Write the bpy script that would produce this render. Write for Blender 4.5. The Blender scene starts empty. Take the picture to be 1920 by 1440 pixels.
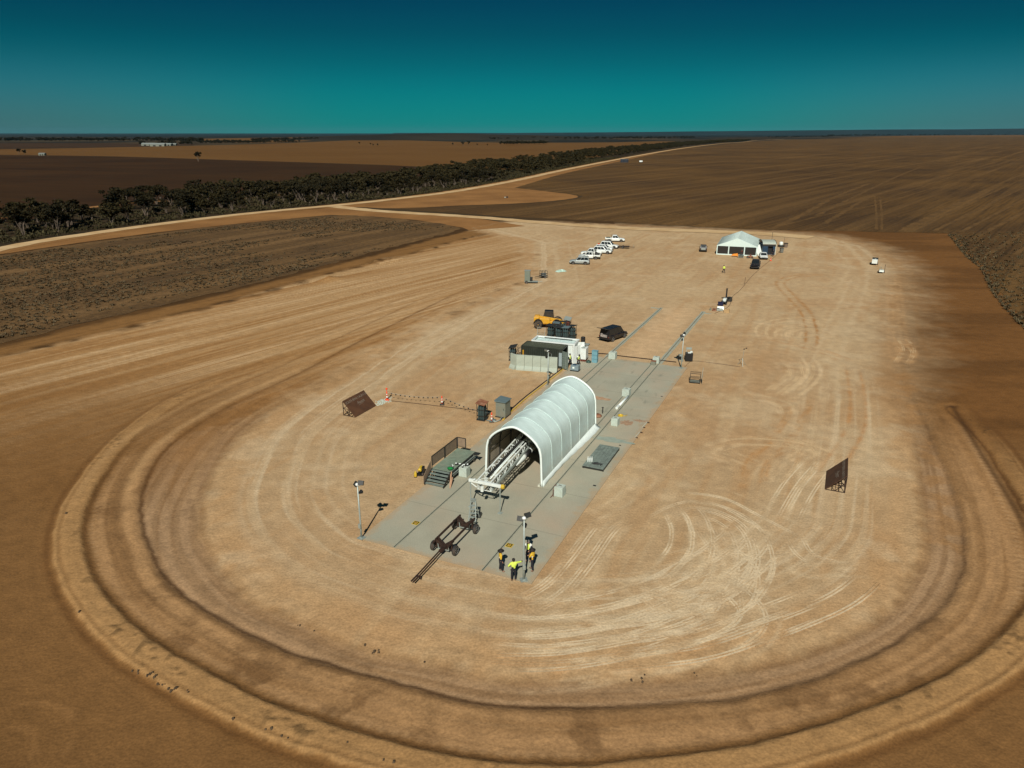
import bpy, bmesh, math, random
import numpy as np
from mathutils import Vector, Matrix
from mathutils.geometry import delaunay_2d_cdt

rnd = random.Random(7)
S = bpy.context.scene
C = S.collection
PI = math.pi
rad = math.radians

# ------------------------------------------------------------------ camera, sky, sun, exposure
CAM_H = 29.0
FPX = 1350.0                       # focal length in pixels of the 1920 px wide photograph
PITCH = math.atan(470 / FPX)
cam = bpy.data.cameras.new("camera")
cam.sensor_width = 36.0
cam.lens = 36.0 * FPX / 1920.0
cam.clip_start = 0.5
cam.clip_end = 120000.0
camo = bpy.data.objects.new("camera", cam)
camo.location = (0, 0, CAM_H)
camo.rotation_euler = (PI / 2 - PITCH, 0, 0)
C.objects.link(camo)
S.camera = camo

SUN_AZ, SUN_EL = rad(187.0), rad(41.5)       # compass style: clockwise from +Y
sun = bpy.data.lights.new("sun", "SUN")
sun.energy = 4.8
sun.angle = rad(0.5)
sun.color = (1.0, 0.955, 0.87)
suno = bpy.data.objects.new("sun", sun)
sd = Vector((math.sin(SUN_AZ) * math.cos(SUN_EL), math.cos(SUN_AZ) * math.cos(SUN_EL), math.sin(SUN_EL)))
suno.rotation_euler = sd.to_track_quat('Z', 'Y').to_euler()
suno.location = sd * 60
C.objects.link(suno)

W = bpy.data.worlds.new("World")
S.world = W
W.use_nodes = True
nt = W.node_tree
bg = nt.nodes["Background"]
sky = nt.nodes.new("ShaderNodeTexSky")
sky.sky_type = 'NISHITA'
sky.sun_disc = False
sky.sun_elevation = SUN_EL
sky.sun_rotation = SUN_AZ
sky.altitude = 100
sky.air_density = 1.0
sky.dust_density = 0.3
sky.ozone_density = 2.0
# teal, strongly graded sky: deep blue overhead, saturated teal towards the horizon
tc = nt.nodes.new("ShaderNodeTexCoord")
sep = nt.nodes.new("ShaderNodeSeparateXYZ")
nt.links.new(tc.outputs["Generated"], sep.inputs[0])
ramp = nt.nodes.new("ShaderNodeValToRGB")
nt.links.new(sep.outputs["Z"], ramp.inputs[0])
cr = ramp.color_ramp
SKY = [(0.0, (0.014, 0.250, 0.325)), (0.011, (0.004, 0.247, 0.316)), (0.05, (0.002, 0.216, 0.258)), (0.085, (0.002, 0.162, 0.188)),
       (0.117, (0.002, 0.122, 0.149)), (0.15, (0.002, 0.098, 0.134)), (0.4, (0.03, 0.15, 0.19)), (1.0, (0.14, 0.25, 0.28))]
cr.elements[0].position, cr.elements[0].color = SKY[0][0], SKY[0][1] + (1,)
cr.elements[1].position, cr.elements[1].color = SKY[-1][0], SKY[-1][1] + (1,)
for p_, c_ in SKY[1:-1]:
    e_ = cr.elements.new(p_)
    e_.color = c_ + (1,)
# paler, dustier air low on the western and eastern horizon
ab = nt.nodes.new("ShaderNodeMath"); ab.operation = 'ABSOLUTE'
nt.links.new(sep.outputs["X"], ab.inputs[0])
m1 = nt.nodes.new("ShaderNodeMapRange"); m1.interpolation_type = 'SMOOTHSTEP'
m1.inputs[1].default_value, m1.inputs[2].default_value = 0.18, 0.62
nt.links.new(ab.outputs[0], m1.inputs[0])
m2 = nt.nodes.new("ShaderNodeMapRange"); m2.interpolation_type = 'SMOOTHSTEP'
m2.inputs[1].default_value, m2.inputs[2].default_value, m2.inputs[3].default_value, m2.inputs[4].default_value = 0.0, 0.11, 1.0, 0.0
nt.links.new(sep.outputs["Z"], m2.inputs[0])
m3 = nt.nodes.new("ShaderNodeMath"); m3.operation = 'MULTIPLY'
nt.links.new(m1.outputs[0], m3.inputs[0]); nt.links.new(m2.outputs[0], m3.inputs[1])
dust = nt.nodes.new("ShaderNodeMix"); dust.data_type = 'RGBA'
nt.links.new(m3.outputs[0], dust.inputs["Factor"])
nt.links.new(ramp.outputs[0], dust.inputs["A"])
dust.inputs["B"].default_value = (0.062, 0.19, 0.27, 1)
mul = nt.nodes.new("ShaderNodeMix")
mul.data_type = 'RGBA'
mul.blend_type = 'MULTIPLY'
mul.inputs["Factor"].default_value = 1.0
nt.links.new(sky.outputs[0], mul.inputs["A"])
nt.links.new(dust.outputs["Result"], mul.inputs["B"])
nt.links.new(mul.outputs["Result"], bg.inputs["Color"])
bg.inputs["Strength"].default_value = 0.10

S.view_settings.view_transform = 'Standard'
S.view_settings.look = 'None'
S.view_settings.exposure = 0.0
S.view_settings.gamma = 1.0
S.view_settings.use_curve_mapping = False

# ------------------------------------------------------------------ survey helpers
_c, _s = math.cos(PITCH), math.sin(PITCH)

def G(px, py, z=0.0):
    """ground point seen at pixel (px, py) of the 1920x1440 survey photograph"""
    u, v = (px - 960) / FPX, (720 - py) / FPX
    t = (z - CAM_H) / (-_s + v * _c)
    return (u * t, (_c + v * _s) * t)

AZ = rad(24.3)                                   # heading of the concrete pad
PR = Vector((math.cos(AZ), -math.sin(AZ), 0))    # across the pad
PA = Vector((math.sin(AZ), math.cos(AZ), 0))     # along the pad
PO = Vector((-11.54, 47.58, 0))                  # south-west corner of the pad
TOP = 0.06                                       # top of the slab

def pad(a, b, z=0.0):
    p = PO + PR * a + PA * b
    return (p.x, p.y, z)

# ------------------------------------------------------------------ object helpers
def tag(o, label=None, cat=None, group=None, kind=None):
    if label: o["label"] = label
    if cat: o["category"] = cat
    if group: o["group"] = group
    if kind: o["kind"] = kind
    return o

def thing(name, label, cat, loc=(0, 0, 0), rz=0.0, group=None):
    o = bpy.data.objects.new(name, None)
    o.empty_display_size = 0.2
    C.objects.link(o)
    o.location = loc
    o.rotation_euler = (0, 0, rz)
    return tag(o, label, cat, group)

PADZ = -AZ                                       # z rotation that lines local x/y with the pad

def padthing(name, label, cat, a, b, z=TOP, rz=0.0, group=None):
    return thing(name, label, cat, pad(a, b, z), PADZ + rz, group)

def copy_tree(o, parent=None):
    c = o.copy()
    C.objects.link(c)
    c.parent = parent
    for ch in list(o.children):
        copy_tree(ch, c)
    return c

def dup(o, loc, rz, label=None, group=None, scale=None):
    c = copy_tree(o)
    c.location = loc
    c.rotation_euler = (0, 0, rz)
    if scale: c.scale = scale
    if label: c["label"] = label
    if group: c["group"] = group
    return c

class MB:
    def __init__(s):
        s.v, s.f, s.m = [], [], []

    def add(s, vs, fs, mi=0):
        n = len(s.v)
        s.v += [tuple(x) for x in vs]
        s.f += [tuple(i + n for i in f) for f in fs]
        s.m += [mi] * len(fs)

    def box(s, c, d, rz=0.0, mi=0, top=(1, 1), shift=(0, 0)):
        """box centred on c (x, y) standing on c z, size d; top scales the upper face"""
        x, y, z = d
        cs, sn = math.cos(rz), math.sin(rz)
        vs = []
        for k, (zz, sx, sy, ox, oy) in enumerate(((0, 1, 1, 0, 0), (z, top[0], top[1], shift[0], shift[1]))):
            for ax, ay in ((-1, -1), (1, -1), (1, 1), (-1, 1)):
                px, py = ax * x / 2 * sx + ox, ay * y / 2 * sy + oy
                vs.append((c[0] + px * cs - py * sn, c[1] + px * sn + py * cs, c[2] + zz))
        s.add(vs, [(3, 2, 1, 0), (4, 5, 6, 7), (0, 1, 5, 4), (1, 2, 6, 5), (2, 3, 7, 6), (3, 0, 4, 7)], mi)

    def bar(s, p, q, w, h=None, mi=0, up=(0, 0, 1)):
        p, q = Vector(p), Vector(q)
        h = h or w
        d = (q - p)
        if d.length < 1e-6: return
        d.normalize()
        u = Vector(up)
        if abs(d.dot(u)) > 0.98: u = Vector((0, 1, 0))
        x = d.cross(u).normalized()
        y = x.cross(d).normalized()
        vs = []
        for e in (p, q):
            for ax, ay in ((-1, -1), (1, -1), (1, 1), (-1, 1)):
                vs.append(e + x * ax * w / 2 + y * ay * h / 2)
        s.add(vs, [(3, 2, 1, 0), (4, 5, 6, 7), (0, 1, 5, 4), (1, 2, 6, 5), (2, 3, 7, 6), (3, 0, 4, 7)], mi)

    def tube(s, pts, r, n=8, mi=0, cap=True):
        pts = [Vector(p) for p in pts]
        rs = r if isinstance(r, (list, tuple)) else [r] * len(pts)
        rings = []
        for i, p in enumerate(pts):
            a = pts[max(0, i - 1)]
            b = pts[min(len(pts) - 1, i + 1)]
            d = (b - a).normalized()
            u = Vector((0, 0, 1)) if abs(d.z) < 0.9 else Vector((0, 1, 0))
            x = d.cross(u).normalized()
            y = x.cross(d).normalized()
            rings.append([p + (x * math.cos(2 * PI * k / n) + y * math.sin(2 * PI * k / n)) * rs[i] for k in range(n)])
        vs = [q for ri in rings for q in ri]
        fs = []
        for i in range(len(pts) - 1):
            for k in range(n):
                k2 = (k + 1) % n
                fs.append((i * n + k, i * n + k2, (i + 1) * n + k2, (i + 1) * n + k))
        if cap:
            fs.append(tuple(range(n - 1, -1, -1)))
            fs.append(tuple((len(pts) - 1) * n + k for k in range(n)))
        s.add(vs, fs, mi)

    def lathe(s, prof, c=(0, 0, 0), n=16, axis='z', mi=0):
        """profile [(r, t)] turned about an axis through c"""
        vs = []
        for r, t in prof:
            for k in range(n):
                a = 2 * PI * k / n
                u, w = r * math.cos(a), r * math.sin(a)
                if axis == 'z': q = (u, w, t)
                elif axis == 'y': q = (u, t, w)
                else: q = (t, u, w)
                vs.append((c[0] + q[0], c[1] + q[1], c[2] + q[2]))
        fs = []
        m = len(prof)
        for i in range(m - 1):
            for k in range(n):
                k2 = (k + 1) % n
                fs.append((i * n + k, i * n + k2, (i + 1) * n + k2, (i + 1) * n + k))
        fs.append(tuple(range(n - 1, -1, -1)))
        fs.append(tuple((m - 1) * n + k for k in range(n)))
        s.add(vs, fs, mi)

    def prism(s, poly, axis, t0, t1, mi=0):
        """extrude a polygon: axis 'x' takes (y,z), 'y' takes (x,z), 'z' takes (x,y)"""
        n = len(poly)
        vs = []
        for t in (t0, t1):
            for a, b in poly:
                vs.append((t, a, b) if axis == 'x' else (a, t, b) if axis == 'y' else (a, b, t))
        fs = [tuple(range(n - 1, -1, -1)), tuple(range(n, 2 * n))]
        for i in range(n):
            j = (i + 1) % n
            fs.append((i, j, n + j, n + i))
        s.add(vs, fs, mi)

    def loft(s, secs, mi=0, caps=True):
        """sections: equally long closed rings"""
        n = len(secs[0])
        vs = [p for r in secs for p in r]
        fs = []
        for i in range(len(secs) - 1):
            for k in range(n):
                k2 = (k + 1) % n
                fs.append((i * n + k, i * n + k2, (i + 1) * n + k2, (i + 1) * n + k))
        if caps:
            fs.append(tuple(range(n - 1, -1, -1)))
            fs.append(tuple((len(secs) - 1) * n + k for k in range(n)))
        s.add(vs, fs, mi)

    def build(s, name, mats, parent=None, loc=(0, 0, 0), rz=0.0, bevel=0.0, smooth=False, fix=True):
        me = bpy.data.meshes.new(name)
        me.from_pydata(s.v, [], s.f)
        if not isinstance(mats, (list, tuple)): mats = [mats]
        for m in mats: me.materials.append(m)
        me.polygons.foreach_set("material_index", s.m)
        if fix:
            bm = bmesh.new()
            bm.from_mesh(me)
            bmesh.ops.recalc_face_normals(bm, faces=bm.faces)
            bm.to_mesh(me)
            bm.free()
        if smooth:
            me.polygons.foreach_set("use_smooth", [True] * len(me.polygons))
        me.update()
        o = bpy.data.objects.new(name, me)
        C.objects.link(o)
        o.location = loc
        o.rotation_euler = (0, 0, rz)
        if parent: o.parent = parent
        if bevel:
            b = o.modifiers.new("bevel", 'BEVEL')
            b.width = bevel
            b.segments = 2
            b.limit_method = 'ANGLE'
        return o

# ------------------------------------------------------------------ materials
def lin(c):
    c = c / 255.0
    return c / 12.92 if c <= 0.04045 else ((c + 0.055) / 1.055) ** 2.4

def rgb(r, g, b):
    return (lin(r), lin(g), lin(b))

def mat(name, col, rough=0.7, metal=0.0, var=0.18, scale=3.0, tint=None, tamt=0.0, bump=0.0, spec=0.5):
    """surface with two octaves of colour variation and an optional second tint (dust, rust)"""
    m = bpy.data.materials.new(name)
    m.use_nodes = True
    n = m.node_tree
    b = n.nodes["Principled BSDF"]
    b.inputs["Roughness"].default_value = rough
    b.inputs["Metallic"].default_value = metal
    b.inputs["Specular IOR Level"].default_value = spec
    t = n.nodes.new("ShaderNodeTexCoord")
    no = n.nodes.new("ShaderNodeTexNoise")
    no.inputs["Scale"].default_value = scale
    no.inputs["Detail"].default_value = 6
    n.links.new(t.outputs["Object"], no.inputs["Vector"])
    r = n.nodes.new("ShaderNodeMapRange")
    r.inputs[1].default_value, r.inputs[2].default_value = 0.25, 0.75
    r.inputs[3].default_value, r.inputs[4].default_value = 1 - var, 1 + var
    n.links.new(no.outputs["Fac"], r.inputs[0])
    x = n.nodes.new("ShaderNodeMix")
    x.data_type = 'RGBA'
    x.blend_type = 'MULTIPLY'
    x.inputs["Factor"].default_value = 1
    x.inputs["A"].default_value = tuple(col) + (1,)
    n.links.new(r.outputs[0], x.inputs["B"])
    out = x.outputs["Result"]
    if tint:
        n2 = n.nodes.new("ShaderNodeTexNoise")
        n2.inputs["Scale"].default_value = scale * 0.6
        n2.inputs["Detail"].default_value = 8
        n.links.new(t.outputs["Object"], n2.inputs["Vector"])
        r2 = n.nodes.new("ShaderNodeMapRange")
        r2.inputs[1].default_value, r2.inputs[2].default_value = 0.45, 0.7
        r2.inputs[4].default_value = tamt
        n.links.new(n2.outputs["Fac"], r2.inputs[0])
        y = n.nodes.new("ShaderNodeMix")
        y.data_type = 'RGBA'
        n.links.new(r2.outputs[0], y.inputs["Factor"])
        n.links.new(out, y.inputs["A"])
        y.inputs["B"].default_value = tuple(tint) + (1,)
        out = y.outputs["Result"]
    n.links.new(out, b.inputs["Base Color"])
    if bump:
        bp = n.nodes.new("ShaderNodeBump")
        bp.inputs["Strength"].default_value = bump
        bp.inputs["Distance"].default_value = 0.05
        n.links.new(no.outputs["Fac"], bp.inputs["Height"])
        n.links.new(bp.outputs[0], b.inputs["Normal"])
    return m

DUST = rgb(176, 140, 98)
M = dict(
    white=mat("white_paint", (0.70, 0.76, 0.71), 0.45, var=0.06, tint=DUST, tamt=0.18),
    vehicle_white=mat("vehicle_white", (0.72, 0.77, 0.73), 0.25, var=0.03, tint=DUST, tamt=0.15),
    silver=mat("silver_paint", (0.36, 0.41, 0.40), 0.3, 0.3, var=0.05, tint=DUST, tamt=0.15),
    black_paint=mat("black_paint", (0.012, 0.012, 0.014), 0.25, var=0.1, tint=DUST, tamt=0.05),
    dark_paint=mat("dark_grey_paint", (0.028, 0.028, 0.026), 0.3, var=0.1, tint=DUST, tamt=0.08),
    glass=mat("dark_glass", (0.012, 0.016, 0.018), 0.12, var=0.05),
    lamp=mat("lamp_glass", (0.75, 0.78, 0.74), 0.15, var=0.04),
    tyre=mat("rubber", (0.028, 0.027, 0.025), 0.85, var=0.2, tint=DUST, tamt=0.12),
    rim=mat("wheel_rim", (0.66, 0.70, 0.66), 0.4, 0.0, var=0.08, tint=DUST, tamt=0.1),
    fabric=mat("white_fabric", (0.58, 0.72, 0.68), 0.7, var=0.04, scale=1.6, tint=(0.46, 0.54, 0.50), tamt=0.25, bump=0.25),
    trim=mat("white_webbing", (0.76, 0.84, 0.79), 0.6, var=0.05),
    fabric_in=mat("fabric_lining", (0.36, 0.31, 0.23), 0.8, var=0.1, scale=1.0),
    tent=mat("tent_fabric", (0.60, 0.73, 0.68), 0.65, var=0.05, scale=0.9, bump=0.2),
    tent_roof=mat("tent_roof_fabric", (0.64, 0.77, 0.70), 0.65, var=0.10, scale=0.8, bump=0.3),
    mesh_dark=mat("dark_mesh_window", (0.018, 0.015, 0.012), 0.5, var=0.2),
    steel=mat("galvanised_steel", (0.34, 0.39, 0.355), 0.45, 0.35, var=0.12, tint=(0.3, 0.27, 0.2), tamt=0.2),
    dark_steel=mat("dark_steel", (0.035, 0.036, 0.033), 0.5, 0.3, var=0.25),
    rust=mat("rusted_frame", (0.026, 0.013, 0.008), 0.75, 0.1, var=0.35, scale=5, tint=(0.075, 0.030, 0.013), tamt=0.45),
    corten=mat("rusted_plate", (0.075, 0.032, 0.013), 0.75, 0.0, var=0.3, scale=1.3, tint=(0.12, 0.052, 0.021), tamt=0.6),
    chalk=mat("chalk_paint", (0.20, 0.17, 0.13), 0.9, var=0.5, scale=9, tint=(0.06, 0.03, 0.015), tamt=0.75),
    deck=mat("green_grey_deck", (0.175, 0.225, 0.165), 0.75, var=0.22, scale=2.2, tint=(0.26, 0.26, 0.19), tamt=0.5),
    plank=mat("weathered_boards", (0.165, 0.205, 0.175), 0.75, var=0.3, scale=3.0, tint=(0.10, 0.12, 0.105), tamt=0.6),
    meshpanel=mat("brown_mesh_panel", (0.24, 0.17, 0.11), 0.8, var=0.15, scale=4),
    conc=mat("concrete_block", (0.43, 0.50, 0.43), 0.85, var=0.12, scale=4, tint=(0.38, 0.36, 0.27), tamt=0.35, bump=0.3),
    wallconc=mat("concrete_wall", (0.36, 0.41, 0.335), 0.85, var=0.12, scale=1.4, tint=(0.30, 0.29, 0.22), tamt=0.4, bump=0.3),
    cabinet=mat("grey_cabinet", (0.20, 0.215, 0.17), 0.5, 0.1, var=0.1, tint=(0.26, 0.21, 0.14), tamt=0.4),
    cabinet_top=mat("blue_grey_roof", (0.13, 0.18, 0.185), 0.45, 0.1, var=0.15),
    teal=mat("teal_cylinder", (0.045, 0.075, 0.075), 0.4, 0.2, var=0.2),
    rustlid=mat("rusty_lid", (0.20, 0.075, 0.035), 0.8, var=0.3, tint=(0.34, 0.20, 0.12), tamt=0.6),
    redbrown=mat("red_brown_paint", (0.11, 0.025, 0.012), 0.6, var=0.25),
    orange=mat("safety_orange", (0.72, 0.075, 0.02), 0.5, var=0.12),
    amber=mat("machine_yellow", (0.60, 0.31, 0.015), 0.4, var=0.12, tint=DUST, tamt=0.25),
    yellow=mat("yellow_paint", (0.56, 0.38, 0.03), 0.5, var=0.15),
    green=mat("green_plastic", (0.012, 0.20, 0.045), 0.4, var=0.15),
    darkgreen=mat("dark_green", (0.02, 0.055, 0.04), 0.6, var=0.2),
    blue=mat("pale_blue_plastic", (0.16, 0.33, 0.38), 0.5, var=0.15),
    deepblue=mat("deep_blue_paint", (0.012, 0.04, 0.075), 0.5, var=0.2),
    navy=mat("navy_plastic", (0.01, 0.014, 0.05), 0.5, var=0.2),
    wood=mat("timber", (0.36, 0.21, 0.12), 0.8, var=0.2, scale=5),
    black=mat("black_plastic", (0.012, 0.012, 0.012), 0.5, var=0.2),
    container_black=mat("dark_container", (0.022, 0.027, 0.019), 0.5, var=0.2, scale=1.2, tint=(0.05, 0.052, 0.035), tamt=0.5),
    cream=mat("cream_paint", (0.50, 0.50, 0.40), 0.6, var=0.08),
    bodygrey=mat("rocket_grey", (0.20, 0.21, 0.19), 0.35, 0.4, var=0.1),
    skin=mat("skin", (0.36, 0.19, 0.12), 0.6, var=0.05),
    navycloth=mat("navy_cloth", (0.009, 0.010, 0.016), 0.9, var=0.2),
    hiyellow=mat("orange_yellow_cloth", (0.66, 0.42, 0.03), 0.85, var=0.1),
    hilime=mat("lime_cloth", (0.60, 0.74, 0.10), 0.85, var=0.1),
    tape=mat("reflective_tape", (0.78, 0.80, 0.74), 0.5, var=0.05),
    boot=mat("boot_leather", (0.10, 0.07, 0.05), 0.7, var=0.2),
    hair=mat("dark_hair", (0.014, 0.010, 0.008), 0.8, var=0.3),
    greyhair=mat("grey_hair", (0.16, 0.15, 0.13), 0.8, var=0.3),
    rail_dark=mat("rail_slot_steel", (0.045, 0.040, 0.028), 0.8, var=0.3),
    bark=mat("bark", (0.115, 0.085, 0.06), 0.9, var=0.4, scale=2),
)

def dusty_hem(m):
    """dust thrown up against the foot of the cloth, creases running off the hoops"""
    n = m.node_tree; L = n.links; b = n.nodes["Principled BSDF"]
    src = b.inputs["Base Color"].links[0].from_socket
    t = n.nodes.new("ShaderNodeTexCoord"); s = n.nodes.new("ShaderNodeSeparateXYZ"); L.new(t.outputs["Object"], s.inputs[0])
    no = n.nodes.new("ShaderNodeTexNoise"); no.inputs["Scale"].default_value = 2.5; no.inputs["Detail"].default_value = 8; L.new(t.outputs["Object"], no.inputs["Vector"])
    a = n.nodes.new("ShaderNodeMath"); a.operation = 'MULTIPLY_ADD'; L.new(no.outputs["Fac"], a.inputs[0]); a.inputs[1].default_value = -1.6; L.new(s.outputs["Z"], a.inputs[2])
    r = n.nodes.new("ShaderNodeMapRange"); r.inputs[1].default_value, r.inputs[2].default_value, r.inputs[3].default_value, r.inputs[4].default_value = -0.7, 0.7, 0.6, 0.0
    L.new(a.outputs[0], r.inputs[0])
    x = n.nodes.new("ShaderNodeMix"); x.data_type = 'RGBA'; L.new(r.outputs[0], x.inputs["Factor"]); L.new(src, x.inputs["A"]); x.inputs["B"].default_value = (0.40, 0.36, 0.27, 1)
    L.new(x.outputs["Result"], b.inputs["Base Color"])
    mp = n.nodes.new("ShaderNodeMapping"); mp.inputs["Rotation"].default_value = (0.5, 0.0, 0.25); mp.inputs["Scale"].default_value = (0.5, 2.6, 0.5); L.new(t.outputs["Object"], mp.inputs[0])
    n2 = n.nodes.new("ShaderNodeTexNoise"); n2.inputs["Scale"].default_value = 1.3; n2.inputs["Detail"].default_value = 5; n2.inputs["Distortion"].default_value = 1.0; L.new(mp.outputs[0], n2.inputs["Vector"])
    bp = n.nodes.new("ShaderNodeBump"); bp.inputs["Strength"].default_value = 0.3; bp.inputs["Distance"].default_value = 0.08; L.new(n2.outputs["Fac"], bp.inputs["Height"]); L.new(bp.outputs[0], b.inputs["Normal"])
dusty_hem(M["fabric"])

# ------------------------------------------------------------------ numpy noise
def _h(ix, iy, seed):
    n = (ix.astype(np.int64) * 374761393 + iy.astype(np.int64) * 668265263 + seed * 1442695041) & 0x7fffffff
    n = ((n ^ (n >> 13)) * 1274126177) & 0x7fffffff
    return ((n ^ (n >> 16)) & 0xffff) / 65535.0

def vn(x, y, seed=0):
    ix, iy = np.floor(x), np.floor(y)
    fx, fy = x - ix, y - iy
    fx, fy = fx * fx * (3 - 2 * fx), fy * fy * (3 - 2 * fy)
    a, b = _h(ix, iy, seed), _h(ix + 1, iy, seed)
    c, d = _h(ix, iy + 1, seed), _h(ix + 1, iy + 1, seed)
    return (a * (1 - fx) + b * fx) * (1 - fy) + (c * (1 - fx) + d * fx) * fy

def fbm(x, y, seed=0, oct=4):
    t, a, n = 0, 0.5, 0
    for k in range(oct):
        t = t + a * vn(x * 2 ** k + 17.3 * k, y * 2 ** k + 9.1 * k, seed + k * 31)
        n += a
        a *= 0.55
    return t / n

def sm(a, b, x):
    t = np.clip((x - a) / (b - a), 0, 1)
    return t * t * (3 - 2 * t)

def seg_dist(X, Y, poly, want_s=False):
    """distance (and arc length) to a polyline"""
    best = np.full(X.shape, 1e12)
    bs = np.zeros(X.shape) if want_s else None
    acc = 0.0
    for (x0, y0), (x1, y1) in zip(poly[:-1], poly[1:]):
        dx, dy = x1 - x0, y1 - y0
        L2 = dx * dx + dy * dy + 1e-12
        t = np.clip(((X - x0) * dx + (Y - y0) * dy) / L2, 0, 1)
        d = (X - x0 - t * dx) ** 2 + (Y - y0 - t * dy) ** 2
        if want_s:
            k = d < best
            bs = np.where(k, acc + t * math.sqrt(L2), bs)
        best = np.minimum(best, d)
        acc += math.sqrt(L2)
    return (np.sqrt(best), bs) if want_s else np.sqrt(best)

def inside(X, Y, poly):
    r = np.zeros(X.shape, bool)
    n = len(poly)
    for i in range(n):
        x0, y0 = poly[i]
        x1, y1 = poly[(i + 1) % n]
        if y0 == y1: continue
        k = ((y0 > Y) != (y1 > Y)) & (X < (x1 - x0) * (Y - y0) / (y1 - y0) + x0)
        r ^= k
    return r

def smooth_poly(pts, k=4):
    """Catmull-Rom through the points"""
    p = [np.array(q, float) for q in pts]
    p = [2 * p[0] - p[1]] + p + [2 * p[-1] - p[-2]]
    out = []
    for i in range(1, len(p) - 2):
        for j in range(k):
            t = j / k
            out.append(tuple(0.5 * ((2 * p[i]) + (-p[i - 1] + p[i + 1]) * t + (2 * p[i - 1] - 5 * p[i] + 4 * p[i + 1] - p[i + 2]) * t * t
                             + (-p[i - 1] + 3 * p[i] - 3 * p[i + 1] + p[i + 2]) * t ** 3)))
    out.append(tuple(p[-2]))
    return out

def gp(pts, k=4):
    return [G(*q) for q in smooth_poly(pts, k)]

# ------------------------------------------------------------------ ground: one sheet, graded earthworks, soil colours
def axis(segs, lo, hi, g=1.045):
    """tensor axis: (start, end, step) runs, then steps growing out to lo / hi"""
    a = [segs[0][0]]
    for s0, s1, st in segs:
        n = max(1, int(round((s1 - s0) / st)))
        a += [s0 + (s1 - s0) * (i + 1) / n for i in range(n)]
    st = segs[-1][2]
    while a[-1] < hi:
        st *= g
        a.append(a[-1] + st)
    st = segs[0][2]
    b = []
    x = a[0]
    while x > lo:
        st *= g
        x -= st
        b.append(x)
    return np.array(b[::-1] + a)

gx = axis([(-120, -44, 0.55), (-44, 50, 0.14), (50, 130, 0.5)], -28000, 28000)
gy = axis([(20, 62, 0.14), (62, 78, 0.22), (78, 130, 0.34), (130, 250, 0.7)], -2500, 28000, 1.03)
NX, NY = len(gx), len(gy)
X, Y = np.meshgrid(gx, gy)
X, Y = X.ravel(), Y.ravel()

K_out = gp([(520, 668), (420, 708), (330, 750), (260, 798), (205, 850), (165, 905), (135, 960), (127, 1020), (137, 1070), (165, 1125), (240, 1205), (350, 1275), (475, 1340), (600, 1387), (750, 1430),
            (900, 1462), (1060, 1470), (1200, 1460), (1350, 1440), (1500, 1407), (1640, 1362), (1760, 1312), (1860, 1252), (1930, 1192), (1985, 1120), (2000, 1060),
            (1985, 1010), (1950, 960), (1905, 890), (1855, 820), (1798, 770)])
K_mid = gp([(1000, 490), (930, 517), (850, 551), (750, 600), (650, 650), (575, 690), (500, 725), (415, 765), (350, 805), (300, 845), (265, 905), (255, 965), (270, 1020), (300, 1080),
            (350, 1125), (425, 1170), (525, 1220), (625, 1250), (750, 1285), (875, 1315), (960, 1325), (1110, 1330), (1260, 1320), (1410, 1305), (1535, 1275), (1660, 1220),
            (1745, 1165), (1785, 1125), (1815, 1065), (1817, 1005), (1805, 955), (1780, 880), (1760, 840), (1735, 780), (1712, 738), (1692, 700)])
K_in = gp([(975, 525), (900, 560), (800, 605), (700, 655), (600, 715), (500, 778), (440, 830), (390, 915), (377, 965), (385, 1015), (415, 1060), (475, 1120), (590, 1172), (700, 1215), (825, 1242),
           (960, 1266), (1185, 1268), (1310, 1258), (1460, 1230), (1560, 1195), (1660, 1140), (1710, 1080), (1732, 1030), (1730, 970), (1722, 890), (1712, 820), (1700, 760), (1690, 715)])
P_close = [G(*q) for q in [(1690, 650), (1700, 560), (1706, 505), (1650, 463), (1560, 442), (1450, 434), (1300, 427), (1100, 419), (962, 412), (880, 428), (985, 455)]]

near = (X > -150) & (X < 190) & (Y > 15) & (Y < 270)
xn, yn = X[near], Y[near]
jit = (fbm(xn * 0.35, yn * 0.35, 3, 4) - 0.5)
jit2 = (fbm(xn * 1.3, yn * 1.3, 5, 3) - 0.5)
ring = yn < 400
def near_sd(line, closed):
    d = np.full(xn.shape, 200.0)
    s = np.zeros(xn.shape)
    dd, ss = seg_dist(xn[ring], yn[ring], line, True)
    d[ring], s[ring] = dd, ss
    i = inside(xn, yn, closed)
    return np.where(i, d, -d), s
d_out, s_out = near_sd(K_out, K_out + [G(1700, 640), G(600, 600)])
wfade = sm(2, 22, s_out) * (0.55 + 0.45 * sm(26, 52, s_out))
wfade = np.where(xn < 0, wfade, 1)
d_mid, s_mid = near_sd(K_mid, K_mid)
d_in, s_in = near_sd(K_in, K_in + P_close)
P_pad = K_in + P_close
d_pad = seg_dist(xn, yn, P_pad + P_pad[:1])
d_pad = np.where(inside(xn, yn, P_pad), d_pad, -d_pad) + jit * 1.0
d_in_raw = d_in
d_in = np.where(yn > 80, np.where(d_pad > 0, 1, -1) * np.maximum(np.abs(d_pad), 0), d_in)
d_in0, d_mid0 = d_in, d_mid
d_out, d_mid, d_in = d_out + jit * 0.35, d_mid + jit * 0.35, d_in + jit * 0.8

fade = 1 - sm(74, 92, yn)
fadeL = np.where(xn < 0, 1 - sm(60, 120, yn) * 0.6, fade)
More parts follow.
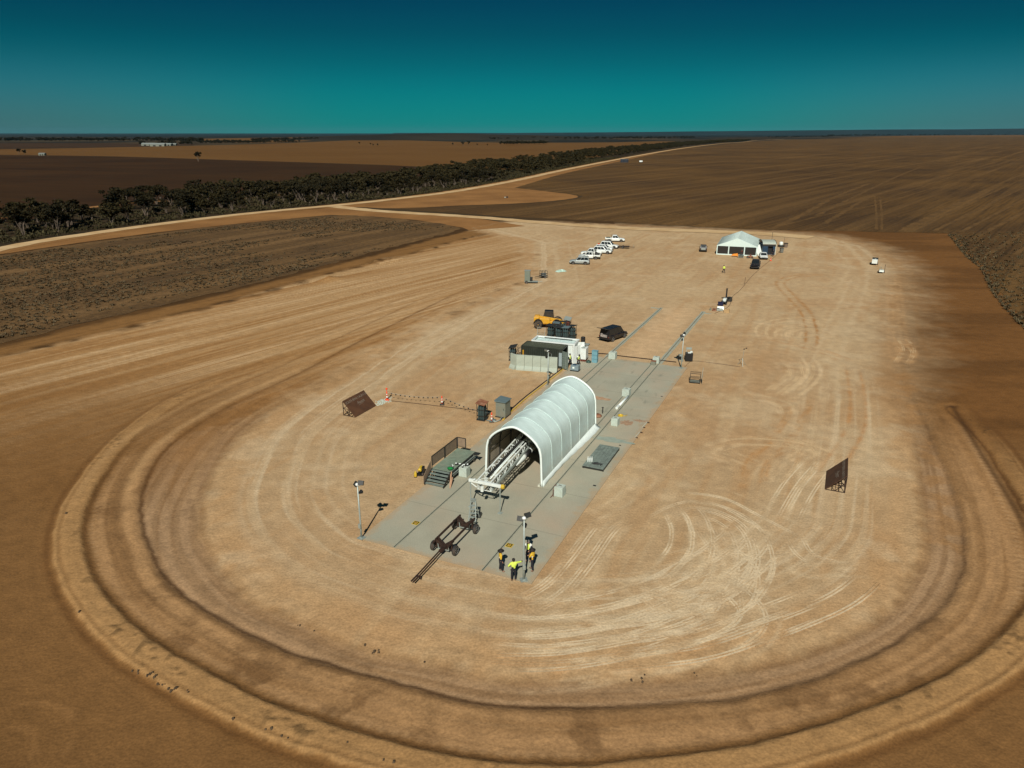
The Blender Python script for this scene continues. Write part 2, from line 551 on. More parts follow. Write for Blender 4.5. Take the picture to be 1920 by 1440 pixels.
# heights: outer windrow, two graded benches and the batter up to the pad
floor1 = -0.07 * sm(0.7, 1.9, d_out)
floor2 = -0.14 * sm(-0.3, 0.6, d_mid)
up = sm(-0.3, 2.6, d_in)
wob = 0.88 + 0.25 * fbm(s_out * 0.22, d_out * 0.3, 61, 3)
dob = np.abs(d_out)
berm = (0.20 * wob * (1 - sm(0.7, 1.25, dob)) - 0.05 * np.exp(-((d_out + 0.55) / 0.16) ** 2)) * wfade
hz = np.where(d_out > -6, (floor1 * (1 - up) + floor2 * (1 - up)) * fadeL * wfade + berm * np.where(xn > 0, 1 - sm(50, 74, yn), 1), 0)
hz += -0.05 * np.exp(-((d_mid - 0.5) / 0.4) ** 2) * fadeL * (1 - up)
hz += 0.10 * np.exp(-((d_in - 0.6) / 0.7) ** 2) * fadeL
# wheel ruts along the benches, spoil clods on the windrow
rut = fbm(s_mid * 0.03, d_mid0 * 2.6, 8, 3) - 0.5
hz += rut * 0.06 * sm(-9, -6, d_mid) * (1 - up) * fadeL
hz += (fbm(xn * 2.2, yn * 2.2, 14, 3) - 0.5) * 0.07 * np.exp(-(d_out / 1.4) ** 2) * fade
clod = sm(0.72, 0.8, vn(xn * 2.4, yn * 2.4, 77)) * sm(0.5, 0.62, fbm(xn * 0.25, yn * 0.25, 78, 2))
hz += clod * 0.08 * np.exp(-(d_out / 1.0) ** 2) * fade
# slab and apron stay level
a_ = (xn - PO.x) * PR.x + (yn - PO.y) * PR.y
b_ = (xn - PO.x) * PA.x + (yn - PO.y) * PA.y
slab = sm(1.0, 0.2, np.maximum(np.maximum(-a_, a_ - 14.2), np.maximum(-b_, b_ - 90)))
hz *= 1 - slab
# low spoil heaps at the edge of the haul strip
for q, hgt, w in [((618, 524), 0.9, 2.4), ((700, 493), 0.5, 3.0), ((720, 489), 0.6, 3.5), ((745, 486), 0.45, 3.0)]:
    cx, cy = G(*q)
    hz += hgt * np.exp(-(((xn - cx) ** 2 + (yn - cy) ** 2) / w ** 2)) * (0.7 + 0.6 * jit2)
Z = np.zeros(X.shape)
Z[near] = hz

# ---- soil colours (soil tones, plus slope shade, vignette and haze painted in)
def mixc(c, col, f):
    return c * (1 - f[:, None]) + np.array(col)[None, :] * f[:, None]
col = np.zeros((X.size, 3))
col[:] = rgb(66, 52, 32)
big = fbm(X * 0.004, Y * 0.0016, 21, 4)
far_s = sm(1700, 2600, np.hypot(X, Y))
col = mixc(col, rgb(31, 30, 25), far_s * sm(0.38, 0.52, big))
col = mixc(col, rgb(70, 58, 40), far_s * (1 - sm(0.30, 0.40, big)))
col = mixc(col, rgb(22, 30, 33), sm(5000, 9000, np.hypot(X, Y)) * sm(0.36, 0.42, fbm(X * 0.0011, Y * 0.0006, 22, 4)))  # distance haze painted as blue into the far ground

cn = np.zeros((xn.size, 3))
n1 = fbm(xn * 0.09, yn * 0.09, 31, 5)
n2 = fbm(xn * 0.5, yn * 0.5, 32, 4)
ua, ub = a_, b_
stream = fbm(ua * 0.9, ub * 0.05, 33, 4)                       # streaks along the pad
ring_st = fbm(s_in * 0.030, d_in0 * 1.5, 34, 6)                 # streaks along the ring road
ring_fine = fbm(s_in * 0.05, d_in0 * 2.8, 35, 4)
mid_st = fbm(s_mid * 0.04, d_mid0 * 1.4, 36, 4)
# undisturbed soil outside the works, darker outwards, with the vignette painted into its tone
cn[:] = rgb(122, 88, 50)
cn = mixc(cn, rgb(66, 45, 20), np.clip(sm(0, 24, -d_out) * (0.75 + 0.5 * n1), 0, 1))
cn = mixc(cn, rgb(108, 76, 40), sm(0.5, 0.68, n1) * 0.4)
# natural soil to the east and behind the ring, partly darkened by painted vignette
east = sm(-4, 16, xn - (30 + (yn - 42) * 0.245) + jit * 12)
cn = mixc(cn, rgb(112, 76, 38), east * sm(60, 72, yn))
cn = mixc(cn, rgb(98, 66, 32), east * sm(60, 72, yn) * sm(0.45, 0.6, fbm(xn * 0.03, yn * 0.12, 37, 4)))
# western haul strip
band = [G(*q) for q in [(-900, 800), (-300, 735), (0, 668), (200, 622), (420, 566), (620, 512), (750, 481), (870, 447), (975, 425), (1010, 460), (1015, 515), (950, 548), (870, 585), (790, 625), (700, 672),
                        (600, 728), (520, 775), (440, 800), (350, 815), (260, 850), (120, 900), (-200, 960), (-700, 1000)]]
bd = seg_dist(xn, yn, band + band[:1])
bd = np.where(inside(xn, yn, band), bd, -bd) + jit * 7 + jit2 * 1.5
bx = G(80, 690)
by = G(800, 520)
bl = math.hypot(by[0] - bx[0], by[1] - bx[1])
ex, ey = (by[0] - bx[0]) / bl, (by[1] - bx[1]) / bl
al, ac = xn * ex + yn * ey, -xn * ey + yn * ex
bst = fbm(al * 0.02, ac * 0.30 + 0.6 * fbm(al * 0.03, ac * 0.1, 47, 3), 41, 6)
bst2 = fbm(al * 0.03, ac * 1.5, 42, 6)
nearb = sm(75, 100, al) * 0.85 + 0.15
cb = np.zeros_like(cn)
cb[:] = rgb(152, 114, 70)
cb = mixc(cb, rgb(172, 140, 99), sm(0.34, 0.68, 0.4 * bst + 0.6 * bst2) * 0.8)
cb = mixc(cb, rgb(196, 166, 126), sm(0.50, 0.70, fbm(al * 0.04, ac * 3.0, 44, 4)) * sm(0.40, 0.6, bst) * 0.6)
cb = mixc(cb, rgb(138, 99, 56), sm(0.48, 0.34, 0.6 * bst + 0.4 * bst2) * 0.6)
cb = mixc(cb, rgb(118, 83, 44), sm(98, 62, yn) * (0.6 + 0.6 * n1))
wb_ = 1.5 + 9 * sm(95, 62, yn)
bf = sm(-wb_, wb_ + 1, bd)
cn = cn * (1 - bf[:, None]) + cb * bf[:, None]
# orange shoulder between the haul strip and the stubble
sh = [G(*q) for q in [(-600, 765), (0, 650), (200, 602), (420, 551), (640, 495), (800, 452), (880, 432), (985, 424), (870, 447), (750, 481), (620, 512), (420, 566), (200, 622), (0, 668), (-600, 790)]]
sd_ = seg_dist(xn, yn, sh + sh[:1])
sd_ = np.where(inside(xn, yn, sh), sd_, -sd_) + jit * 2
cn = mixc(cn, rgb(130, 94, 52), sm(-1, 1.5, sd_) * 0.9)
cn = mixc(cn, rgb(98, 68, 36), sm(0.60, 0.66, fbm(al * 0.02, ac * 2.2, 48, 3)) * sm(-1, 1.5, sd_) * 0.5)
# windrow
bm_ = (1 - sm(0.85, 1.05, dob + jit2 * 0.25)) * np.where(xn > 0, 1 - sm(46, 72, yn), 1) * np.clip(wfade * 1.2, 0, 1)
cn = mixc(cn, rgb(164, 127, 82), np.clip(bm_ * (0.8 + 0.5 * jit), 0, 1))
cn = mixc(cn, rgb(96, 64, 32), np.exp(-((d_out + 1.35) / 0.28) ** 2) * 0.6 * wfade)
cn = mixc(cn, rgb(84, 56, 30), np.exp(-((d_out - 1.22 + 0.25 * jit2) / 0.15) ** 2) * wfade * np.clip(0.25 + 2.2 * (fbm(s_out * 0.06, 0 * s_out, 96, 3) - 0.33), 0.15, 1.0))  # shade of the windrow's inner slope painted as a dark line
cn = mixc(cn, rgb(104, 72, 38), np.exp(-((d_out + 0.55) / 0.12) ** 2) * 0.45 * wfade)
# benches of the ring road
inr = sm(1.2, 1.9, d_out) * (1 - sm(-0.8, 0.4, d_in)) * np.where(xn < -2, wfade, 1 - sm(54, 82, yn))
c1 = np.zeros_like(cn)
c1[:] = rgb(150, 115, 76)
c1 = mixc(c1, rgb(128, 95, 59), sm(0.46, 0.62, mid_st) * 0.8)
c1 = mixc(c1, rgb(164, 127, 86), sm(0.5, 0.34, mid_st) * 0.6)
c1 = mixc(c1, rgb(98, 70, 41), sm(0.52, 0.66, n2) * sm(0.45, 0.6, n1) * 0.6)
c2 = np.zeros_like(cn)
c2[:] = rgb(146, 116, 83)
c2 = mixc(c2, rgb(160, 129, 95), sm(0.42, 0.62, ring_st) * 0.8)
c2 = mixc(c2, rgb(128, 98, 66), sm(0.5, 0.36, ring_fine) * 0.6)
k2 = sm(-0.1, 0.5, d_mid)
cr_ = c1 * (1 - k2[:, None]) + c2 * k2[:, None]
cr_ = mixc(cr_, rgb(84, 58, 34), np.exp(-((d_mid - 0.30 + 0.3 * jit2) / 0.15) ** 2) * np.clip(0.15 + 2.4 * (fbm(s_mid * 0.05, 0 * s_mid, 97, 3) - 0.36), 0.1, 0.9))  # shaded face of the step between benches, painted dark
cr_ = mixc(cr_, rgb(180, 142, 98), np.exp(-((d_mid + 0.55) / 0.5) ** 2) * 0.45 * (0.6 + jit))
inr = inr * np.where(xn < -2, 1 - sm(-0.5, 1.5, bd) * sm(52, 66, yn) * 0.75, 1)
cn = cn * (1 - inr[:, None]) + cr_ * inr[:, None]
# grader lines sweeping on up the west side
lw = sm(48, 60, yn) * (1 - sm(120, 150, yn)) * (xn < 14)
for dd_, ww_, aa_, cc_ in ((0.3, 0.22, 0.55, (92, 62, 32)), (-0.9, 0.5, 0.4, (178, 142, 98)), (-3.6, 0.25, 0.35, (112, 78, 42)), (-4.6, 0.4, 0.35, (176, 140, 96)), (2.6, 0.22, 0.4, (116, 82, 44)), (4.4, 0.3, 0.35, (184, 150, 108)), (-7.4, 0.3, 0.3, (122, 86, 48))):
    cn = mixc(cn, rgb(*cc_), np.clip(np.exp(-((d_mid0 + jit * 0.3 - dd_) / ww_) ** 2) * aa_ * lw * (0.4 + 1.2 * fbm(s_mid * 0.06, 0 * s_mid + dd_, 99, 3)), 0, 1))
# drain line west of the pad
dk = np.exp(-((d_mid - 0.6) / 0.6) ** 2) * sm(50, 62, yn) * (xn < 14)
cn = mixc(cn, rgb(108, 74, 38), dk * (0.38 + 0.3 * jit) * (1 - 0.6 * sm(95, 130, yn)))
cn = mixc(cn, rgb(148, 104, 56), np.exp(-((d_mid - 2.6) / 2.0) ** 2) * sm(50, 66, yn) * (xn < 14) * (0.35 + 0.5 * jit) * (1 - 0.6 * sm(95, 130, yn)))
# the pad itself
pd = sm(-0.8, 0.7, d_in + jit2 * 0.8)
wd = 0.8 + 3.2 * sm(60, 90, yn) + 5.0 * sm(60, 95, yn) * (xn > 35)
pd = sm(-wd, wd, d_pad + jit2 * 0.8 + jit * 6 * sm(60, 100, yn))
cp = np.zeros_like(cn)
cp[:] = rgb(173, 145, 108)
cp = mixc(cp, rgb(182, 156, 119), sm(0.38, 0.64, fbm(xn * 0.05, yn * 0.05, 51, 6)) * 0.7)
cp = mixc(cp, rgb(170, 137, 98), sm(0.48, 0.76, fbm(xn * 0.11, yn * 0.11, 52, 5)) * 0.75)
cp = mixc(cp, rgb(170, 135, 94), sm(0.48, 0.78, stream) * 0.55)
cp = mixc(cp, rgb(186, 160, 122), sm(0.55, 0.72, fbm(ua * 0.5 + 7, ub * 0.06, 53, 4)) * 0.5)
edge = 1 - sm(4, 17, d_in)
cp = mixc(cp, rgb(188, 164, 128), sm(0.47, 0.63, ring_st) * edge * sm(2.0, 4.5, d_in) * 0.6)
cp = mixc(cp, rgb(194, 172, 138), sm(0.52, 0.64, ring_fine) * sm(0.42, 0.6, ring_st) * edge * sm(2, 4, d_in) * 0.6)
cp = mixc(cp, rgb(174, 135, 90), np.exp(-((d_in - 1.6) / 1.6) ** 2) * 0.45)
cp = mixc(cp, rgb(190, 167, 132), sm(0.56, 0.74, fbm(xn * 0.22, yn * 0.22, 54, 5)) * 0.45)
cp = mixc(cp, rgb(196, 164, 124), np.exp(-(((ua - 6.7) / 2.6) ** 2)) * sm(51, 56, ub) * sm(92, 82, ub) * 0.75)
cn = cn * (1 - pd[:, None]) + cp * pd[:, None]
el = seg_dist(xn, yn, gp([(1786, 762), (1850, 866), (1905, 955), (1950, 1040)]))
cn = mixc(cn, rgb(70, 46, 22), np.exp(-(el / 0.32) ** 2) * 0.75)  # bank slope turned from the sun, its shade painted as a line
cn = mixc(cn, rgb(140, 100, 56), np.exp(-((el - 1.0) / 0.5) ** 2) * 0.35)
# eastern drain: rough pale bottom between dark banks
ed = [G(*q) for q in [(1694, 705), (1722, 790), (1748, 880), (1775, 970), (1780, 1040)]]
de = seg_dist(xn, yn, smooth_poly(ed))
cn = mixc(cn, rgb(150, 112, 70), np.exp(-(de / 1.4) ** 2) * sm(0.4, 0.6, n2) * 0.7)
# grass tips and dark clods here and there on the windrow
cn = mixc(cn, rgb(58, 44, 24), clod * np.exp(-(d_out / 0.9) ** 2) * 0.5 * fade)
cn = mixc(cn, rgb(70, 48, 26), sm(0.70, 0.78, vn(xn * 1.7, yn * 1.7, 88)) * sm(0.55, 0.66, fbm(xn * 0.2, yn * 0.2, 89, 2)) * inr * 0.18)
# tyre marks: pairs of pale (or dark) lines
def Q(pts, dx=0, dy=0, sc=0.5):
    return [(x * sc + dx, y * sc + dy) for x, y in pts]
lt = []
for p_ in [[(600, 230), (635, 310), (620, 390), (540, 480)], [(690, 260), (730, 340), (720, 430), (660, 520), (560, 580), (380, 630), (180, 655)],
           [(715, 290), (790, 400), (800, 470), (770, 560), (690, 640)], [(960, 270), (860, 380), (700, 490), (500, 580), (300, 630), (0, 662)],
           [(945, 370), (930, 470), (860, 570), (720, 640), (560, 690)], [(690, 490), (790, 510), (860, 560), (902, 620), (880, 680), (770, 742)],
           [(770, 490), (815, 560), (790, 640), (600, 722), (300, 760), (60, 790)], [(640, 495), (520, 540), (470, 525), (560, 500), (640, 485)],
           [(580, 610), (420, 690), (300, 712)], [(840, 620), (700, 690), (500, 740), (200, 792), (-60, 800)], [(640, 180), (780, 200), (900, 260), (1060, 345)],
           [(400, 250), (330, 300), (240, 420), (150, 520), (30, 590)], [(520, 110), (420, 190), (300, 260)], [(700, 540), (590, 610), (380, 680), (100, 712), (-120, 700)],
           [(1080, 390), (1090, 450), (1200, 450), (1340, 452)], [(1160, 20), (1060, 130), (980, 260)]]:
    lt.append((Q(p_, 960, 840), 0.17, 0.75, (200, 178, 142), 0.42, 3))
for p_, st, cl in [([(960, 503), (800, 480), (690, 485), (610, 515), (615, 565), (660, 590)], 0.5, (206, 178, 138)), ([(940, 523), (780, 512), (705, 540), (715, 590)], 0.5, (206, 178, 138)),
               ([(860, 520), (780, 540), (775, 590)], 0.5, (206, 178, 138)), ([(1100, 258), (860, 255), (740, 270), (700, 300), (760, 370), (830, 450), (856, 560), (836, 660)], 0.75, (160, 114, 64)),
               ([(830, 655), (870, 730), (830, 800), (720, 880)], 0.6, (206, 180, 142)), ([(760, 690), (780, 760), (700, 830), (660, 850)], 0.5, (206, 180, 142)),
               ([(560, 860), (660, 880), (730, 910), (750, 960)], 0.6, (206, 180, 142)), ([(1280, 590), (1330, 640), (1300, 700)], 0.5, (186, 146, 100)),
               ([(1300, 560), (1345, 630), (1310, 700)], 0.5, (186, 146, 100)), ([(300, 1150), (500, 1090), (800, 1110), (1000, 1180)], 0.5, (204, 176, 136)),
               ([(330, 1140), (460, 1180), (560, 1220)], 0.5, (204, 176, 136)), ([(620, 1080), (760, 1090), (860, 1120), (720, 1220), (640, 1330)], 0.5, (204, 176, 136)),
               ([(830, 860), (790, 960), (700, 1100), (600, 1200), (560, 1400)], 0.6, (170, 124, 74)), ([(1060, 700), (1090, 900), (1060, 1060), (900, 1300)], 0.6, (172, 126, 78)),
               ([(560, 560), (760, 600), (900, 640), (1050, 700)], 0.5, (170, 122, 72)), ([(1270, 240), (1290, 420), (1300, 560), (1330, 760)], 0.4, (192, 152, 106))]:
    lt.append((Q(p_, 1200, 420, 0.375), 0.22, 0.8, cl, st, 2))
for p_, st, cl in [([(60, 1000), (180, 1010), (207, 1060), (195, 1130), (150, 1190)], 0.35, (150, 110, 66)), ([(0, 1020), (90, 1000), (185, 1030), (205, 1080)], 0.3, (150, 110, 66))]:
    lt.append((Q(p_, 0, 840), 0.2, 0.8, cl, st, 1))
rj = np.random.RandomState(4)
def offset_line(pl, o):
    out = []
    for i, (x, y) in enumerate(pl):
        x0, y0 = pl[max(0, i - 1)]
        x1, y1 = pl[min(len(pl) - 1, i + 1)]
        L = math.hypot(x1 - x0, y1 - y0) + 1e-9
        out.append((x - (y1 - y0) / L * o, y + (x1 - x0) / L * o))
    return out
for pts, w, half, cl, st, rep in lt:
    base = gp(pts, 5)
    for r_ in range(rep):
        o0 = 0 if r_ == 0 else rj.uniform(-1.6, 1.6)
        for o_ in (-half, half):
            pl = offset_line(base, o0 + o_)
            xs, ys = [p[0] for p in pl], [p[1] for p in pl]
            k = (xn > min(xs) - 1.5) & (xn < max(xs) + 1.5) & (yn > min(ys) - 1.5) & (yn < max(ys) + 1.5)
            if not k.any(): continue
            dd, ss = seg_dist(xn[k], yn[k], pl, True)
            LL = sum(math.hypot(c[0] - d[0], c[1] - d[1]) for c, d in zip(pl[:-1], pl[1:]))
            dd = dd + jit2[k] * 0.12
            ends = sm(0.0, 0.16 * LL, ss) * sm(LL, 0.84 * LL, ss)
            f = np.exp(-(dd / w) ** 2) * st * ends * sm(0.25, 0.75, fbm(xn[k] * 0.8, yn[k] * 0.8, 91 + r_, 3))
            cn[k] = mixc(cn[k], rgb(*cl), np.clip(f, 0, 1))
glines = fbm(s_out * 0.012, d_out * 2.6, 98, 4)
cn *= (1 + 0.22 * (glines - 0.5) * sm(1.4, 2.2, d_out) * (1 - sm(-0.6, 0.6, d_in)) * np.clip(wfade, 0, 1))[:, None]
tread = (np.sin(s_mid * 9.0) * 0.5 + 0.5) * np.exp(-((d_mid + 3.2) / 0.28) ** 2)
cn = mixc(cn, rgb(188, 152, 110), tread * 0.35 * inr)
cn *= (0.90 + 0.20 * fbm(xn * 1.9, yn * 1.9, 95, 3))[:, None]
edge_f = sm(-150, -128, xn) * sm(190, 165, xn) * sm(270, 250, yn)
col[near] = col[near] * (1 - edge_f[:, None]) + cn * edge_f[:, None]

me = bpy.data.meshes.new("ground")
me.vertices.add(X.size)
me.vertices.foreach_set("co", np.stack([X, Y, Z], 1).ravel().astype(np.float32))
ii = np.arange(NX * NY).reshape(NY, NX)
quads = np.stack([ii[:-1, :-1], ii[:-1, 1:], ii[1:, 1:], ii[1:, :-1]], -1).reshape(-1, 4)
me.loops.add(quads.size)
me.loops.foreach_set("vertex_index", quads.ravel().astype(np.int32))
me.polygons.add(len(quads))
me.polygons.foreach_set("loop_start", (np.arange(len(quads)) * 4).astype(np.int32))
me.polygons.foreach_set("use_smooth", np.ones(len(quads), bool))
at = me.attributes.new("soil", 'FLOAT_COLOR', 'POINT')
at.data.foreach_set("color", np.concatenate([np.clip(col, 0, 1), np.ones((X.size, 1))], 1).ravel().astype(np.float32))
me.update(calc_edges=True)
me.validate()
ground = bpy.data.objects.new("ground", me)
C.objects.link(ground)
tag(ground, kind="structure")

def earth(name, base=None, fine=0.16, bump=0.35, furrow=None, cols=None, patch=(0.05, 0.02)):
    """soil / stubble: base colour (or the surveyed soil attribute), grain, optional furrows along a heading"""
    m = bpy.data.materials.new(name)
    m.use_nodes = True
    n = m.node_tree
    L = n.links
    b = n.nodes["Principled BSDF"]
    b.inputs["Roughness"].default_value = 0.95
    b.inputs["Specular IOR Level"].default_value = 0.15
    geo = n.nodes.new("ShaderNodeNewGeometry")
    def noise(scale, detail=5, vec=None):
        q = n.nodes.new("ShaderNodeTexNoise")
        q.inputs["Scale"].default_value = scale
        q.inputs["Detail"].default_value = detail
        L.new(vec or geo.outputs["Position"], q.inputs["Vector"])
        return q.outputs["Fac"]
    def rng(v, a, b_, c, d):
        q = n.nodes.new("ShaderNodeMapRange")
        for i, w in enumerate((a, b_, c, d)): q.inputs[1 + i].default_value = w
        L.new(v, q.inputs[0])
        return q.outputs[0]
    def mix(f, a, b_, mode='MIX'):
        q = n.nodes.new("ShaderNodeMix")
        q.data_type = 'RGBA'
        q.blend_type = mode
        if isinstance(f, float): q.inputs["Factor"].default_value = f
        else: L.new(f, q.inputs["Factor"])
        for k, v in (("A", a), ("B", b_)):
            if isinstance(v, tuple): q.inputs[k].default_value = v + (1,)
            else: L.new(v, q.inputs[k])
        return q.outputs["Result"]
    if base is None:
        a = n.nodes.new("ShaderNodeAttribute")
        a.attribute_name = "soil"
        c = a.outputs["Color"]
    else:
        c = mix(rng(noise(patch[0], 6), 0.38, 0.64, 0, 1), base, cols[0])
        if furrow is not None:
            mp = n.nodes.new("ShaderNodeMapping")
            mp.vector_type = 'TEXTURE'
            mp.inputs["Rotation"].default_value = (0, 0, furrow)
            mp.inputs["Scale"].default_value = (40, 0.9, 1)
            L.new(geo.outputs["Position"], mp.inputs["Vector"])
            f1 = noise(1.0, 5, mp.outputs[0])
            c = mix(rng(f1, 0.45, 0.68, 0, 0.75), c, cols[1])
            mp2 = n.nodes.new("ShaderNodeMapping")
            mp2.vector_type = 'TEXTURE'
            mp2.inputs["Rotation"].default_value = (0, 0, furrow + 0.02)
            mp2.inputs["Scale"].default_value = (420, 7, 1)
            L.new(geo.outputs["Position"], mp2.inputs["Vector"])
            c = mix(rng(noise(1.0, 4, mp2.outputs[0]), 0.48, 0.66, 0, 0.6), c, cols[2])
    c = mix(1.0, c, rng(noise(7.0, 8), 0.25, 0.75, 1 - fine, 1 + fine), 'MULTIPLY')
    c = mix(1.0, c, rng(noise(0.8, 8), 0.25, 0.75, 1 - fine * 0.6, 1 + fine * 0.6), 'MULTIPLY')
    L.new(c, b.inputs["Base Color"])
    bp = n.nodes.new("ShaderNodeBump")
    bp.inputs["Strength"].default_value = bump
    bp.inputs["Distance"].default_value = 0.12
    L.new(noise(3.5, 9), bp.inputs["Height"])
    L.new(bp.outputs[0], b.inputs["Normal"])
    return m

me.materials.append(earth("graded_soil", None, 0.22, 0.45))

def sheet(name, pts, z, m, k=3, jag=0.0, kind="structure", inset=None):
    """flat ground cover with an irregular outline (pixel outline surveyed onto the ground)"""
    p = gp(pts + [pts[0]], k)[:-1]
    if jag:
        q = []
        for (x0, y0), (x1, y1) in zip(p, p[1:] + p[:1]):
            L = math.hypot(x1 - x0, y1 - y0)
            n = max(1, min(60, int(L / 2.5)))
            for i in range(n):
                t = i / n
                nx, ny = -(y1 - y0) / (L + 1e-6), (x1 - x0) / (L + 1e-6)
                o = rnd.uniform(-jag, jag) * (1 if L < 200 else 3)
                q.append((x0 + (x1 - x0) * t + nx * o, y0 + (y1 - y0) * t + ny * o))
        p = q
    vs, _e, fs = delaunay_2d_cdt([Vector(v) for v in p], [], [list(range(len(p)))], 1, 1e-4)[:3]
    me = bpy.data.meshes.new(name)
    me.from_pydata([(v.x, v.y, z) for v in vs], [], [f if (vs[f[1]] - vs[f[0]]).cross(vs[f[2]] - vs[f[0]]) > 0 else f[::-1] for f in fs])
    me.materials.append(m)
    o = bpy.data.objects.new(name, me)
    C.objects.link(o)
    if kind: o["kind"] = kind
    return o

def ribbon(name, pts, w, z, m, k=5, jag=0.12, raw=False):
    p = smooth_poly(pts, k) if raw else gp(pts, k)
    # resample
    q = []
    for (x0, y0), (x1, y1) in zip(p[:-1], p[1:]):
        L = math.hypot(x1 - x0, y1 - y0)
        n = max(1, min(40, int(L / 3)))
        q += [(x0 + (x1 - x0) * i / n, y0 + (y1 - y0) * i / n) for i in range(n)]
    q.append(p[-1])
    vs, fs = [], []
    for i, (x, y) in enumerate(q):
        x0, y0 = q[max(0, i - 1)]
        x1, y1 = q[min(len(q) - 1, i + 1)]
        L = math.hypot(x1 - x0, y1 - y0) + 1e-9
        nx, ny = -(y1 - y0) / L, (x1 - x0) / L
        ww = w(i / len(q)) if callable(w) else w
        a, b = ww / 2 * (1 + rnd.uniform(-jag, jag)), ww / 2 * (1 + rnd.uniform(-jag, jag))
        vs += [(x + nx * a, y + ny * a, z), (x - nx * b, y - ny * b, z)]
        if i: fs.append((2 * i - 2, 2 * i - 1, 2 * i + 1, 2 * i))
    mb = MB()
    mb.add(vs, fs)
    o = mb.build(name, m)
    o["kind"] = "structure"
    if o.data.polygons[0].normal.z < 0: o.data.flip_normals()
    return o

def soil_at(x, y):
    ix = int(np.clip(np.searchsorted(gx, x), 1, NX - 1)); iy = int(np.clip(np.searchsorted(gy, y), 1, NY - 1))
    return col[iy * NX + ix]
def tyre_tracks(name, lines, tone, seed, z0=0.003, w=0.13, amt=0.8):
    """worn dust lines left by tyres: narrow strips of paler soil that fade in and out along their length"""
    rj2 = np.random.RandomState(seed)
    vs, fs, cs = [], [], []
    z = z0
    pale = np.array(rgb(*tone))
    for px_line, gauge, reps in lines:
        base = gp(px_line, 16)
        for r_ in range(reps):
            o0 = 0 if r_ == 0 else rj2.uniform(-1.6, 1.6)
            c0, c1 = rj2.uniform(0, 0.2), rj2.uniform(0.8, 1.0)
            for side in (-gauge, gauge):
                for e in (-0.11, 0.11):
                    z += 0.00005
                    pl = offset_line(base, o0 + side + e)
                    pl = pl[int(c0 * len(pl)):int(c1 * len(pl)) + 1]
                    if len(pl) < 4: continue
                    pa = np.array(pl)
                    al_ = sm(0.30, 0.62, fbm(pa[:, 0] * 0.5, pa[:, 1] * 0.5, 131 + r_, 3)) * amt
                    n0 = len(vs)
                    for i, (x, y) in enumerate(pl):
                        t = i / (len(pl) - 1)
                        a_f = float(al_[i]) * min(1.0, 5 * t, 5 * (1 - t))
                        ww = w * rj2.uniform(0.85, 1.15)
                        x0, y0 = pl[max(0, i - 1)]
                        x1, y1 = pl[min(len(pl) - 1, i + 1)]
                        L = math.hypot(x1 - x0, y1 - y0) + 1e-9
                        nx, ny = -(y1 - y0) / L * ww / 2, (x1 - x0) / L * ww / 2
                        c = soil_at(x, y) * (1 - a_f) + pale * a_f
                        vs += [(x + nx, y + ny, z), (x - nx, y - ny, z)]
                        cs += [tuple(c) + (1,)] * 2
                        if i: fs.append((n0 + 2 * i - 2, n0 + 2 * i - 1, n0 + 2 * i + 1, n0 + 2 * i))
    me_ = bpy.data.meshes.new(name)
    me_.from_pydata(vs, [], fs)
    at_ = me_.attributes.new("soil", 'FLOAT_COLOR', 'POINT')
    at_.data.foreach_set("color", np.array(cs, np.float32).ravel())
    bm_t = bmesh.new(); bm_t.from_mesh(me_)
    for f_ in bm_t.faces:
        f_.normal_update()
        if f_.normal.z < 0: f_.normal_flip()
    bm_t.to_mesh(me_); bm_t.free()
    me_.materials.append(ground.data.materials[0])
    o = bpy.data.objects.new(name, me_)
    C.objects.link(o)
    o["kind"] = "structure"
    return o
SW = lambda p: Q(p, 960, 840)
tyre_tracks("tyre_tracks", [(SW([(600, 230), (635, 310), (620, 390), (540, 480)]), 0.75, 2), (SW([(690, 260), (730, 340), (720, 430), (660, 520), (560, 580), (380, 630), (180, 655)]), 0.75, 3),
    (SW([(715, 290), (790, 400), (800, 470), (770, 560), (690, 640)]), 0.75, 2), (SW([(960, 270), (860, 380), (700, 490), (500, 580), (300, 630), (0, 662)]), 0.75, 3), (SW([(945, 370), (930, 470), (860, 570), (720, 640), (560, 690)]), 0.75, 2),
    (SW([(690, 490), (790, 510), (860, 560), (902, 620), (880, 680), (770, 742)]), 0.8, 1), (SW([(770, 490), (815, 560), (790, 640), (600, 722), (300, 760), (60, 790)]), 0.75, 2), (SW([(840, 620), (700, 690), (500, 740), (200, 792), (-60, 800)]), 0.75, 3),
    (SW([(640, 180), (780, 200), (900, 260), (1060, 345)]), 0.7, 1), (SW([(400, 250), (330, 300), (240, 420), (150, 520), (30, 590)]), 0.75, 2), (SW([(1040, 300), (1100, 400), (1210, 440), (1340, 440)]), 0.6, 1), (SW([(700, 540), (590, 610), (380, 680), (100, 712), (-120, 700)]), 0.75, 3),
    (SW([(1160, 20), (1060, 130), (980, 260)]), 0.75, 2), (SW([(1250, 560), (1000, 660), (700, 760), (300, 800)]), 0.75, 2), (SW([(1400, 430), (1250, 560), (1050, 650), (850, 720)]), 0.75, 1),
    (SW([(560, 300), (700, 240), (840, 300), (880, 430), (780, 540), (620, 560), (500, 500)]), 0.75, 2), (SW([(640, 420), (760, 380), (870, 440), (860, 560), (740, 640), (600, 640)]), 0.75, 1), (SW([(520, 600), (640, 540), (780, 480), (900, 380), (960, 280)]), 0.75, 2), (SW([(440, 560), (600, 500), (700, 400), (700, 280), (640, 200)]), 0.75, 1)], (206, 186, 152), 5)
ZM = lambda p: Q(p, 1200, 420, 0.375)
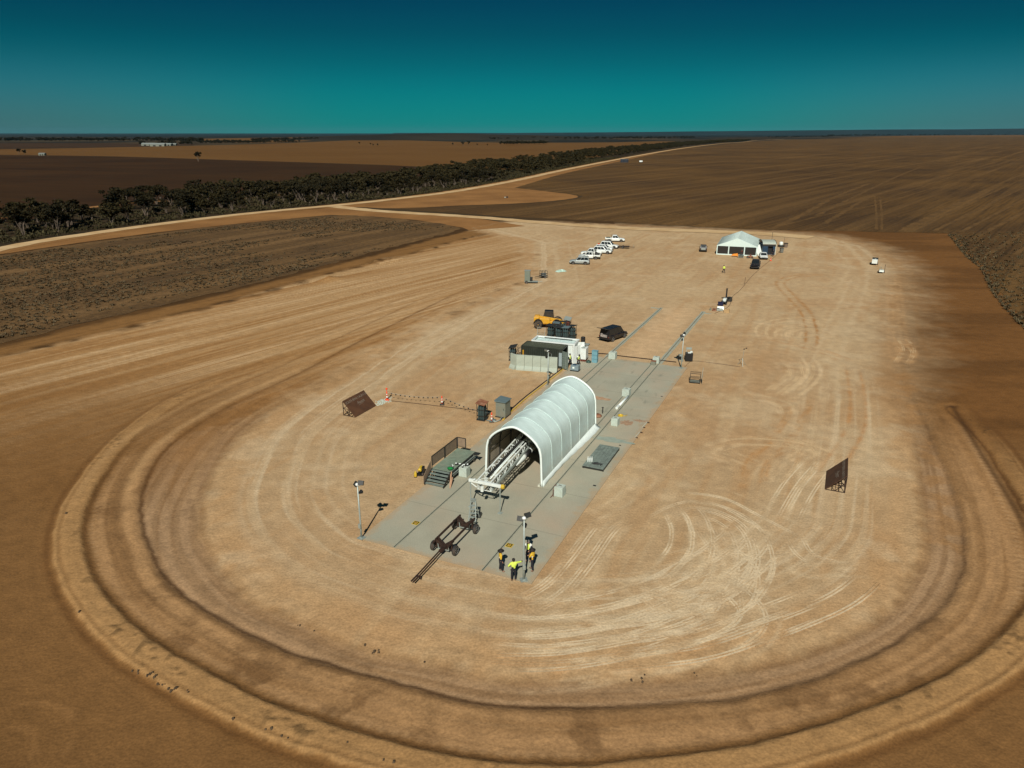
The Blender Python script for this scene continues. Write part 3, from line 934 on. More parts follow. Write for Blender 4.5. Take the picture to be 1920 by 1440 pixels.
tyre_tracks("tyre_tracks", [(ZM([(960, 503), (800, 480), (690, 485), (610, 515), (615, 565), (660, 590)]), 0.75, 1), (ZM([(940, 523), (780, 512), (705, 540), (715, 590)]), 0.75, 1), (ZM([(860, 520), (780, 540), (775, 590)]), 0.75, 1),
    (ZM([(830, 655), (870, 730), (830, 800), (720, 880)]), 0.75, 2), (ZM([(760, 690), (780, 760), (700, 830), (660, 850)]), 0.75, 2), (ZM([(560, 860), (660, 880), (730, 910), (750, 960)]), 0.75, 1), (ZM([(1280, 590), (1330, 640), (1300, 700)]), 0.7, 1), (ZM([(1300, 560), (1345, 630), (1310, 700)]), 0.7, 1),
    (ZM([(300, 1150), (500, 1090), (800, 1110), (1000, 1180)]), 0.75, 2), (ZM([(600, 1085), (740, 1085), (830, 1140), (810, 1230), (720, 1330)]), 0.75, 1)], (196, 168, 128), 6, 0.010, 0.14)

def heading(p, q):
    a, b = G(*p), G(*q)
    return math.atan2(b[1] - a[1], b[0] - a[0])

# ---- paddocks
FUR = heading((1690, 437), (1920, 332))
m_field = earth("ploughed_paddock", rgb(96, 70, 36), 0.5, 0.8, FUR, (rgb(74, 54, 31), rgb(54, 40, 23), rgb(114, 86, 50)), (0.012, 0))
m_stub = earth("stubble", rgb(98, 74, 44), 0.5, 0.9, heading((0, 600), (640, 470)), (rgb(84, 64, 40), rgb(70, 54, 35), rgb(122, 94, 60)), (0.07, 0))
m_dark = earth("dark_paddock", rgb(60, 38, 12), 0.22, 0.4, heading((0, 330), (500, 345)), (rgb(44, 26, 6), rgb(36, 21, 5), rgb(66, 41, 14)), (0.01, 0))
m_gold = earth("straw_paddock", rgb(98, 68, 30), 0.2, 0.3, heading((0, 280), (500, 300)), (rgb(106, 76, 38), rgb(82, 56, 24), rgb(102, 66, 26)), (0.004, 0))
m_verge = earth("scrubby_verge", rgb(58, 45, 26), 0.4, 0.9, None, (rgb(40, 32, 18),), (0.2, 0))
m_road = earth("pale_gravel", rgb(196, 168, 126), 0.12, 0.25, None, (rgb(182, 150, 106),), (0.15, 0))
m_sand = earth("orange_sand", rgb(144, 104, 60), 0.16, 0.3, None, (rgb(126, 89, 50),), (0.06, 0))
m_red = earth("red_brown_paddock", rgb(62, 42, 24), 0.2, 0.3, heading((0, 272), (500, 268)), (rgb(54, 38, 22), rgb(46, 32, 18), rgb(72, 50, 28)), (0.004, 0))
m_scrub = earth("far_scrub_ground", rgb(30, 29, 23), 0.3, 0.3, None, (rgb(40, 37, 28),), (0.003, 0))

sheet("field", [(1700, 256.5), (1480, 262), (1400, 266.5), (1320, 275), (1250, 283), (1170, 299), (1090, 316), (1040, 328), (985, 344), (962, 353), (1010, 357), (1075, 364), (1090, 371), (1040, 378), (960, 383), (850, 387),
                (745, 391.5), (850, 399), (960, 407), (1100, 413), (1240, 421), (1400, 430), (1560, 433), (1680, 436), (1780, 438), (1800, 452), (1818, 475), (1850, 503), (1872, 545),
                (1905, 585), (1965, 640), (2300, 700), (2700, 500), (2600, 330), (2100, 262)], 0.05, m_field, 2, 0.5)
sheet("stubble_field", [(-500, 600), (-150, 505), (0, 479), (150, 457), (300, 437), (450, 420), (620, 404), (700, 407), (780, 414), (868, 428), (800, 447), (720, 468), (640, 489), (520, 521), (420, 546), (200, 596), (0, 643), (-300, 712), (-700, 790)],
      0.04, m_stub, 2, 0.9)
sheet("dark_field", [(-900, 290), (-300, 286), (0, 291), (220, 294), (440, 301), (720, 310), (980, 319.5), (800, 332), (700, 345), (400, 372), (100, 415), (-200, 460), (-800, 480), (-1300, 400)], 0.07, m_dark, 2)
sheet("straw_field", [(-900, 286), (-400, 281), (0, 280), (250, 275.5), (480, 270.5), (640, 264), (700, 262), (830, 265), (940, 267.5), (1150, 267), (1270, 265), (1180, 284), (1090, 300), (980, 319), (720, 309.5), (440, 300.5), (220, 293.5), (0, 290.5), (-500, 287)],
      0.10, m_gold, 2)
sheet("red_field", [(-900, 272), (-300, 268.5), (0, 268), (150, 268), (270, 269.5), (380, 271), (250, 275.2), (0, 279.6), (-400, 280.6), (-900, 285)], 0.14, m_red, 2)
sheet("pale_field", [(330, 261.5), (420, 259.5), (560, 257.5), (640, 256.5), (600, 262), (520, 267.5), (430, 267), (380, 265)], 0.3, m_gold, 2)
sheet("far_field", [(1560, 258.5), (1700, 254.5), (1920, 253), (2300, 252.5), (2300, 254.5), (1920, 256.6), (1700, 257.5)], 0.3, m_gold, 2)
sheet("verge", [(-500, 700), (-200, 525), (0, 466), (150, 440), (300, 419), (450, 401), (600, 386), (740, 371), (850, 356), (960, 336), (1040, 318), (1100, 306), (1170, 293), (1260, 277), (1340, 268), (1400, 263.5), (1500, 257),
                (1440, 256), (1330, 261), (1240, 268), (1150, 281), (1060, 298), (960, 312), (860, 330), (740, 345), (600, 360), (420, 372), (260, 385), (100, 405), (-100, 440), (-500, 540)], 0.085, m_verge, 2, 0.6)
sheet("orange_shoulder", [(965, 352.5), (1060, 363), (1084, 370), (1036, 377), (960, 382), (850, 386), (745, 391), (690, 389), (645, 387), (740, 376), (850, 362), (960, 342), (1040, 325), (1100, 313), (1170, 299), (1250, 283), (1170, 301), (1090, 318), (1040, 330), (990, 345)],
      0.055, m_sand, 2, 0.3)
sheet("orange_shoulder", [(560, 395), (640, 388), (720, 398), (800, 403), (900, 410), (985, 424), (880, 432), (868, 427), (780, 412.5), (700, 406), (620, 403), (450, 419), (300, 435), (150, 455), (0, 477), (-150, 503), (-150, 490), (0, 469), (150, 443.5), (300, 422), (450, 404)], 0.034, m_sand, 1)
ROADPX = [(-300, 540), (0, 467.5), (150, 441.5), (300, 420.5), (450, 402.5), (560, 391.5), (640, 384.5), (740, 373.5), (850, 359.5), (960, 340), (1040, 322.5), (1100, 310.3), (1170, 296.8), (1260, 281), (1340, 270.5), (1392, 266.5), (1420, 263.3), (1470, 261)]
ribbon("road_shoulder", ROADPX, 11.5, 0.075, m_sand, 4, 0.15)
ribbon("dirt_road", ROADPX, 5.6, 0.13, m_road, 4, 0.10)
ribbon("access_road", [(618, 386.5), (660, 391), (720, 396.5), (800, 401.5), (900, 408), (1000, 416.5), (1100, 424), (1200, 429.5), (1320, 434), (1430, 438.5), (1520, 446)], lambda t: 6.5 + 3.5 * max(0, t - 0.6), 0.09, m_road, 4, 0.12)
ribbon("dirt_track", [(-150, 428), (60, 401.5), (140, 393), (260, 380), (420, 374.5), (560, 362), (640, 355)], 5.0, 0.14, m_sand, 4, 0.2)
trk_z = 0.056
m_trk = earth("wheel_marks", rgb(102, 76, 43), 0.35, 0.3, None, (rgb(86, 64, 37),), (0.1, 0))
for ps, w in [([(1440, 432), (1500, 405), (1560, 372), (1630, 344)], 2.2), ([(1530, 405), (1600, 370), (1680, 332), (1730, 312)], 1.6), ([(1545, 420), (1640, 366), (1740, 345), (1800, 327), (1920, 296)], 1.8),
              ([(1690, 433), (1790, 385), (1880, 342), (1960, 312)], 2.2), ([(1705, 433), (1800, 389), (1890, 348), (1960, 318)], 1.0), ([(1750, 434), (1840, 390), (1920, 352)], 1.2),
              ([(1800, 436), (1870, 400), (1925, 372)], 1.3), ([(1855, 432), (1925, 395)], 1.4), ([(1900, 478), (1960, 445)], 1.2), ([(1643, 432), (1643, 400), (1640, 368)], 0.8), ([(1653, 432), (1653, 400), (1650, 370)], 0.8),
              ([(1460, 425), (1560, 400), (1640, 385), (1760, 350)], 1.2), ([(1820, 452), (1880, 420), (1940, 390)], 1.0), ([(1850, 480), (1930, 430)], 1.2)]:
    trk_z += 0.004
    ribbon("wheel_track", ps, w, trk_z, m_trk, 4, 0.5)

# ---- low hills along the horizon
def hills(name, x0, x1, dist, h, m, seed, depth=1500, fr=6):
    n = 60
    vs, fs = [], []
    for i in range(n + 1):
        t = i / n
        x = x0 + (x1 - x0) * t
        e = h(t) * (0.8 + 0.4 * float(fbm(np.array([t * fr]), np.array([0.3]), seed, 4)[0]))
        vs += [(x, dist, -1), (x, dist + depth * 0.5, e), (x, dist + depth * 1.5, -1)]
        if i:
            a = 3 * i
            fs += [(a - 3, a, a + 1, a - 2), (a - 2, a + 1, a + 2, a - 1)]
    mb = MB()
    mb.add(vs, fs)
    o = mb.build(name, m, smooth=True)
    o["kind"] = "structure"
    if o.data.polygons[0].normal.z < 0: o.data.flip_normals()
    return o
m_hill = earth("hazed_hill_scrub", rgb(24, 33, 36), 0.2, 0.1, None, (rgb(34, 41, 42),), (0.0006, 0))  # far scrub with the blue of distance haze in its colour
m_hill2 = earth("near_hill_scrub", rgb(36, 32, 24), 0.25, 0.2, None, (rgb(50, 44, 32),), (0.002, 0))
hills("hills", -2500, 14000, 15000, lambda t: 40 + 105 * min(1, max(0, (t - 0.15) / 0.75)), m_hill, 3, 2500)
hills("hills", -16000, 3000, 17000, lambda t: 26, m_hill, 5, 2500)
hills("hills", -1150, 520, 3300, lambda t: 27.5 * math.sin(PI * t) ** 0.7, m_hill2, 9, 900)

# ------------------------------------------------------------------ concrete pad, rails, strips
def concrete():
    m = mat("pad_concrete", (0.335, 0.325, 0.240), 0.85, var=0.12, scale=0.30, tint=(0.40, 0.325, 0.225), tamt=0.9, bump=0.0)
    n = m.node_tree
    L = n.links
    b = n.nodes["Principled BSDF"]
    src = b.inputs["Base Color"].links[0].from_socket
    t = n.nodes.new("ShaderNodeTexCoord")
    sp = n.nodes.new("ShaderNodeSeparateXYZ")
    L.new(t.outputs["Object"], sp.inputs[0])
    def joint(sock, period, w):
        q = n.nodes.new("ShaderNodeMath"); q.operation = 'PINGPONG'
        L.new(sock, q.inputs[0]); q.inputs[1].default_value = period / 2
        r = n.nodes.new("ShaderNodeMath"); r.operation = 'LESS_THAN'
        L.new(q.outputs[0], r.inputs[0]); r.inputs[1].default_value = w
        return r.outputs[0]
    j1 = joint(sp.outputs["Y"], 6.6, 0.025)
    no = n.nodes.new("ShaderNodeTexNoise"); no.inputs["Scale"].default_value = 0.9; no.inputs["Detail"].default_value = 8
    mp = n.nodes.new("ShaderNodeMapping"); mp.inputs["Scale"].default_value = (1.4, 0.45, 1)
    L.new(t.outputs["Object"], mp.inputs[0]); L.new(mp.outputs[0], no.inputs["Vector"])
    r = n.nodes.new("ShaderNodeMapRange"); r.inputs[1].default_value, r.inputs[2].default_value = 0.6, 0.74; r.inputs[4].default_value = 0.5
    L.new(no.outputs["Fac"], r.inputs[0])
    far = n.nodes.new("ShaderNodeMapRange"); far.inputs[1].default_value, far.inputs[2].default_value = 24, 34
    L.new(sp.outputs["Y"], far.inputs[0])
    mm = n.nodes.new("ShaderNodeMath"); mm.operation = 'MULTIPLY'
    L.new(r.outputs[0], mm.inputs[0]); L.new(far.outputs[0], mm.inputs[1])
    x = n.nodes.new("ShaderNodeMix"); x.data_type = 'RGBA'
    L.new(mm.outputs[0], x.inputs["Factor"]); L.new(src, x.inputs["A"]); x.inputs["B"].default_value = (0.13, 0.14, 0.105, 1)
    y = n.nodes.new("ShaderNodeMix"); y.data_type = 'RGBA'
    j = n.nodes.new("ShaderNodeMath"); j.operation = 'MULTIPLY'; L.new(j1, j.inputs[0]); j.inputs[1].default_value = 0.55
    L.new(j.outputs[0], y.inputs["Factor"]); L.new(x.outputs["Result"], y.inputs["A"]); y.inputs["B"].default_value = (0.11, 0.115, 0.085, 1)
    def mth(op, a, b_):
        q = n.nodes.new("ShaderNodeMath"); q.operation = op
        for i, v in enumerate((a, b_)):
            if isinstance(v, (int, float)): q.inputs[i].default_value = v
            else: L.new(v, q.inputs[i])
        return q.outputs[0]
    ed_ = mth('MINIMUM', mth('MINIMUM', sp.outputs["X"], mth('SUBTRACT', 14.1, sp.outputs["X"])), mth('MINIMUM', sp.outputs["Y"], mth('SUBTRACT', 52.6, sp.outputs["Y"])))
    sn = n.nodes.new("ShaderNodeTexNoise"); sn.inputs["Scale"].default_value = 0.8; sn.inputs["Detail"].default_value = 9; sn.inputs["Roughness"].default_value = 0.65
    L.new(t.outputs["Object"], sn.inputs["Vector"])
    ef = n.nodes.new("ShaderNodeMapRange"); ef.inputs[1].default_value, ef.inputs[2].default_value, ef.inputs[3].default_value, ef.inputs[4].default_value = 0.0, 0.55, 1.0, 0.0
    L.new(mth('SUBTRACT', ed_, mth('MULTIPLY', mth('SUBTRACT', sn.outputs["Fac"], 0.47), 3.0)), ef.inputs[0])
    sd2 = n.nodes.new("ShaderNodeMix"); sd2.data_type = 'RGBA'
    L.new(mth('MULTIPLY', ef.outputs[0], 0.5), sd2.inputs["Factor"]); L.new(y.outputs["Result"], sd2.inputs["A"]); sd2.inputs["B"].default_value = rgb(172, 142, 104) + (1,)
    y = sd2
    gr = n.nodes.new("ShaderNodeTexNoise"); gr.inputs["Scale"].default_value = 14; gr.inputs["Detail"].default_value = 6
    L.new(t.outputs["Object"], gr.inputs["Vector"])
    gm = n.nodes.new("ShaderNodeMapRange"); gm.inputs[1].default_value, gm.inputs[2].default_value, gm.inputs[3].default_value, gm.inputs[4].default_value = 0.25, 0.75, 0.86, 1.14
    L.new(gr.outputs["Fac"], gm.inputs[0])
    z = n.nodes.new("ShaderNodeMix"); z.data_type = 'RGBA'; z.blend_type = 'MULTIPLY'; z.inputs["Factor"].default_value = 1
    L.new(y.outputs["Result"], z.inputs["A"]); L.new(gm.outputs[0], z.inputs["B"])
    L.new(z.outputs["Result"], b.inputs["Base Color"])
    return m
m_pad = concrete()
mb = MB()
mb.box((7.05, 26.3, -0.4), (14.1, 52.6, 0.4 + TOP))
o = mb.build("concrete_pad", m_pad, None, pad(0, 0), PADZ)
tag(o, kind="structure")
mb = MB()
mb.box((3.04, 69.0, -0.3), (0.60, 32.6, 0.35))
mb.box((2.0, 84.6, -0.3), (1.4, 0.6, 0.33))
mb.box((10.34, 69.0, -0.3), (0.72, 32.6, 0.35))
mb.box((11.3, 84.2, -0.3), (1.2, 0.5, 0.33))
tag(mb.build("concrete_strip", mat("strip_concrete", (0.31, 0.335, 0.265), 0.85, var=0.12, scale=0.8, tint=DUST, tamt=0.5), None, pad(0, 0), PADZ), kind="structure")
m_lip = mat("rail_lip", (0.29, 0.30, 0.225), 0.8, var=0.15)
def rail(a, b0, b1, w, label, a1=None):
    a1 = a if a1 is None else a1
    t = padthing("guide_rail", label, "rail", a, b0, TOP, -math.atan2(a1 - a, b1 - b0) , "steel rails set in the concrete")
    L = math.hypot(a1 - a, b1 - b0)
    q = MB(); q.box((0, L / 2, 0), (w, L, 0.012)); q.build("rail_slot", M["rail_dark"], t)
    for s in (-1, 1):
        q = MB(); q.box((s * (w / 2 + 0.03), L / 2, 0), (0.06, L, 0.018)); q.build("rail_edge", m_lip, t)
rail(3.05, 0.05, 84.9, 0.07, "long dark steel rail running the full length of the pad's left side")
rail(10.35, 0.05, 84.9, 0.07, "long dark steel rail along the pad's right side past the people", 10.3)
rail(4.0, 29.2, 52.3, 0.06, "short thin steel rail behind the white shelter, left of the pair")
rail(9.45, 28.6, 52.3, 0.06, "short thin steel rail behind the white shelter, right of the pair")
# dust blown onto the slab
def blob(name, a, b, ra, rb, m, z, n=26, kind="stuff", jag=0.35):
    vs = [(0, 0, 0)]
    for k in range(n):
        t = 2 * PI * k / n
        r = 1 + rnd.uniform(-jag, jag)
        vs.append((math.cos(t) * ra * r, math.sin(t) * rb * r, 0))
    fs = [(0, 1 + k, 1 + (k + 1) % n) for k in range(n)]
    q = MB(); q.add(vs, fs)
    o = q.build(name, m, None, pad(a, b, z), PADZ)
    o["kind"] = kind
    return o
m_stain = mat("dust_on_slab", (0.40, 0.25, 0.145), 0.9, var=0.3, scale=2)
m_stain2 = mat("orange_dust", (0.33, 0.21, 0.125), 0.9, var=0.3, scale=2)
m_wet = mat("damp_patch", (0.27, 0.315, 0.255), 0.7, var=0.15, scale=2)
blob("dust_patch", 7.2, 36.8, 1.2, 0.45, m_stain, TOP + 0.004)
blob("dust_patch", 12.1, 30.8, 0.6, 0.55, m_stain2, TOP + 0.004, jag=0.55)
blob("dust_patch", 13.2, 31.9, 0.7, 0.35, m_stain2, TOP + 0.004, jag=0.55)
blob("damp_patch", 11.8, 25.8, 2.0, 0.55, m_wet, TOP + 0.004)
# ------------------------------------------------------------------ fabric shelter on rails
def arch(inset=0.0):
    """half-open section of the shelter: legs, rounded eaves, soft ridge (x across, z up)"""
    w, pts = 2.70 - inset, []
    ez, rz = 3.35, 5.1 - inset
    raw = [(-w, 0), (-w + 0.05, 1.2), (-w + 0.10, 2.4), (-w + 0.18, 3.1), (-w + 0.42, 3.72), (-w + 0.95, 4.28), (-w + 1.6, 4.72), (-w + 2.2, 5.0), (0, 5.1)]
    raw = [(x, z * (rz / 5.1)) for x, z in raw]
    raw = raw + [(-x, z) for x, z in raw[-2::-1]]
    return smooth_poly(raw, 3)

sh = padthing("fabric_shelter", "white arched fabric shelter open at both ends over the launch truss", "shelter", 6.7, 13.5, TOP)
SL = 14.9
sec = arch()
mb = MB()
nb = 42
ribs = [SL * k / 6 for k in range(7)]
vs, fs = [], []
for i in range(nb + 1):
    y = SL * i / nb
    u = (y / (SL / 6)) % 1.0
    sag = 0.05 * math.sin(PI * u) ** 1.0          # cloth hangs in a little between the hoops
    for (x, z) in sec:
        k = 1 - sag / 2.7 * (0.4 + 0.6 * min(1, z / 3.0))
        vs.append((x * k, y, z * (1 - sag / 5.1) + 0.02 * math.sin(5 * y + 3 * x) * (0 < i < nb)))
n = len(sec)
for i in range(nb):
    for k in range(n - 1):
        fs.append((i * n + k, i * n + k + 1, (i + 1) * n + k + 1, (i + 1) * n + k))
mb.add(vs, fs)
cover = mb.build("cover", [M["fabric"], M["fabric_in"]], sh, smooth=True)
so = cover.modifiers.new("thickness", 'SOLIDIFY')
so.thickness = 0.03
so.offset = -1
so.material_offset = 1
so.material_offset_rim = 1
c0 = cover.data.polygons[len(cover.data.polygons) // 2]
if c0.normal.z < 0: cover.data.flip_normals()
for y in (0.0, SL):
    mb = MB()
    mb.tube([(x, y, z + 0.02) for x, z in sec], 0.10, 8)
    mb.build("end_hem", M["trim"], sh, smooth=True)
for y in ribs[1:-1]:
    mb = MB()
    mb.tube([(x * 1.006, y, z * 1.003) for x, z in sec], 0.02, 6)
    mb.build("seam", M["fabric"], sh, smooth=True)
fr = arch(0.14)
for y in [0.25] + ribs[1:-1] + [SL - 0.25]:
    mb = MB()
    mb.tube([(x, y, z) for x, z in fr], 0.05, 6)
    mb.build("hoop", M["dark_steel"], sh, smooth=True)
mb = MB()
for x, z in ((-2.47, 1.15), (2.47, 1.15), (-2.45, 2.35), (2.45, 2.35), (-2.2, 3.6), (2.2, 3.6), (0, 4.92)):
    mb.tube([(x, 0.2, z), (x, SL - 0.2, z)], 0.035, 6)
mb.build("purlins", M["dark_steel"], sh)
# loose skirt lying out along the right side
mb = MB()
vs, fs = [], []
for i in range(31):
    y = SL * i / 30
    o_ = 0.10 + 0.42 * sm(0.25, 0.95, i / 30.0) + 0.03 * math.sin(i * 1.7)
    vs += [(2.70, y, 0.42), (2.74 + o_ * 0.35, y, 0.16), (2.74 + o_, y, 0.015)]
    if i:
        a = 3 * i
        fs += [(a - 3, a, a + 1, a - 2), (a - 2, a + 1, a + 2, a - 1)]
mb.add([tuple(float(q) for q in v) for v in vs], fs)
sk = mb.build("skirt", M["trim"], sh, smooth=True)
so = sk.modifiers.new("thickness", 'SOLIDIFY'); so.thickness = 0.02
for x in (-2.45, 2.45):
    for y in (0.1, SL - 0.1):
        mb = MB(); mb.box((x, y, 0), (0.2, 0.4, 0.16), top=(0.9, 0.8)); mb.build("wheel_box", M["cream"], sh)

# ------------------------------------------------------------------ launch truss and rocket
TILT = math.atan2(0.55, 7.0)
tr = padthing("launch_truss", "long white lattice launch truss with a crossbeam standing on two thin legs", "launch truss", 6.55, 7.85, TOP)
TL, TZ, HW, HH = 17.0, 2.42, 0.58, 0.80
def tz(y): return TZ + math.tan(TILT) * y
def lattice(mb, y0, y1, n, x0, x1, za, zb):
    for x in (x0, x1):
        for o_ in (za, zb):
            mb.bar((x, y0, tz(y0) + o_), (x, y1, tz(y1) + o_), 0.10)
    for i in range(n + 1):
        y = y0 + (y1 - y0) * i / n
        mb.bar((x0, y, tz(y) + za), (x1, y, tz(y) + za), 0.045)
        mb.bar((x0, y, tz(y) + zb), (x1, y, tz(y) + zb), 0.045)
        for x in (x0, x1): mb.bar((x, y, tz(y) + za), (x, y, tz(y) + zb), 0.045)
        if i < n:
            y2 = y0 + (y1 - y0) * (i + 1) / n
            ym = (y + y2) / 2
            for x in (x0, x1):
                mb.bar((x, y, tz(y) + za), (x, ym, tz(ym) + zb), 0.04)
                mb.bar((x, ym, tz(ym) + zb), (x, y2, tz(y2) + za), 0.04)
            if i % 2: mb.bar((x0, y, tz(y) + za), (x1, y2, tz(y2) + za), 0.04); mb.bar((x1, y, tz(y) + zb), (x0, y2, tz(y2) + zb), 0.04)
            else: mb.bar((x1, y, tz(y) + za), (x0, y2, tz(y2) + za), 0.04); mb.bar((x0, y, tz(y) + zb), (x1, y2, tz(y2) + zb), 0.04)
mb = MB()
lattice(mb, 0.25, TL, 13, -HW, HW, -HH, 0.0)
mb.build("lattice", M["white"], tr)
mb = MB()
for y0, y1, x, w, h, mi in ((0.8, 9.5, 0.02, 0.26, 0.06, 0),):
    mb.bar((x, y0, tz(y0) + 0.07), (x, y1, tz(y1) + 0.07), h, w, mi, up=(1, 0, 0))
for i in range(30):
    y = 0.9 + i * 0.29
    mb.bar((-0.12, y, tz(y) + 0.11), (0.16, y, tz(y) + 0.11), 0.05)
mb.build("cable_tray", M["dark_steel"], tr)
mb = MB()
mb.tube([(0.36, 0.6, tz(0.6) + 0.10), (0.36, 12, tz(12) + 0.10)], 0.045, 8)
mb.tube([(0.24, 1.6, tz(1.6) + 0.10), (0.24, 9, tz(9) + 0.10)], 0.03, 6)
mb.build("conduit", M["trim"], tr, smooth=True)
mb = MB()
mb.bar((HW + 0.12, 0.3, tz(0.3) - 0.62), (HW + 0.12, TL, tz(TL) - 0.62), 0.12, 0.24)
mb.build("launch_rail", M["steel"], tr)
mb = MB()
mb.bar((-1.28, 0.05, tz(0) - 0.02), (1.62, 0.05, tz(0) - 0.02), 0.20, 0.24)
mb.box((-0.72, -0.06, tz(0) + 0.13), (0.16, 0.2, 0.10)); mb.box((-0.45, -0.06, tz(0) + 0.13), (0.10, 0.2, 0.10))
mb.bar((-1.2, 0.05, tz(0) - 0.2), (-HW, 0.05, tz(0) - 0.55), 0.08)
mb.build("crossbeam", M["white"], tr, bevel=0.015)
mb = MB()
mb.lathe([(0.05, -0.02), (0.19, 0.0), (0.20, 0.18), (0.15, 0.26)], (1.62, 0.05, tz(0) - 0.02), 12, 'x')
mb.build("end_cap", M["yellow"], tr)
for x in (-1.13, 1.52):
    mb = MB()
    mb.tube([(x, 0, 0.04), (x, 0, tz(0) - 0.15)], 0.04, 8)
    mb.tube([(x, 0, tz(0) - 1.1), (x, 0, tz(0) - 0.15)], 0.055, 8)
    lg = mb.build("leg", M["steel"], tr)
    mb = MB(); mb.box((x, 0, 0), (0.34, 0.34, 0.04)); mb.bar((x - 0.18, -0.1, 0.03), (x + 0.18, 0.1, 0.03), 0.05)
    mb.build("foot", M["steel"], lg)
mb = MB()
mb.tube([(-0.05, -0.05, tz(0) - 0.75), (-0.05, -0.05, tz(0) - 0.35)], 0.14, 10)
mb.build("winch", M["white"], tr)
mb = MB()
for s in (-1, 1):
    mb.bar((s * 0.9, 14.5, 0), (s * 0.45, 14.0, tz(14) - HH), 0.16); mb.bar((s * 0.9, 13.0, 0), (s * 0.45, 13.8, tz(14) - HH), 0.16)
mb.bar((-0.9, 14.5, 0.08), (0.9, 14.5, 0.08), 0.16); mb.bar((-0.9, 13.0, 0.08), (0.9, 13.0, 0.08), 0.16)
mb.build("pedestal", M["white"], tr)

rk = padthing("rocket", "slender rocket with a white pointed nose slung under the white launch truss", "rocket", 7.30, 12.75, TOP + 1.93)
rk.rotation_euler = (TILT, 0, PADZ)
R0 = 0.24
mb = MB()
mb.lathe([(0.004, 0.0), (0.045, 0.12), (0.10, 0.4), (0.155, 0.8), (0.20, 1.2), (0.228, 1.55), (R0, 1.85)], (0, 0, 0), 20, 'y')
mb.build("nose_cone", M["white"], rk, smooth=True)
mb = MB(); mb.lathe([(R0, 1.85), (R0, 2.9)], (0, 0, 0), 20, 'y'); mb.build("black_section", M["black"], rk, smooth=True)
mb = MB(); mb.lathe([(R0 + 0.012, 2.9), (R0 + 0.012, 3.15), (R0 + 0.012, 3.5)], (0, 0, 0), 20, 'y'); mb.build("silver_band", M["rim"], rk, smooth=True)
mb = MB(); mb.lathe([(R0, 3.5), (R0, 5.6), (R0 + 0.02, 5.7), (R0 + 0.02, 9.2), (0.2, 9.4)], (0, 0, 0), 20, 'y'); mb.build("motor_body", M["bodygrey"], rk, smooth=True)
for k in range(4):
    a = PI / 4 + k * PI / 2
    mb = MB()
    d = Vector((math.cos(a), 0, math.sin(a))); nrm = Vector((-math.sin(a), 0, math.cos(a))) * 0.015
    q = [d * R0 + Vector((0, 8.2, 0)), d * (R0 + 0.36) + Vector((0, 8.8, 0)), d * (R0 + 0.36) + Vector((0, 9.3, 0)), d * R0 + Vector((0, 9.2, 0))]
    mb.loft([[p + nrm for p in q], [p - nrm for p in q]])
    mb.build("fin", M["black"], rk)
for y in (3.6, 7.0):
    mb = MB(); mb.lathe([(R0 + 0.03, y), (R0 + 0.03, y + 0.12)], (0, 0, 0), 16, 'y'); mb.bar((0, y + 0.06, R0), (-0.25, y + 0.06, R0 + 0.45), 0.06); mb.build("hanger", M["steel"], rk)

# ------------------------------------------------------------------ rusty dolly trailer
def wheel(parent, c, r, w, axis='x', rimm=None, n=18):
    mb = MB()
    prof = [(r * 0.62, -w / 2), (r * 0.9, -w / 2), (r, -w * 0.3), (r, w * 0.3), (r * 0.9, w / 2), (r * 0.62, w / 2)]
    mb.lathe(prof, (0, 0, 0), n, axis)
    t = mb.build("wheel", M["tyre"], parent, c, smooth=False)
    mb = MB()
    mb.lathe([(r * 0.12, -w * 0.5), (r * 0.5, -w * 0.40), (r * 0.62, -w * 0.52), (r * 0.62, w * 0.52), (r * 0.5, w * 0.40), (r * 0.12, w * 0.5)], (0, 0, 0), n, axis)
    mb.build("rim", rimm or M["rim"], t)
    return t
dl = thing("dolly_trailer", "rusty brown four-wheeled dolly trailer with two long rails and a drawbar", "trailer", (-4.30, 47.10, TOP), rad(-24.0))
mb = MB()
for s in (-1, 1):
    mb.bar((s * 0.62, -1.75, 1.02), (s * 0.62, 2.15, 1.02), 0.10, 0.14)
    mb.bar((s * 0.62, -2.1, 0.92), (s * 0.62, -1.7, 0.98), 0.12, 0.12)
mb.build("side_rails", M["rust"], dl)
for y in (-1.55, 1.75):
    mb = MB()
    mb.bar((-0.72, y, 0.42), (0.72, y, 0.42), 0.16, 0.16)
    for s in (-1, 1):
        mb.bar((s * 0.62, y, 0.42), (s * 0.62, y, 1.0), 0.12)
        mb.bar((s * 0.66, y + 0.18, 1.02), (s * 0.12, y + 0.05, 0.62), 0.14, 0.2)
        mb.bar((s * 0.66, y - 0.18, 1.02), (s * 0.12, y - 0.05, 0.62), 0.10, 0.2)
    mb.bar((-0.2, y, 0.60), (0.2, y, 0.60), 0.3, 0.14)
    mb.build("cradle", M["rust"], dl)
    mb = MB()
    for s in (-1, 1): mb.bar((s * 0.42, y - 0.12, 0.36), (s * 0.46, y - 0.14, 0.86), 0.05)
    mb.bar((-0.45, y - 0.14, 0.33), (0.45, y - 0.14, 0.33), 0.06)
    mb.build("axle_frame", M["steel"], dl)
    for s in (-1, 1): wheel(dl, (s * 0.90, y, 0.38), 0.38, 0.24)
mb = MB()
mb.bar((-0.0, -1.6, 0.42), (-0.0, -2.15, 0.42), 0.3, 0.16)
for s in (-1, 1):
    mb.bar((s * 0.09, -2.1, 0.43), (s * 0.09, -5.3, 0.30), 0.075)
    mb.tube([(s * 0.09, -5.3, 0.30), (s * 0.09, -6.0, 0.30)], 0.06, 8)
mb.bar((-0.12, -5.3, 0.30), (0.12, -5.3, 0.30), 0.08)
mb.tube([(0.14, -5.2, 0.30), (0.16, -5.2, 0.02)], 0.04, 8)
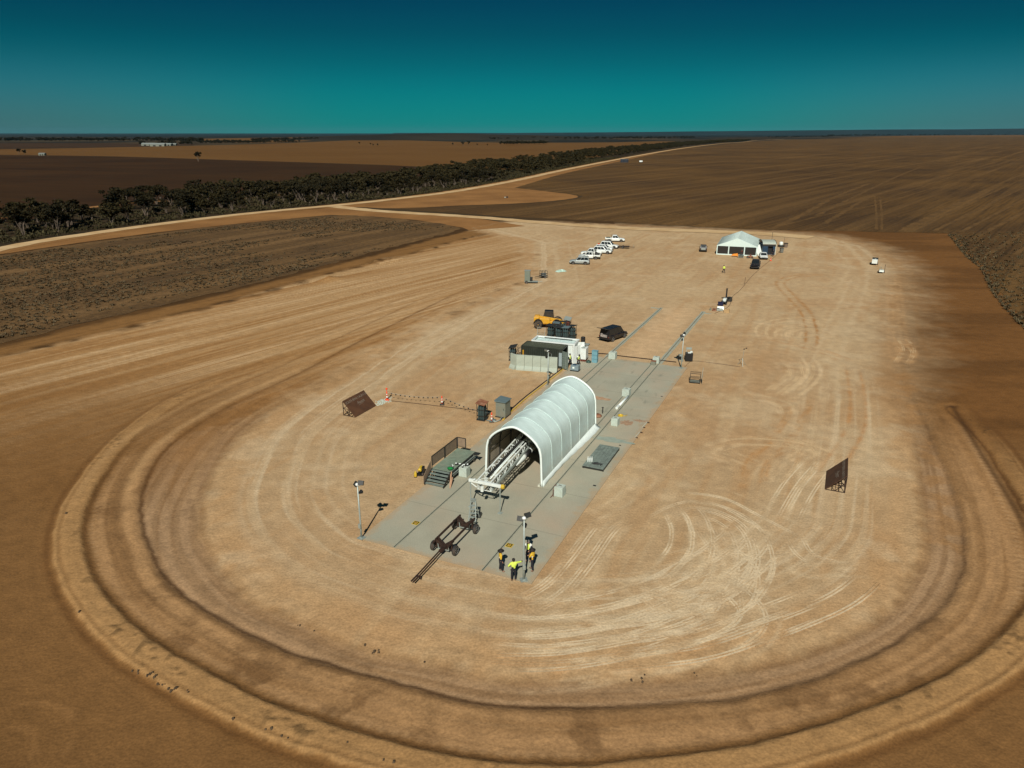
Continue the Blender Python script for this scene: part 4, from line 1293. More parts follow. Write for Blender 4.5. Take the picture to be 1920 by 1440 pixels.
mb.build("drawbar", M["rust"], dl)

# ------------------------------------------------------------------ step ladder behind the dolly
ld = thing("step_ladder", "grey aluminium step ladder standing between the rusty trailer and the crossbeam", "ladder", (-3.05, 50.15, TOP), rad(-12))
mb = MB()
for s in (-1, 1):
    mb.bar((s * 0.30, -0.45, 0), (s * 0.18, 0.08, 1.85), 0.07, 0.04)
for k in range(6):
    t = (k + 0.8) / 6.2
    mb.bar((-0.30 + 0.12 * t, -0.45 + 0.53 * t, 1.85 * t), (0.30 - 0.12 * t, -0.45 + 0.53 * t, 1.85 * t), 0.16, 0.04)
mb.build("front_frame", M["steel"], ld)
mb = MB()
for s in (-1, 1): mb.bar((s * 0.34, 0.60, 0), (s * 0.18, 0.12, 1.85), 0.05, 0.04)
mb.bar((-0.30, 0.45, 0.5), (0.30, 0.45, 0.5), 0.04); mb.bar((-0.30, 0.45, 0.5), (0.22, 0.26, 1.2), 0.03)
mb.build("rear_frame", M["steel"], ld)
mb = MB(); mb.box((0, 0.10, 1.85), (0.42, 0.26, 0.06)); mb.build("top_step", M["steel"], ld)
bx = thing("tool_box", "small dark tool box on the concrete beside the grey step ladder", "box", (-2.62, 50.9, TOP), rad(-12))
mb = MB(); mb.box((0, 0, 0), (0.34, 0.55, 0.30), top=(0.94, 0.94)); mb.build("case", M["dark_steel"], bx, bevel=0.02)
mb = MB(); mb.bar((0, -0.15, 0.36), (0, 0.15, 0.36), 0.03); mb.bar((0, -0.15, 0.30), (0, -0.15, 0.36), 0.03); mb.bar((0, 0.15, 0.30), (0, 0.15, 0.36), 0.03); mb.build("handle", M["black"], bx)

# ------------------------------------------------------------------ light masts
def light_mast(name, label, x, y, h, face, z=TOP, twin=False):
    t = thing(name, label, "light mast", (x, y, z), face, "light masts around the pad")
    mb = MB(); mb.box((0, 0, 0), (0.5, 0.5, 0.05)); mb.box((0, 0, 0.05), (0.2, 0.2, 0.06)); mb.build("base_plate", M["steel"], t)
    mb = MB(); mb.tube([(0, 0, 0.05), (0, 0, 1.0), (0, 0, h)], [0.075, 0.07, 0.05], 10); mb.build("pole", M["steel"], t, smooth=True)
    for k, (ox, a) in enumerate(((0.26, 0.35), (-0.24, -0.5))):
        mb = MB()
        mb.box((0, 0, -0.16), (0.42, 0.16, 0.34))
        f = mb.build("floodlight", M["dark_steel"], t, (ox, 0.10, h + (0.20 if k == 0 else -0.02)))
        f.rotation_euler = (rad(-35), 0, a)
        mb = MB(); mb.box((0, 0.083, -0.13), (0.36, 0.006, 0.28)); mb.build("lens", M["steel"], f)
        mb = MB(); mb.bar((0, 0, 0), (ox, 0.02, 0.02), 0.05); mb.build("bracket", M["steel"], t, (0, 0, h))
    mb = MB(); mb.lathe([(0.05, 0), (0.15, 0.03), (0.15, 0.14), (0.05, 0.2)], (0, 0, h - 0.02), 10); mb.build("camera_dome", M["lamp"], t, smooth=True)
    mb = MB(); mb.lathe([(0.06, -0.14), (0.11, 0.0), (0.17, 0.16)], (0.1, 0.12, h - 0.62), 10, 'y'); mb.build("horn_speaker", M["black"], t)
    mb = MB(); mb.box((0, -0.1, 0.9), (0.2, 0.12, 0.34)); mb.build("junction_box", M["steel"], t)
    return t
g = G(678, 1010); light_mast("light_mast", "tall grey light mast at the pad's front left corner with nobody near it", g[0], g[1], 4.45, rad(-30))
g = G(982, 1089); light_mast("light_mast", "grey light mast standing among the four people at the pad's front right corner", g[0], g[1], 4.75, rad(10))
g = G(1027, 723); light_mast("light_mast", "light mast standing directly before the concrete blast wall", g[0], g[1], 4.3, rad(150), 0.0)
g = G(1277, 691); light_mast("light_mast", "light mast at the pad's far right corner beside the black open case", g[0], g[1], 4.4, rad(40))

# ------------------------------------------------------------------ people
def skin_mesh(name, nodes, edges, m, parent, lv=1, root=None, split=None):
    """grow a continuous surface over a skeleton; nodes: name -> ((x,y,z), (rx, ry))"""
    keys = list(nodes)
    idx = {k: i for i, k in enumerate(keys)}
    me = bpy.data.meshes.new(name)
    me.from_pydata([nodes[k][0] for k in keys], [(idx[a], idx[b]) for a, b in edges], [])
    o = bpy.data.objects.new(name, me)
    C.objects.link(o)
    o.modifiers.new("skin", 'SKIN')
    for k in keys:
        r = nodes[k][1]
        v = me.skin_vertices[0].data[idx[k]]
        v.radius = r if isinstance(r, tuple) else (r, r)
        v.use_root = (k == (root or keys[0]))
    if lv:
        s = o.modifiers.new("sub", 'SUBSURF'); s.levels = s.render_levels = lv
    dg = bpy.context.evaluated_depsgraph_get()
    m2 = bpy.data.meshes.new_from_object(o.evaluated_get(dg))
    o.modifiers.clear()
    o.data = m2
    m2.materials.clear()
    for q in (m if isinstance(m, list) else [m]): m2.materials.append(q)
    m2.polygons.foreach_set("use_smooth", [True] * len(m2.polygons))
    if split:
        for p in m2.polygons: p.material_index = split(p.center)
    o.parent = parent
    return o

def person(label, x, y, rz, pose, top, hat=None, hair="hair", z=TOP, h=1.76, vest=None, group=None, trousers="navycloth"):
    """pose: joint -> (x, y, z) overrides for a 1.76 m figure facing +y"""
    J = dict(pelvis=(0, 0, 0.95), spine=(0, 0.0, 1.12), chest=(0, 0.01, 1.32), neck=(0, 0.02, 1.48), head0=(0, 0.03, 1.56), head1=(0, 0.035, 1.64), head2=(0, 0.03, 1.71),
             shL=(-0.19, 0, 1.42), elL=(-0.25, -0.03, 1.15), wrL=(-0.26, 0.08, 0.92), shR=(0.19, 0, 1.42), elR=(0.25, -0.03, 1.15), wrR=(0.26, 0.08, 0.92),
             hipL=(-0.10, 0, 0.90), knL=(-0.12, 0.02, 0.50), anL=(-0.13, -0.02, 0.09), hipR=(0.10, 0, 0.90), knR=(0.12, 0.02, 0.50), anR=(0.13, -0.02, 0.09))
    J.update(pose)
    t = thing("person", label, "person", (x, y, z), rz, group)
    t.scale = (h / 1.76,) * 3
    N = {k: (J[k], r) for k, r in dict(pelvis=(0.10, 0.07), spine=(0.10, 0.07), chest=(0.11, 0.08), neck=0.055, head0=0.075, head1=(0.078, 0.095), head2=0.07, shL=0.05, elL=0.045, wrL=0.03,
                                       shR=0.05, elR=0.045, wrR=0.03, hipL=0.06, knL=0.05, anL=0.042, hipR=0.06, knR=0.05, anR=0.042).items()}
    E = [("pelvis", "spine"), ("spine", "chest"), ("chest", "neck"), ("neck", "head0"), ("head0", "head1"), ("head1", "head2")]
    for s in "LR":
        E += [("chest", "sh" + s), ("sh" + s, "el" + s), ("el" + s, "wr" + s), ("pelvis", "hip" + s), ("hip" + s, "kn" + s), ("kn" + s, "an" + s)]
        a = Vector(J["an" + s]); N["toe" + s] = (tuple(a + Vector((0.02 if s == "R" else -0.02, 0.17, -0.045))), 0.035); E.append(("an" + s, "toe" + s))
        w, e = Vector(J["wr" + s]), Vector(J["el" + s])
        d = (w - e).normalized()
        sd = d.cross(Vector((0, 0, 1)))
        sd = sd.normalized() if sd.length > 0.2 else Vector((0, 1, 0))
        up = sd.cross(d)
        palm = w + d * 0.075
        N["palm" + s] = (tuple(palm), (0.034, 0.016)); E.append(("wr" + s, "palm" + s))
        for i, (o_, l) in enumerate(((-0.030, 0.075), (-0.010, 0.09), (0.010, 0.084), (0.029, 0.065))):
            k1 = palm + sd * o_ + d * (l * 0.55); k2 = palm + sd * o_ * 1.1 + d * l * 0.9 - up * 0.025
            N["f%d%s" % (i, s)] = (tuple(k1), 0.0095); N["g%d%s" % (i, s)] = (tuple(k2), 0.008)
            E += [("palm" + s, "f%d%s" % (i, s)), ("f%d%s" % (i, s), "g%d%s" % (i, s))]
        th = w + d * 0.03 + sd * (0.045 if s == "L" else -0.045); N["th" + s] = (tuple(th + d * 0.025), 0.010); E.append(("palm" + s, "th" + s))
    hd = Vector(J["head1"])
    N["nose"] = (tuple(hd + Vector((0, 0.115, -0.015))), 0.014); E.append(("head1", "nose"))
    for s, nm in ((-1, "earL"), (1, "earR")):
        N[nm] = (tuple(hd + Vector((s * 0.095, -0.01, -0.01))), 0.016); E.append(("head1", nm))
    skin_mesh("body", N, E, M["skin"], t, 1, "pelvis")
    # clothing
    T = {k: (J[k], r) for k, r in dict(pelvis=(0.165, 0.13), spine=(0.155, 0.125), chest=(0.175, 0.135), neck=0.07, shL=0.085, elL=0.066, wrL=0.05, shR=0.085, elR=0.066, wrR=0.05).items()}
    for s in "LR":
        T["wr" + s] = (tuple(Vector(J["el" + s]) * 0.12 + Vector(J["wr" + s]) * 0.88), 0.048)
    T["hem"] = (tuple(Vector(J["pelvis"]) + Vector((0, 0, -0.10))), (0.168, 0.135))
    TE = [("hem", "pelvis"), ("pelvis", "spine"), ("spine", "chest"), ("chest", "neck")] + [q for s in "LR" for q in (("chest", "sh" + s), ("sh" + s, "el" + s), ("el" + s, "wr" + s))]
    mats = [M[top], M["navycloth"], M["tape"]]
    sho = min(J["shL"][2], J["shR"][2])
    zc, zs = J["chest"][2], J["spine"][2]
    arms = [(Vector(J["el" + s]), Vector(J["wr" + s]), Vector(J["sh" + s])) for s in "LR"]
    def split(c):
        for e, w, shp in arms:
            near_arm = (c - e).length < (c - Vector(J["chest"])).length - 0.02
            if near_arm:
                return 1 if (c - w).length < (c - shp).length * 0.9 and vest is None and top != "hilime" else (1 if (c - w).length < (c - e).length else 0)
        if top == "hilime": return 0 if c.z > zs - 0.02 else 1
        if c.z > zs + 0.10: return 0
        if c.z > zs + 0.02: return 2
        return 1
    if vest:
        mats = [M[vest], M["navycloth"], M["tape"]]
        def split(c):
            for e, w, shp in arms:
                if (c - e).length < (c - Vector(J["chest"])).length - 0.03: return 1
            if abs(c.x) > 0.10 and c.z > zs: return 2
            return 0 if c.z > zs - 0.12 else 1
    skin_mesh("shirt", T, TE, mats, t, 1, "hem", split)
    B = {k: (J[k], r) for k, r in dict(pelvis=(0.16, 0.128), hipL=0.105, knL=0.082, anL=0.072, hipR=0.105, knR=0.082, anR=0.072).items()}
    B["waist"] = (tuple(Vector(J["pelvis"]) * 0.6 + Vector(J["spine"]) * 0.4), (0.145, 0.115))
    for s in "LR": B["an" + s] = (tuple(Vector(J["an" + s]) + Vector((0, 0, 0.02))), 0.07)
    skin_mesh("trousers", B, [("waist", "pelvis"), ("pelvis", "hipL"), ("hipL", "knL"), ("knL", "anL"), ("pelvis", "hipR"), ("hipR", "knR"), ("knR", "anR")], M[trousers], t, 1, "waist")
    for s in "LR":
        a = Vector(J["an" + s])
        skin_mesh("boot", {"a": (tuple(a + Vector((0, -0.02, -0.02))), 0.058), "b": (tuple(a + Vector((0, 0.07, -0.04))), 0.05), "c": (tuple(a + Vector((0.0, 0.19, -0.045))), 0.045)}, [("a", "b"), ("b", "c")], M["boot"], t, 1)
    mb = MB()
    hc = Vector(J["head1"])
    if hat == "wide":
        mb.lathe([(0.24, 0.02), (0.235, 0.035), (0.125, 0.045), (0.115, 0.12), (0.07, 0.165), (0.01, 0.17)], tuple(hc), 18)
        mb.build("hat", M["hair"], t, smooth=True)
    elif hat == "cap":
        mb.lathe([(0.115, 0.02), (0.118, 0.05), (0.10, 0.12), (0.05, 0.15), (0.005, 0.155)], tuple(hc), 16); mb.box((hc.x, hc.y + 0.14, hc.z + 0.02), (0.15, 0.12, 0.015))
        mb.build("cap", M["hair"], t, smooth=True)
    else:
        mb.lathe([(0.088, -0.06), (0.108, -0.02), (0.113, 0.05), (0.09, 0.11), (0.04, 0.138), (0.005, 0.14)], (hc.x, hc.y - 0.022, hc.z), 16)
        mb.build("hair", M[hair], t, smooth=True)
    for s in (-1, 1):
        mb = MB(); mb.lathe([(0.001, -0.01), (0.010, 0.0), (0.001, 0.01)], (hc.x + s * 0.035, hc.y + 0.098, hc.z + 0.008), 8); mb.build("eye", M["black"], t)
    mb = MB(); mb.bar((hc.x - 0.024, hc.y + 0.096, hc.z - 0.055), (hc.x + 0.024, hc.y + 0.096, hc.z - 0.055), 0.008); mb.build("mouth", M["redbrown"], t)
    return t
PG = "people at the pad's front corner"
g = G(938.5, 1073)
person("person in a dark hat and yellow and navy shirt, one hand raised", g[0], g[1], rad(-75), dict(shL=(-0.2, 0.02, 1.44), elL=(-0.36, 0.12, 1.52), wrL=(-0.20, 0.14, 1.68), anL=(-0.14, -0.03, 0.09), anR=(0.12, 0.10, 0.09), knR=(0.12, 0.08, 0.5)), "hiyellow", "wide", h=1.76, group=PG)
g = G(963, 1090)
person("person in a lime shirt reaching one arm out to touch the mast", g[0], g[1], rad(12), dict(shR=(0.20, 0.03, 1.42), elR=(0.46, 0.12, 1.36), wrR=(0.70, 0.20, 1.38), elL=(-0.38, -0.02, 1.22), wrL=(-0.22, 0.16, 1.08)), "hilime", None, "hair", h=1.74, group=PG)
g = G(990.5, 1054)
person("grey-haired person in a lime and white vest standing behind the mast", g[0], g[1], rad(170), dict(wrL=(-0.12, 0.24, 1.06), elL=(-0.28, 0.03, 1.15)), "hilime", None, "greyhair", vest="hilime", h=1.74, group=PG)
g = G(998.5, 1071)
person("person in a dark hat and orange-yellow shirt with folded arms", g[0], g[1], rad(60), dict(elL=(-0.27, 0.10, 1.18), wrL=(0.02, 0.24, 1.22), elR=(0.27, 0.10, 1.18), wrR=(-0.02, 0.26, 1.18), anL=(-0.16, -0.12, 0.09), anR=(0.14, 0.16, 0.09), knR=(0.13, 0.12, 0.5), knL=(-0.14, -0.03, 0.5)), "hiyellow", "wide", h=1.76, group=PG)
g = G(1068, 687)
person("person in a lime vest stepping out of the dark container's doorway", g[0], g[1], rad(-140), dict(anL=(-0.13, 0.2, 0.09), knL=(-0.12, 0.18, 0.5), anR=(0.13, -0.2, 0.12)), "hilime", None, "hair", z=0.02, vest="hilime", h=1.75)
g = G(1084, 688)
person("person in a lime vest leaning over beside the grey crate", g[0], g[1], rad(-160), dict(chest=(0, 0.10, 1.30), neck=(0, 0.18, 1.45), head0=(0, 0.22, 1.52), head1=(0, 0.25, 1.59), head2=(0, 0.26, 1.66), shL=(-0.19, 0.10, 1.40), shR=(0.19, 0.10, 1.40), elR=(0.33, 0.2, 1.14), wrR=(0.3, 0.42, 1.0)), "hilime", "cap", z=TOP, vest="hilime", h=1.76)
g = G(1357, 512)
person("lone person in a yellow shirt walking across the bare sand towards the marquee", g[0], g[1], rad(20), dict(anL=(-0.12, 0.30, 0.10), knL=(-0.12, 0.22, 0.52), anR=(0.12, -0.32, 0.14), knR=(0.12, -0.02, 0.5), chest=(0, 0.06, 1.32), neck=(0, 0.1, 1.47), head0=(0, 0.13, 1.55), head1=(0, 0.15, 1.62), head2=(0, 0.15, 1.69), shL=(-0.19, 0.05, 1.41), shR=(0.19, 0.05, 1.41)), "hilime", "cap", z=0.0, h=1.74)
g = G(1449, 481)
person("person in dark clothes standing in the doorway of the blue hut", g[0], g[1], rad(160), dict(), "navycloth", None, "hair", z=0.0, h=1.78)

# ------------------------------------------------------------------ work platform with stairs
wp = padthing("work_platform", "green-grey work platform with five steps and brown mesh railings", "platform", -0.05, 11.05, TOP)
DZ = 1.0
mb = MB()
for k in range(9):
    mb.box((0.1 + k * 0.2075, 2.35, DZ - 0.05), (0.2, 4.7, 0.05))
mb.build("deck", M["deck"], wp)
mb = MB()
for x in (0.03, 1.83):
    mb.box((x, 2.35, DZ - 0.22), (0.05, 4.7, 0.16)); mb.box((x, 2.35, 0.28), (0.05, 4.6, 0.08))
    for y in (0.1, 2.35, 4.6): mb.box((x, y, 0.0), (0.08, 0.08, DZ - 0.22))
for y in (0.05, 1.6, 3.1, 4.65): mb.box((0.93, y, DZ - 0.2), (1.75, 0.06, 0.14))
mb.build("frame", M["dark_steel"], wp)
mb = MB(); mb.box((0.93, 2.35, 0.05), (1.7, 4.5, 0.05)); mb.build("under_tray", M["black"], wp)
mb = MB(); mb.bar((1.93, 0.2, 0.70), (1.93, 4.6, 0.70), 0.05, 0.09); mb.bar((1.93, 0.2, 0.50), (1.93, 4.6, 0.50), 0.03); mb.build("side_tube", M["steel"], wp)
st = MB()
NS = 5
for k in range(NS):
    zt = DZ * (k + 0.75) / (NS + 0.4)
    y = -1.38 + 1.38 * (k + 0.3) / NS
    st.box((0.92, y + 0.12, zt - 0.05), (1.84, 0.27, 0.05))
stp = st.build("stair_treads", M["plank"], wp)
for x in (-0.02, 1.86):
    mb = MB(); mb.bar((x, -1.42, 0.06), (x, 0.0, DZ - 0.06), 0.05, 0.22); mb.build("stringer", M["dark_steel"], wp)
def panel(p, q, z0, z1):
    mb = MB()
    p, q = Vector(p), Vector(q)
    mb.bar(p + Vector((0, 0, z1)), q + Vector((0, 0, z1)), 0.05); mb.bar(p + Vector((0, 0, z0)), q + Vector((0, 0, z0)), 0.03)
    for e in (p, q): mb.bar(e + Vector((0, 0, DZ - 0.1)), e + Vector((0, 0, z1)), 0.06)
    f = mb.build("railing", M["dark_steel"], wp)
    mb = MB(); d = (q - p).normalized()
    mb.bar(p + d * 0.05 + Vector((0, 0, (z0 + z1) / 2)), q - d * 0.05 + Vector((0, 0, (z0 + z1) / 2)), 0.012, z1 - z0 - 0.05)
    mb.build("mesh_infill", M["meshpanel"], f)
panel((-0.06, 0.05, 0), (-0.06, 2.3, 0), DZ + 0.18, DZ + 1.1)
panel((-0.06, 2.42, 0), (-0.06, 4.65, 0), DZ + 0.05, DZ + 1.1)
panel((-0.02, 4.72, 0), (0.85, 4.72, 0), DZ + 0.2, DZ + 1.1)
mb = MB()
mb.prism([(-1.35, 0.05), (-0.05, 0.95), (-0.05, 1.75), (-0.62, 1.35), (-1.35, 0.75)], 'x', -0.13, -0.10)
mb.build("stair_side_board", M["meshpanel"], wp)
mb = MB(); mb.box((2.12, 4.5, DZ - 0.12), (0.55, 0.5, 0.05)); mb.bar((1.9, 4.5, DZ - 0.12), (2.35, 4.5, DZ - 0.5), 0.05); mb.build("end_bracket", M["dark_steel"], wp)
mb = MB(); mb.bar((0.6, 5.0, DZ - 0.05), (1.1, 4.75, DZ + 0.12), 0.05); mb.build("toe_board", M["dark_steel"], wp)

t = padthing("green_tub", "round bright green plastic tub at the top of the platform steps", "tub", 1.55, 11.42, TOP + DZ)
mb = MB(); mb.lathe([(0.20, 0), (0.26, 0.14), (0.28, 0.16), (0.24, 0.16), (0.18, 0.03)], (0, 0, 0), 16); mb.build("bowl", M["green"], t, smooth=True)
mb = MB(); mb.tube([(-0.27, 0, 0.15), (-0.2, 0.1, 0.2), (0.0, 0.14, 0.22), (0.2, 0.1, 0.2), (0.27, 0, 0.15)], 0.012, 6); mb.build("handle", M["darkgreen"], t)
def tool(label, a, b, z, n, seed):
    t = padthing("power_tool", label, "tool", a, b, z, seed)
    mb = MB(); mb.box((0, 0, 0), (0.16, 0.34, 0.14), top=(0.8, 0.9)); mb.build("body", M["black"], t, bevel=0.02)
    mb = MB(); mb.lathe([(0.05, 0.0), (0.05, 0.16), (0.02, 0.2)], (0, 0.17, 0.08), 10, 'y'); mb.build("barrel", M["white"], t)
    mb = MB(); mb.box((0.0, -0.08, 0.14), (0.10, 0.12, 0.08)); mb.build("battery", M["white"], t)
tool("black power tool on the platform edge right behind the green tub", 1.50, 11.95, TOP + DZ, 0, 0.6)
tool("black power tool on the platform edge, farther from the green tub", 1.62, 12.5, TOP + DZ, 0, -0.9)
for k, (a, b, r) in enumerate(((2.02, 10.95, 0.25), (2.20, 10.80, 0.05))):
    t = padthing("timber_plank", "short timber plank propped against the platform's front corner, %s" % ("upper one" if k == 0 else "lower one"), "plank", a, b, TOP)
    mb = MB(); mb.bar((0.10, -0.9 + r, 0.02), (-0.2, 0.15, 1.0 - 0.45 * k), 0.12, 0.035); mb.build("board", M["wood"], t)
g = G(789, 889)
t = thing("air_compressor", "small yellow and black compressor on the sand left of the platform steps", "compressor", (g[0], g[1], 0), PADZ + 0.3)
mb = MB(); mb.lathe([(0.08, -0.42), (0.17, -0.34), (0.17, 0.34), (0.08, 0.42)], (0, 0, 0.55), 12, 'y'); mb.build("tank", M["yellow"], t)
mb = MB(); mb.box((0.22, 0.1, 0.2), (0.2, 0.4, 0.5)); mb.box((0, 0, 0.1), (0.5, 1.0, 0.08)); mb.bar((0.0, -0.5, 0.12), (0.0, -0.5, 0.6), 0.04); mb.build("motor", M["black"], t)
mb = MB(); mb.lathe([(0.14, -0.06), (0.14, 0.06)], (0.26, -0.32, 0.14), 12, 'x'); mb.lathe([(0.14, -0.06), (0.14, 0.06)], (-0.26, -0.32, 0.14), 12, 'x'); mb.build("wheels", M["tyre"], t)
t = padthing("gas_bottle", "small yellow bottle standing before the compressor by the platform steps", "bottle", -1.62, 10.7, 0)
mb = MB(); mb.lathe([(0.11, 0), (0.13, 0.03), (0.13, 0.42), (0.05, 0.52), (0.05, 0.6)], (0, 0, 0), 12); mb.build("bottle_body", M["yellow"], t, smooth=True)
mb = MB(); mb.lathe([(0.14, 0.0), (0.14, 0.06)], (0, 0, -0.0), 12); mb.build("base_ring", M["black"], t)

# ------------------------------------------------------------------ concrete ballast blocks
def block(label, a, b, w=0.78, d=0.82, h=0.86, mossy=False):
    t = padthing("concrete_block", label, "concrete block", a, b, TOP, rnd.uniform(-0.06, 0.06), "concrete ballast blocks on the pad")
    mb = MB(); mb.box((0, 0, 0), (w, d, h), top=(0.97, 0.97)); mb.build("block_body", M["conc"], t, bevel=0.03)
    mb = MB(); mb.tube([(-0.12, 0, h), (-0.1, 0, h + 0.07), (0.1, 0, h + 0.07), (0.12, 0, h)], 0.018, 6); mb.build("lifting_eye", M["rust"], t)
    return t
block("concrete block with black tools on top, right of the platform steps", 2.25, 12.75)
block("concrete block with red straps at the shelter's front right corner", 11.35, 12.75)
block("lone concrete block on the right edge behind the deck panel", 11.15, 29.7, 0.72, 0.8, 0.8)
block("concrete block beside the white pipe on the rail", 9.75, 38.9, 0.85, 0.9, 0.85)
block("concrete block at the far right rail with a brown bin in front", 9.85, 53.0, 0.85, 0.85, 0.8)
block("concrete block at the far left rail where the slab ends", 4.0, 52.5, 0.95, 0.95, 0.9)
t = padthing("brown_bin", "olive brown bin in front of the far right concrete block", "bin", 9.75, 51.95, TOP)
mb = MB(); mb.box((0, 0, 0), (0.6, 0.55, 0.5), top=(1.08, 1.08)); mb.build("tub", M["cabinet"], t, bevel=0.03)
mb = MB(); mb.box((0, 0, 0.5), (0.66, 0.6, 0.05)); mb.build("rim", M["rustlid"], t)
tool("black tool lying on the concrete block beside the platform", 2.15, 12.6, TOP + 0.86, 0, 0.4)
tool("second black tool at the back of the same concrete block", 2.38, 12.95, TOP + 0.86, 0, 1.7)
t = padthing("ratchet_strap", "reddish brown strap hanging down the block at the shelter corner", "strap", 10.93, 12.45, TOP)
mb = MB(); mb.tube([(0.12, 0.3, 0.88), (0.0, 0.1, 0.9), (-0.06, -0.05, 0.6), (-0.05, -0.15, 0.1), (-0.12, -0.5, 0.02)], 0.03, 6); mb.tube([(0.05, 0.2, 0.9), (0.02, -0.1, 0.5), (0.05, -0.3, 0.02)], 0.025, 6)
mb.build("webbing", M["redbrown"], t)

# deck panel lying on the slab
t = padthing("deck_panel", "low green-grey boarded deck panel lying on the slab's right edge", "deck panel", 12.38, 21.05, TOP)
mb = MB()
for k in range(6): mb.box((-0.83 + k * 0.333, 0, 0.24), (0.315, 5.2, 0.05))
mb.build("boards", M["plank"], t)
mb = MB()
for s in (-1, 1): mb.box((s * 0.97, 0, 0.10), (0.06, 5.2, 0.14))
for y in (-2.57, -0.9, 0.9, 2.57): mb.box((0, y, 0.10), (1.88, 0.06, 0.14))
mb.build("frame", M["dark_steel"], t)
for x in (-0.95, 0.95):
    for y in (-2.5, 2.5):
        mb = MB(); mb.box((x, y, 0), (0.1, 0.1, 0.10)); mb.build("foot", M["dark_steel"], t)
for k in range(3):
    t = padthing("white_bottle", "white bottle standing on the deck panel, %s" % ("left of three", "middle of three", "right of three")[k], "bottle", 11.62 + 0.17 * k, 19.35 + 0.06 * k, TOP + 0.29)
    mb = MB(); mb.lathe([(0.055, 0), (0.065, 0.02), (0.065, 0.36), (0.03, 0.46), (0.03, 0.5)], (0, 0, 0), 10); mb.build("bottle_body", M["white"], t, smooth=True)
    mb = MB(); mb.lathe([(0.034, 0.5), (0.034, 0.55)], (0, 0, 0), 8); mb.build("cap", M["white"], t)
t = padthing("grass_trimmer", "black long-handled tool lying across the deck panel", "tool", 12.55, 19.2, TOP + 0.29, 0.2)
mb = MB(); mb.tube([(-0.5, 0, 0.09), (0.5, -0.06, 0.09)], 0.05, 8); mb.build("shaft", M["black"], t)
mb = MB(); mb.box((-0.1, 0.02, 0), (0.5, 0.22, 0.16), top=(0.8, 0.8)); mb.build("motor", M["black"], t, bevel=0.02)
mb = MB(); mb.bar((0.4, -0.02, 0.06), (0.34, -0.3, 0.06), 0.06); mb.build("grip", M["black"], t)

# yellow and black hold-down plates
for (px, py), lb in (((780, 982), "yellow and black hold-down plate left of the long left rail"), ((955, 1024), "yellow and black hold-down plate near the person with a raised hand")):
    g = G(px, py)
    t = thing("hold_down_plate", lb, "floor plate", (g[0], g[1], TOP), PADZ, "hold-down plates in the slab")
    mb = MB(); mb.box((0, 0, 0), (0.52, 0.52, 0.02)); mb.build("plate", M["yellow"], t)
    mb = MB()
    for s in (-1, 1): mb.box((s * 0.16, 0, 0.02), (0.07, 0.4, 0.012)); mb.box((0, s * 0.19, 0.02), (0.26, 0.06, 0.012))
    mb.build("frame", M["black"], t)
    mb = MB(); mb.lathe([(0.07, 0.02), (0.06, 0.06)], (0, 0, 0), 10); mb.build("ring_bolt", M["rustlid"], t)
for a, b, w, lb in ((13.5, 15.6, 0.26, "small dark drain cover at the slab's right edge near the shelter front"), (13.6, 40.3, 0.22, "small dark drain cover on the far right of the slab"), (13.1, 24.8, 0.2, "small dark cover just behind the boarded deck panel")):
    t = padthing("drain_cover", lb, "drain cover", a, b, TOP)
    mb = MB(); mb.box((0, 0, 0), (w, w * 0.8, 0.015)); mb.build("lid", M["dark_steel"], t)
    mb = MB(); mb.box((0, 0, 0.015), (w * 0.5, 0.03, 0.008)); mb.build("grip", M["rust"], t)
# white pipe lying on the right rail, loose bits behind the shelter
t = padthing("white_pipe", "white pipe with a pale fitting lying on the right rail behind the shelter", "pipe", 10.0, 35.2, TOP)
mb = MB(); mb.tube([(0, -0.3, 0.13), (0.12, 3.3, 0.13)], 0.13, 10); mb.build("tube", M["trim"], t, smooth=True)
mb = MB(); mb.lathe([(0.16, -1.1), (0.16, -0.3)], (0, 0, 0.16), 10, 'y'); mb.build("coupling", M["white"], t)
t = padthing("orange_bag", "dirty orange canvas bag against the shelter's rear right corner", "bag", 8.75, 31.2, TOP)
mb = MB(); mb.lathe([(0.02, 0.0), (0.42, 0.02), (0.46, 0.12), (0.3, 0.26), (0.08, 0.3)], (0, 0, 0), 12); mb.build("sack", M["rustlid"], t, smooth=True)
mb = MB(); mb.tube([(-0.12, 0, 0.27), (0, 0, 0.40), (0.12, 0, 0.27)], 0.025, 6); mb.build("handle", M["redbrown"], t)
t = padthing("yellow_coil", "yellow coil of strap on the slab behind the lone right block", "coil", 10.95, 32.4, TOP)
mb = MB(); mb.lathe([(0.16, 0.0), (0.30, 0.02), (0.30, 0.12), (0.18, 0.16), (0.12, 0.08)], (0, 0, 0), 14); mb.build("coil_body", M["yellow"], t)
mb = MB(); mb.tube([(0.25, 0, 0.05), (0.45, 0.1, 0.03), (0.6, 0.5, 0.03)], 0.03, 6); mb.build("loose_end", M["yellow"], t)
for b0, lb in ((27.3, "thin yellow steel bracket on the slab's right edge, nearer of two"), (30.2, "thin yellow steel bracket on the slab's right edge, farther of two")):
    t = padthing("edge_bracket", lb, "bracket", 13.95, b0, TOP, -0.05)
    mb = MB(); mb.bar((0, 0, 0.04), (0, 1.5, 0.04), 0.06); mb.build("long_bar", M["cream"], t)
    mb = MB(); mb.bar((0.03, 0, 0.04), (0.3, 0, 0.04), 0.05); mb.bar((0.03, 1.5, 0.04), (0.3, 1.5, 0.04), 0.05); mb.build("end_bars", M["rust"], t)
t = padthing("stand_pipe", "short dark standpipe at the shelter's rear right corner", "pipe", 8.95, 32.3, TOP)
mb = MB(); mb.tube([(0, 0, 0), (0, 0, 0.75)], 0.06, 8); mb.build("pipe", M["dark_steel"], t); mb = MB(); mb.tube([(-0.14, 0, 0.68), (0.14, 0, 0.68)], 0.03, 6); mb.build("valve", M["rust"], t)

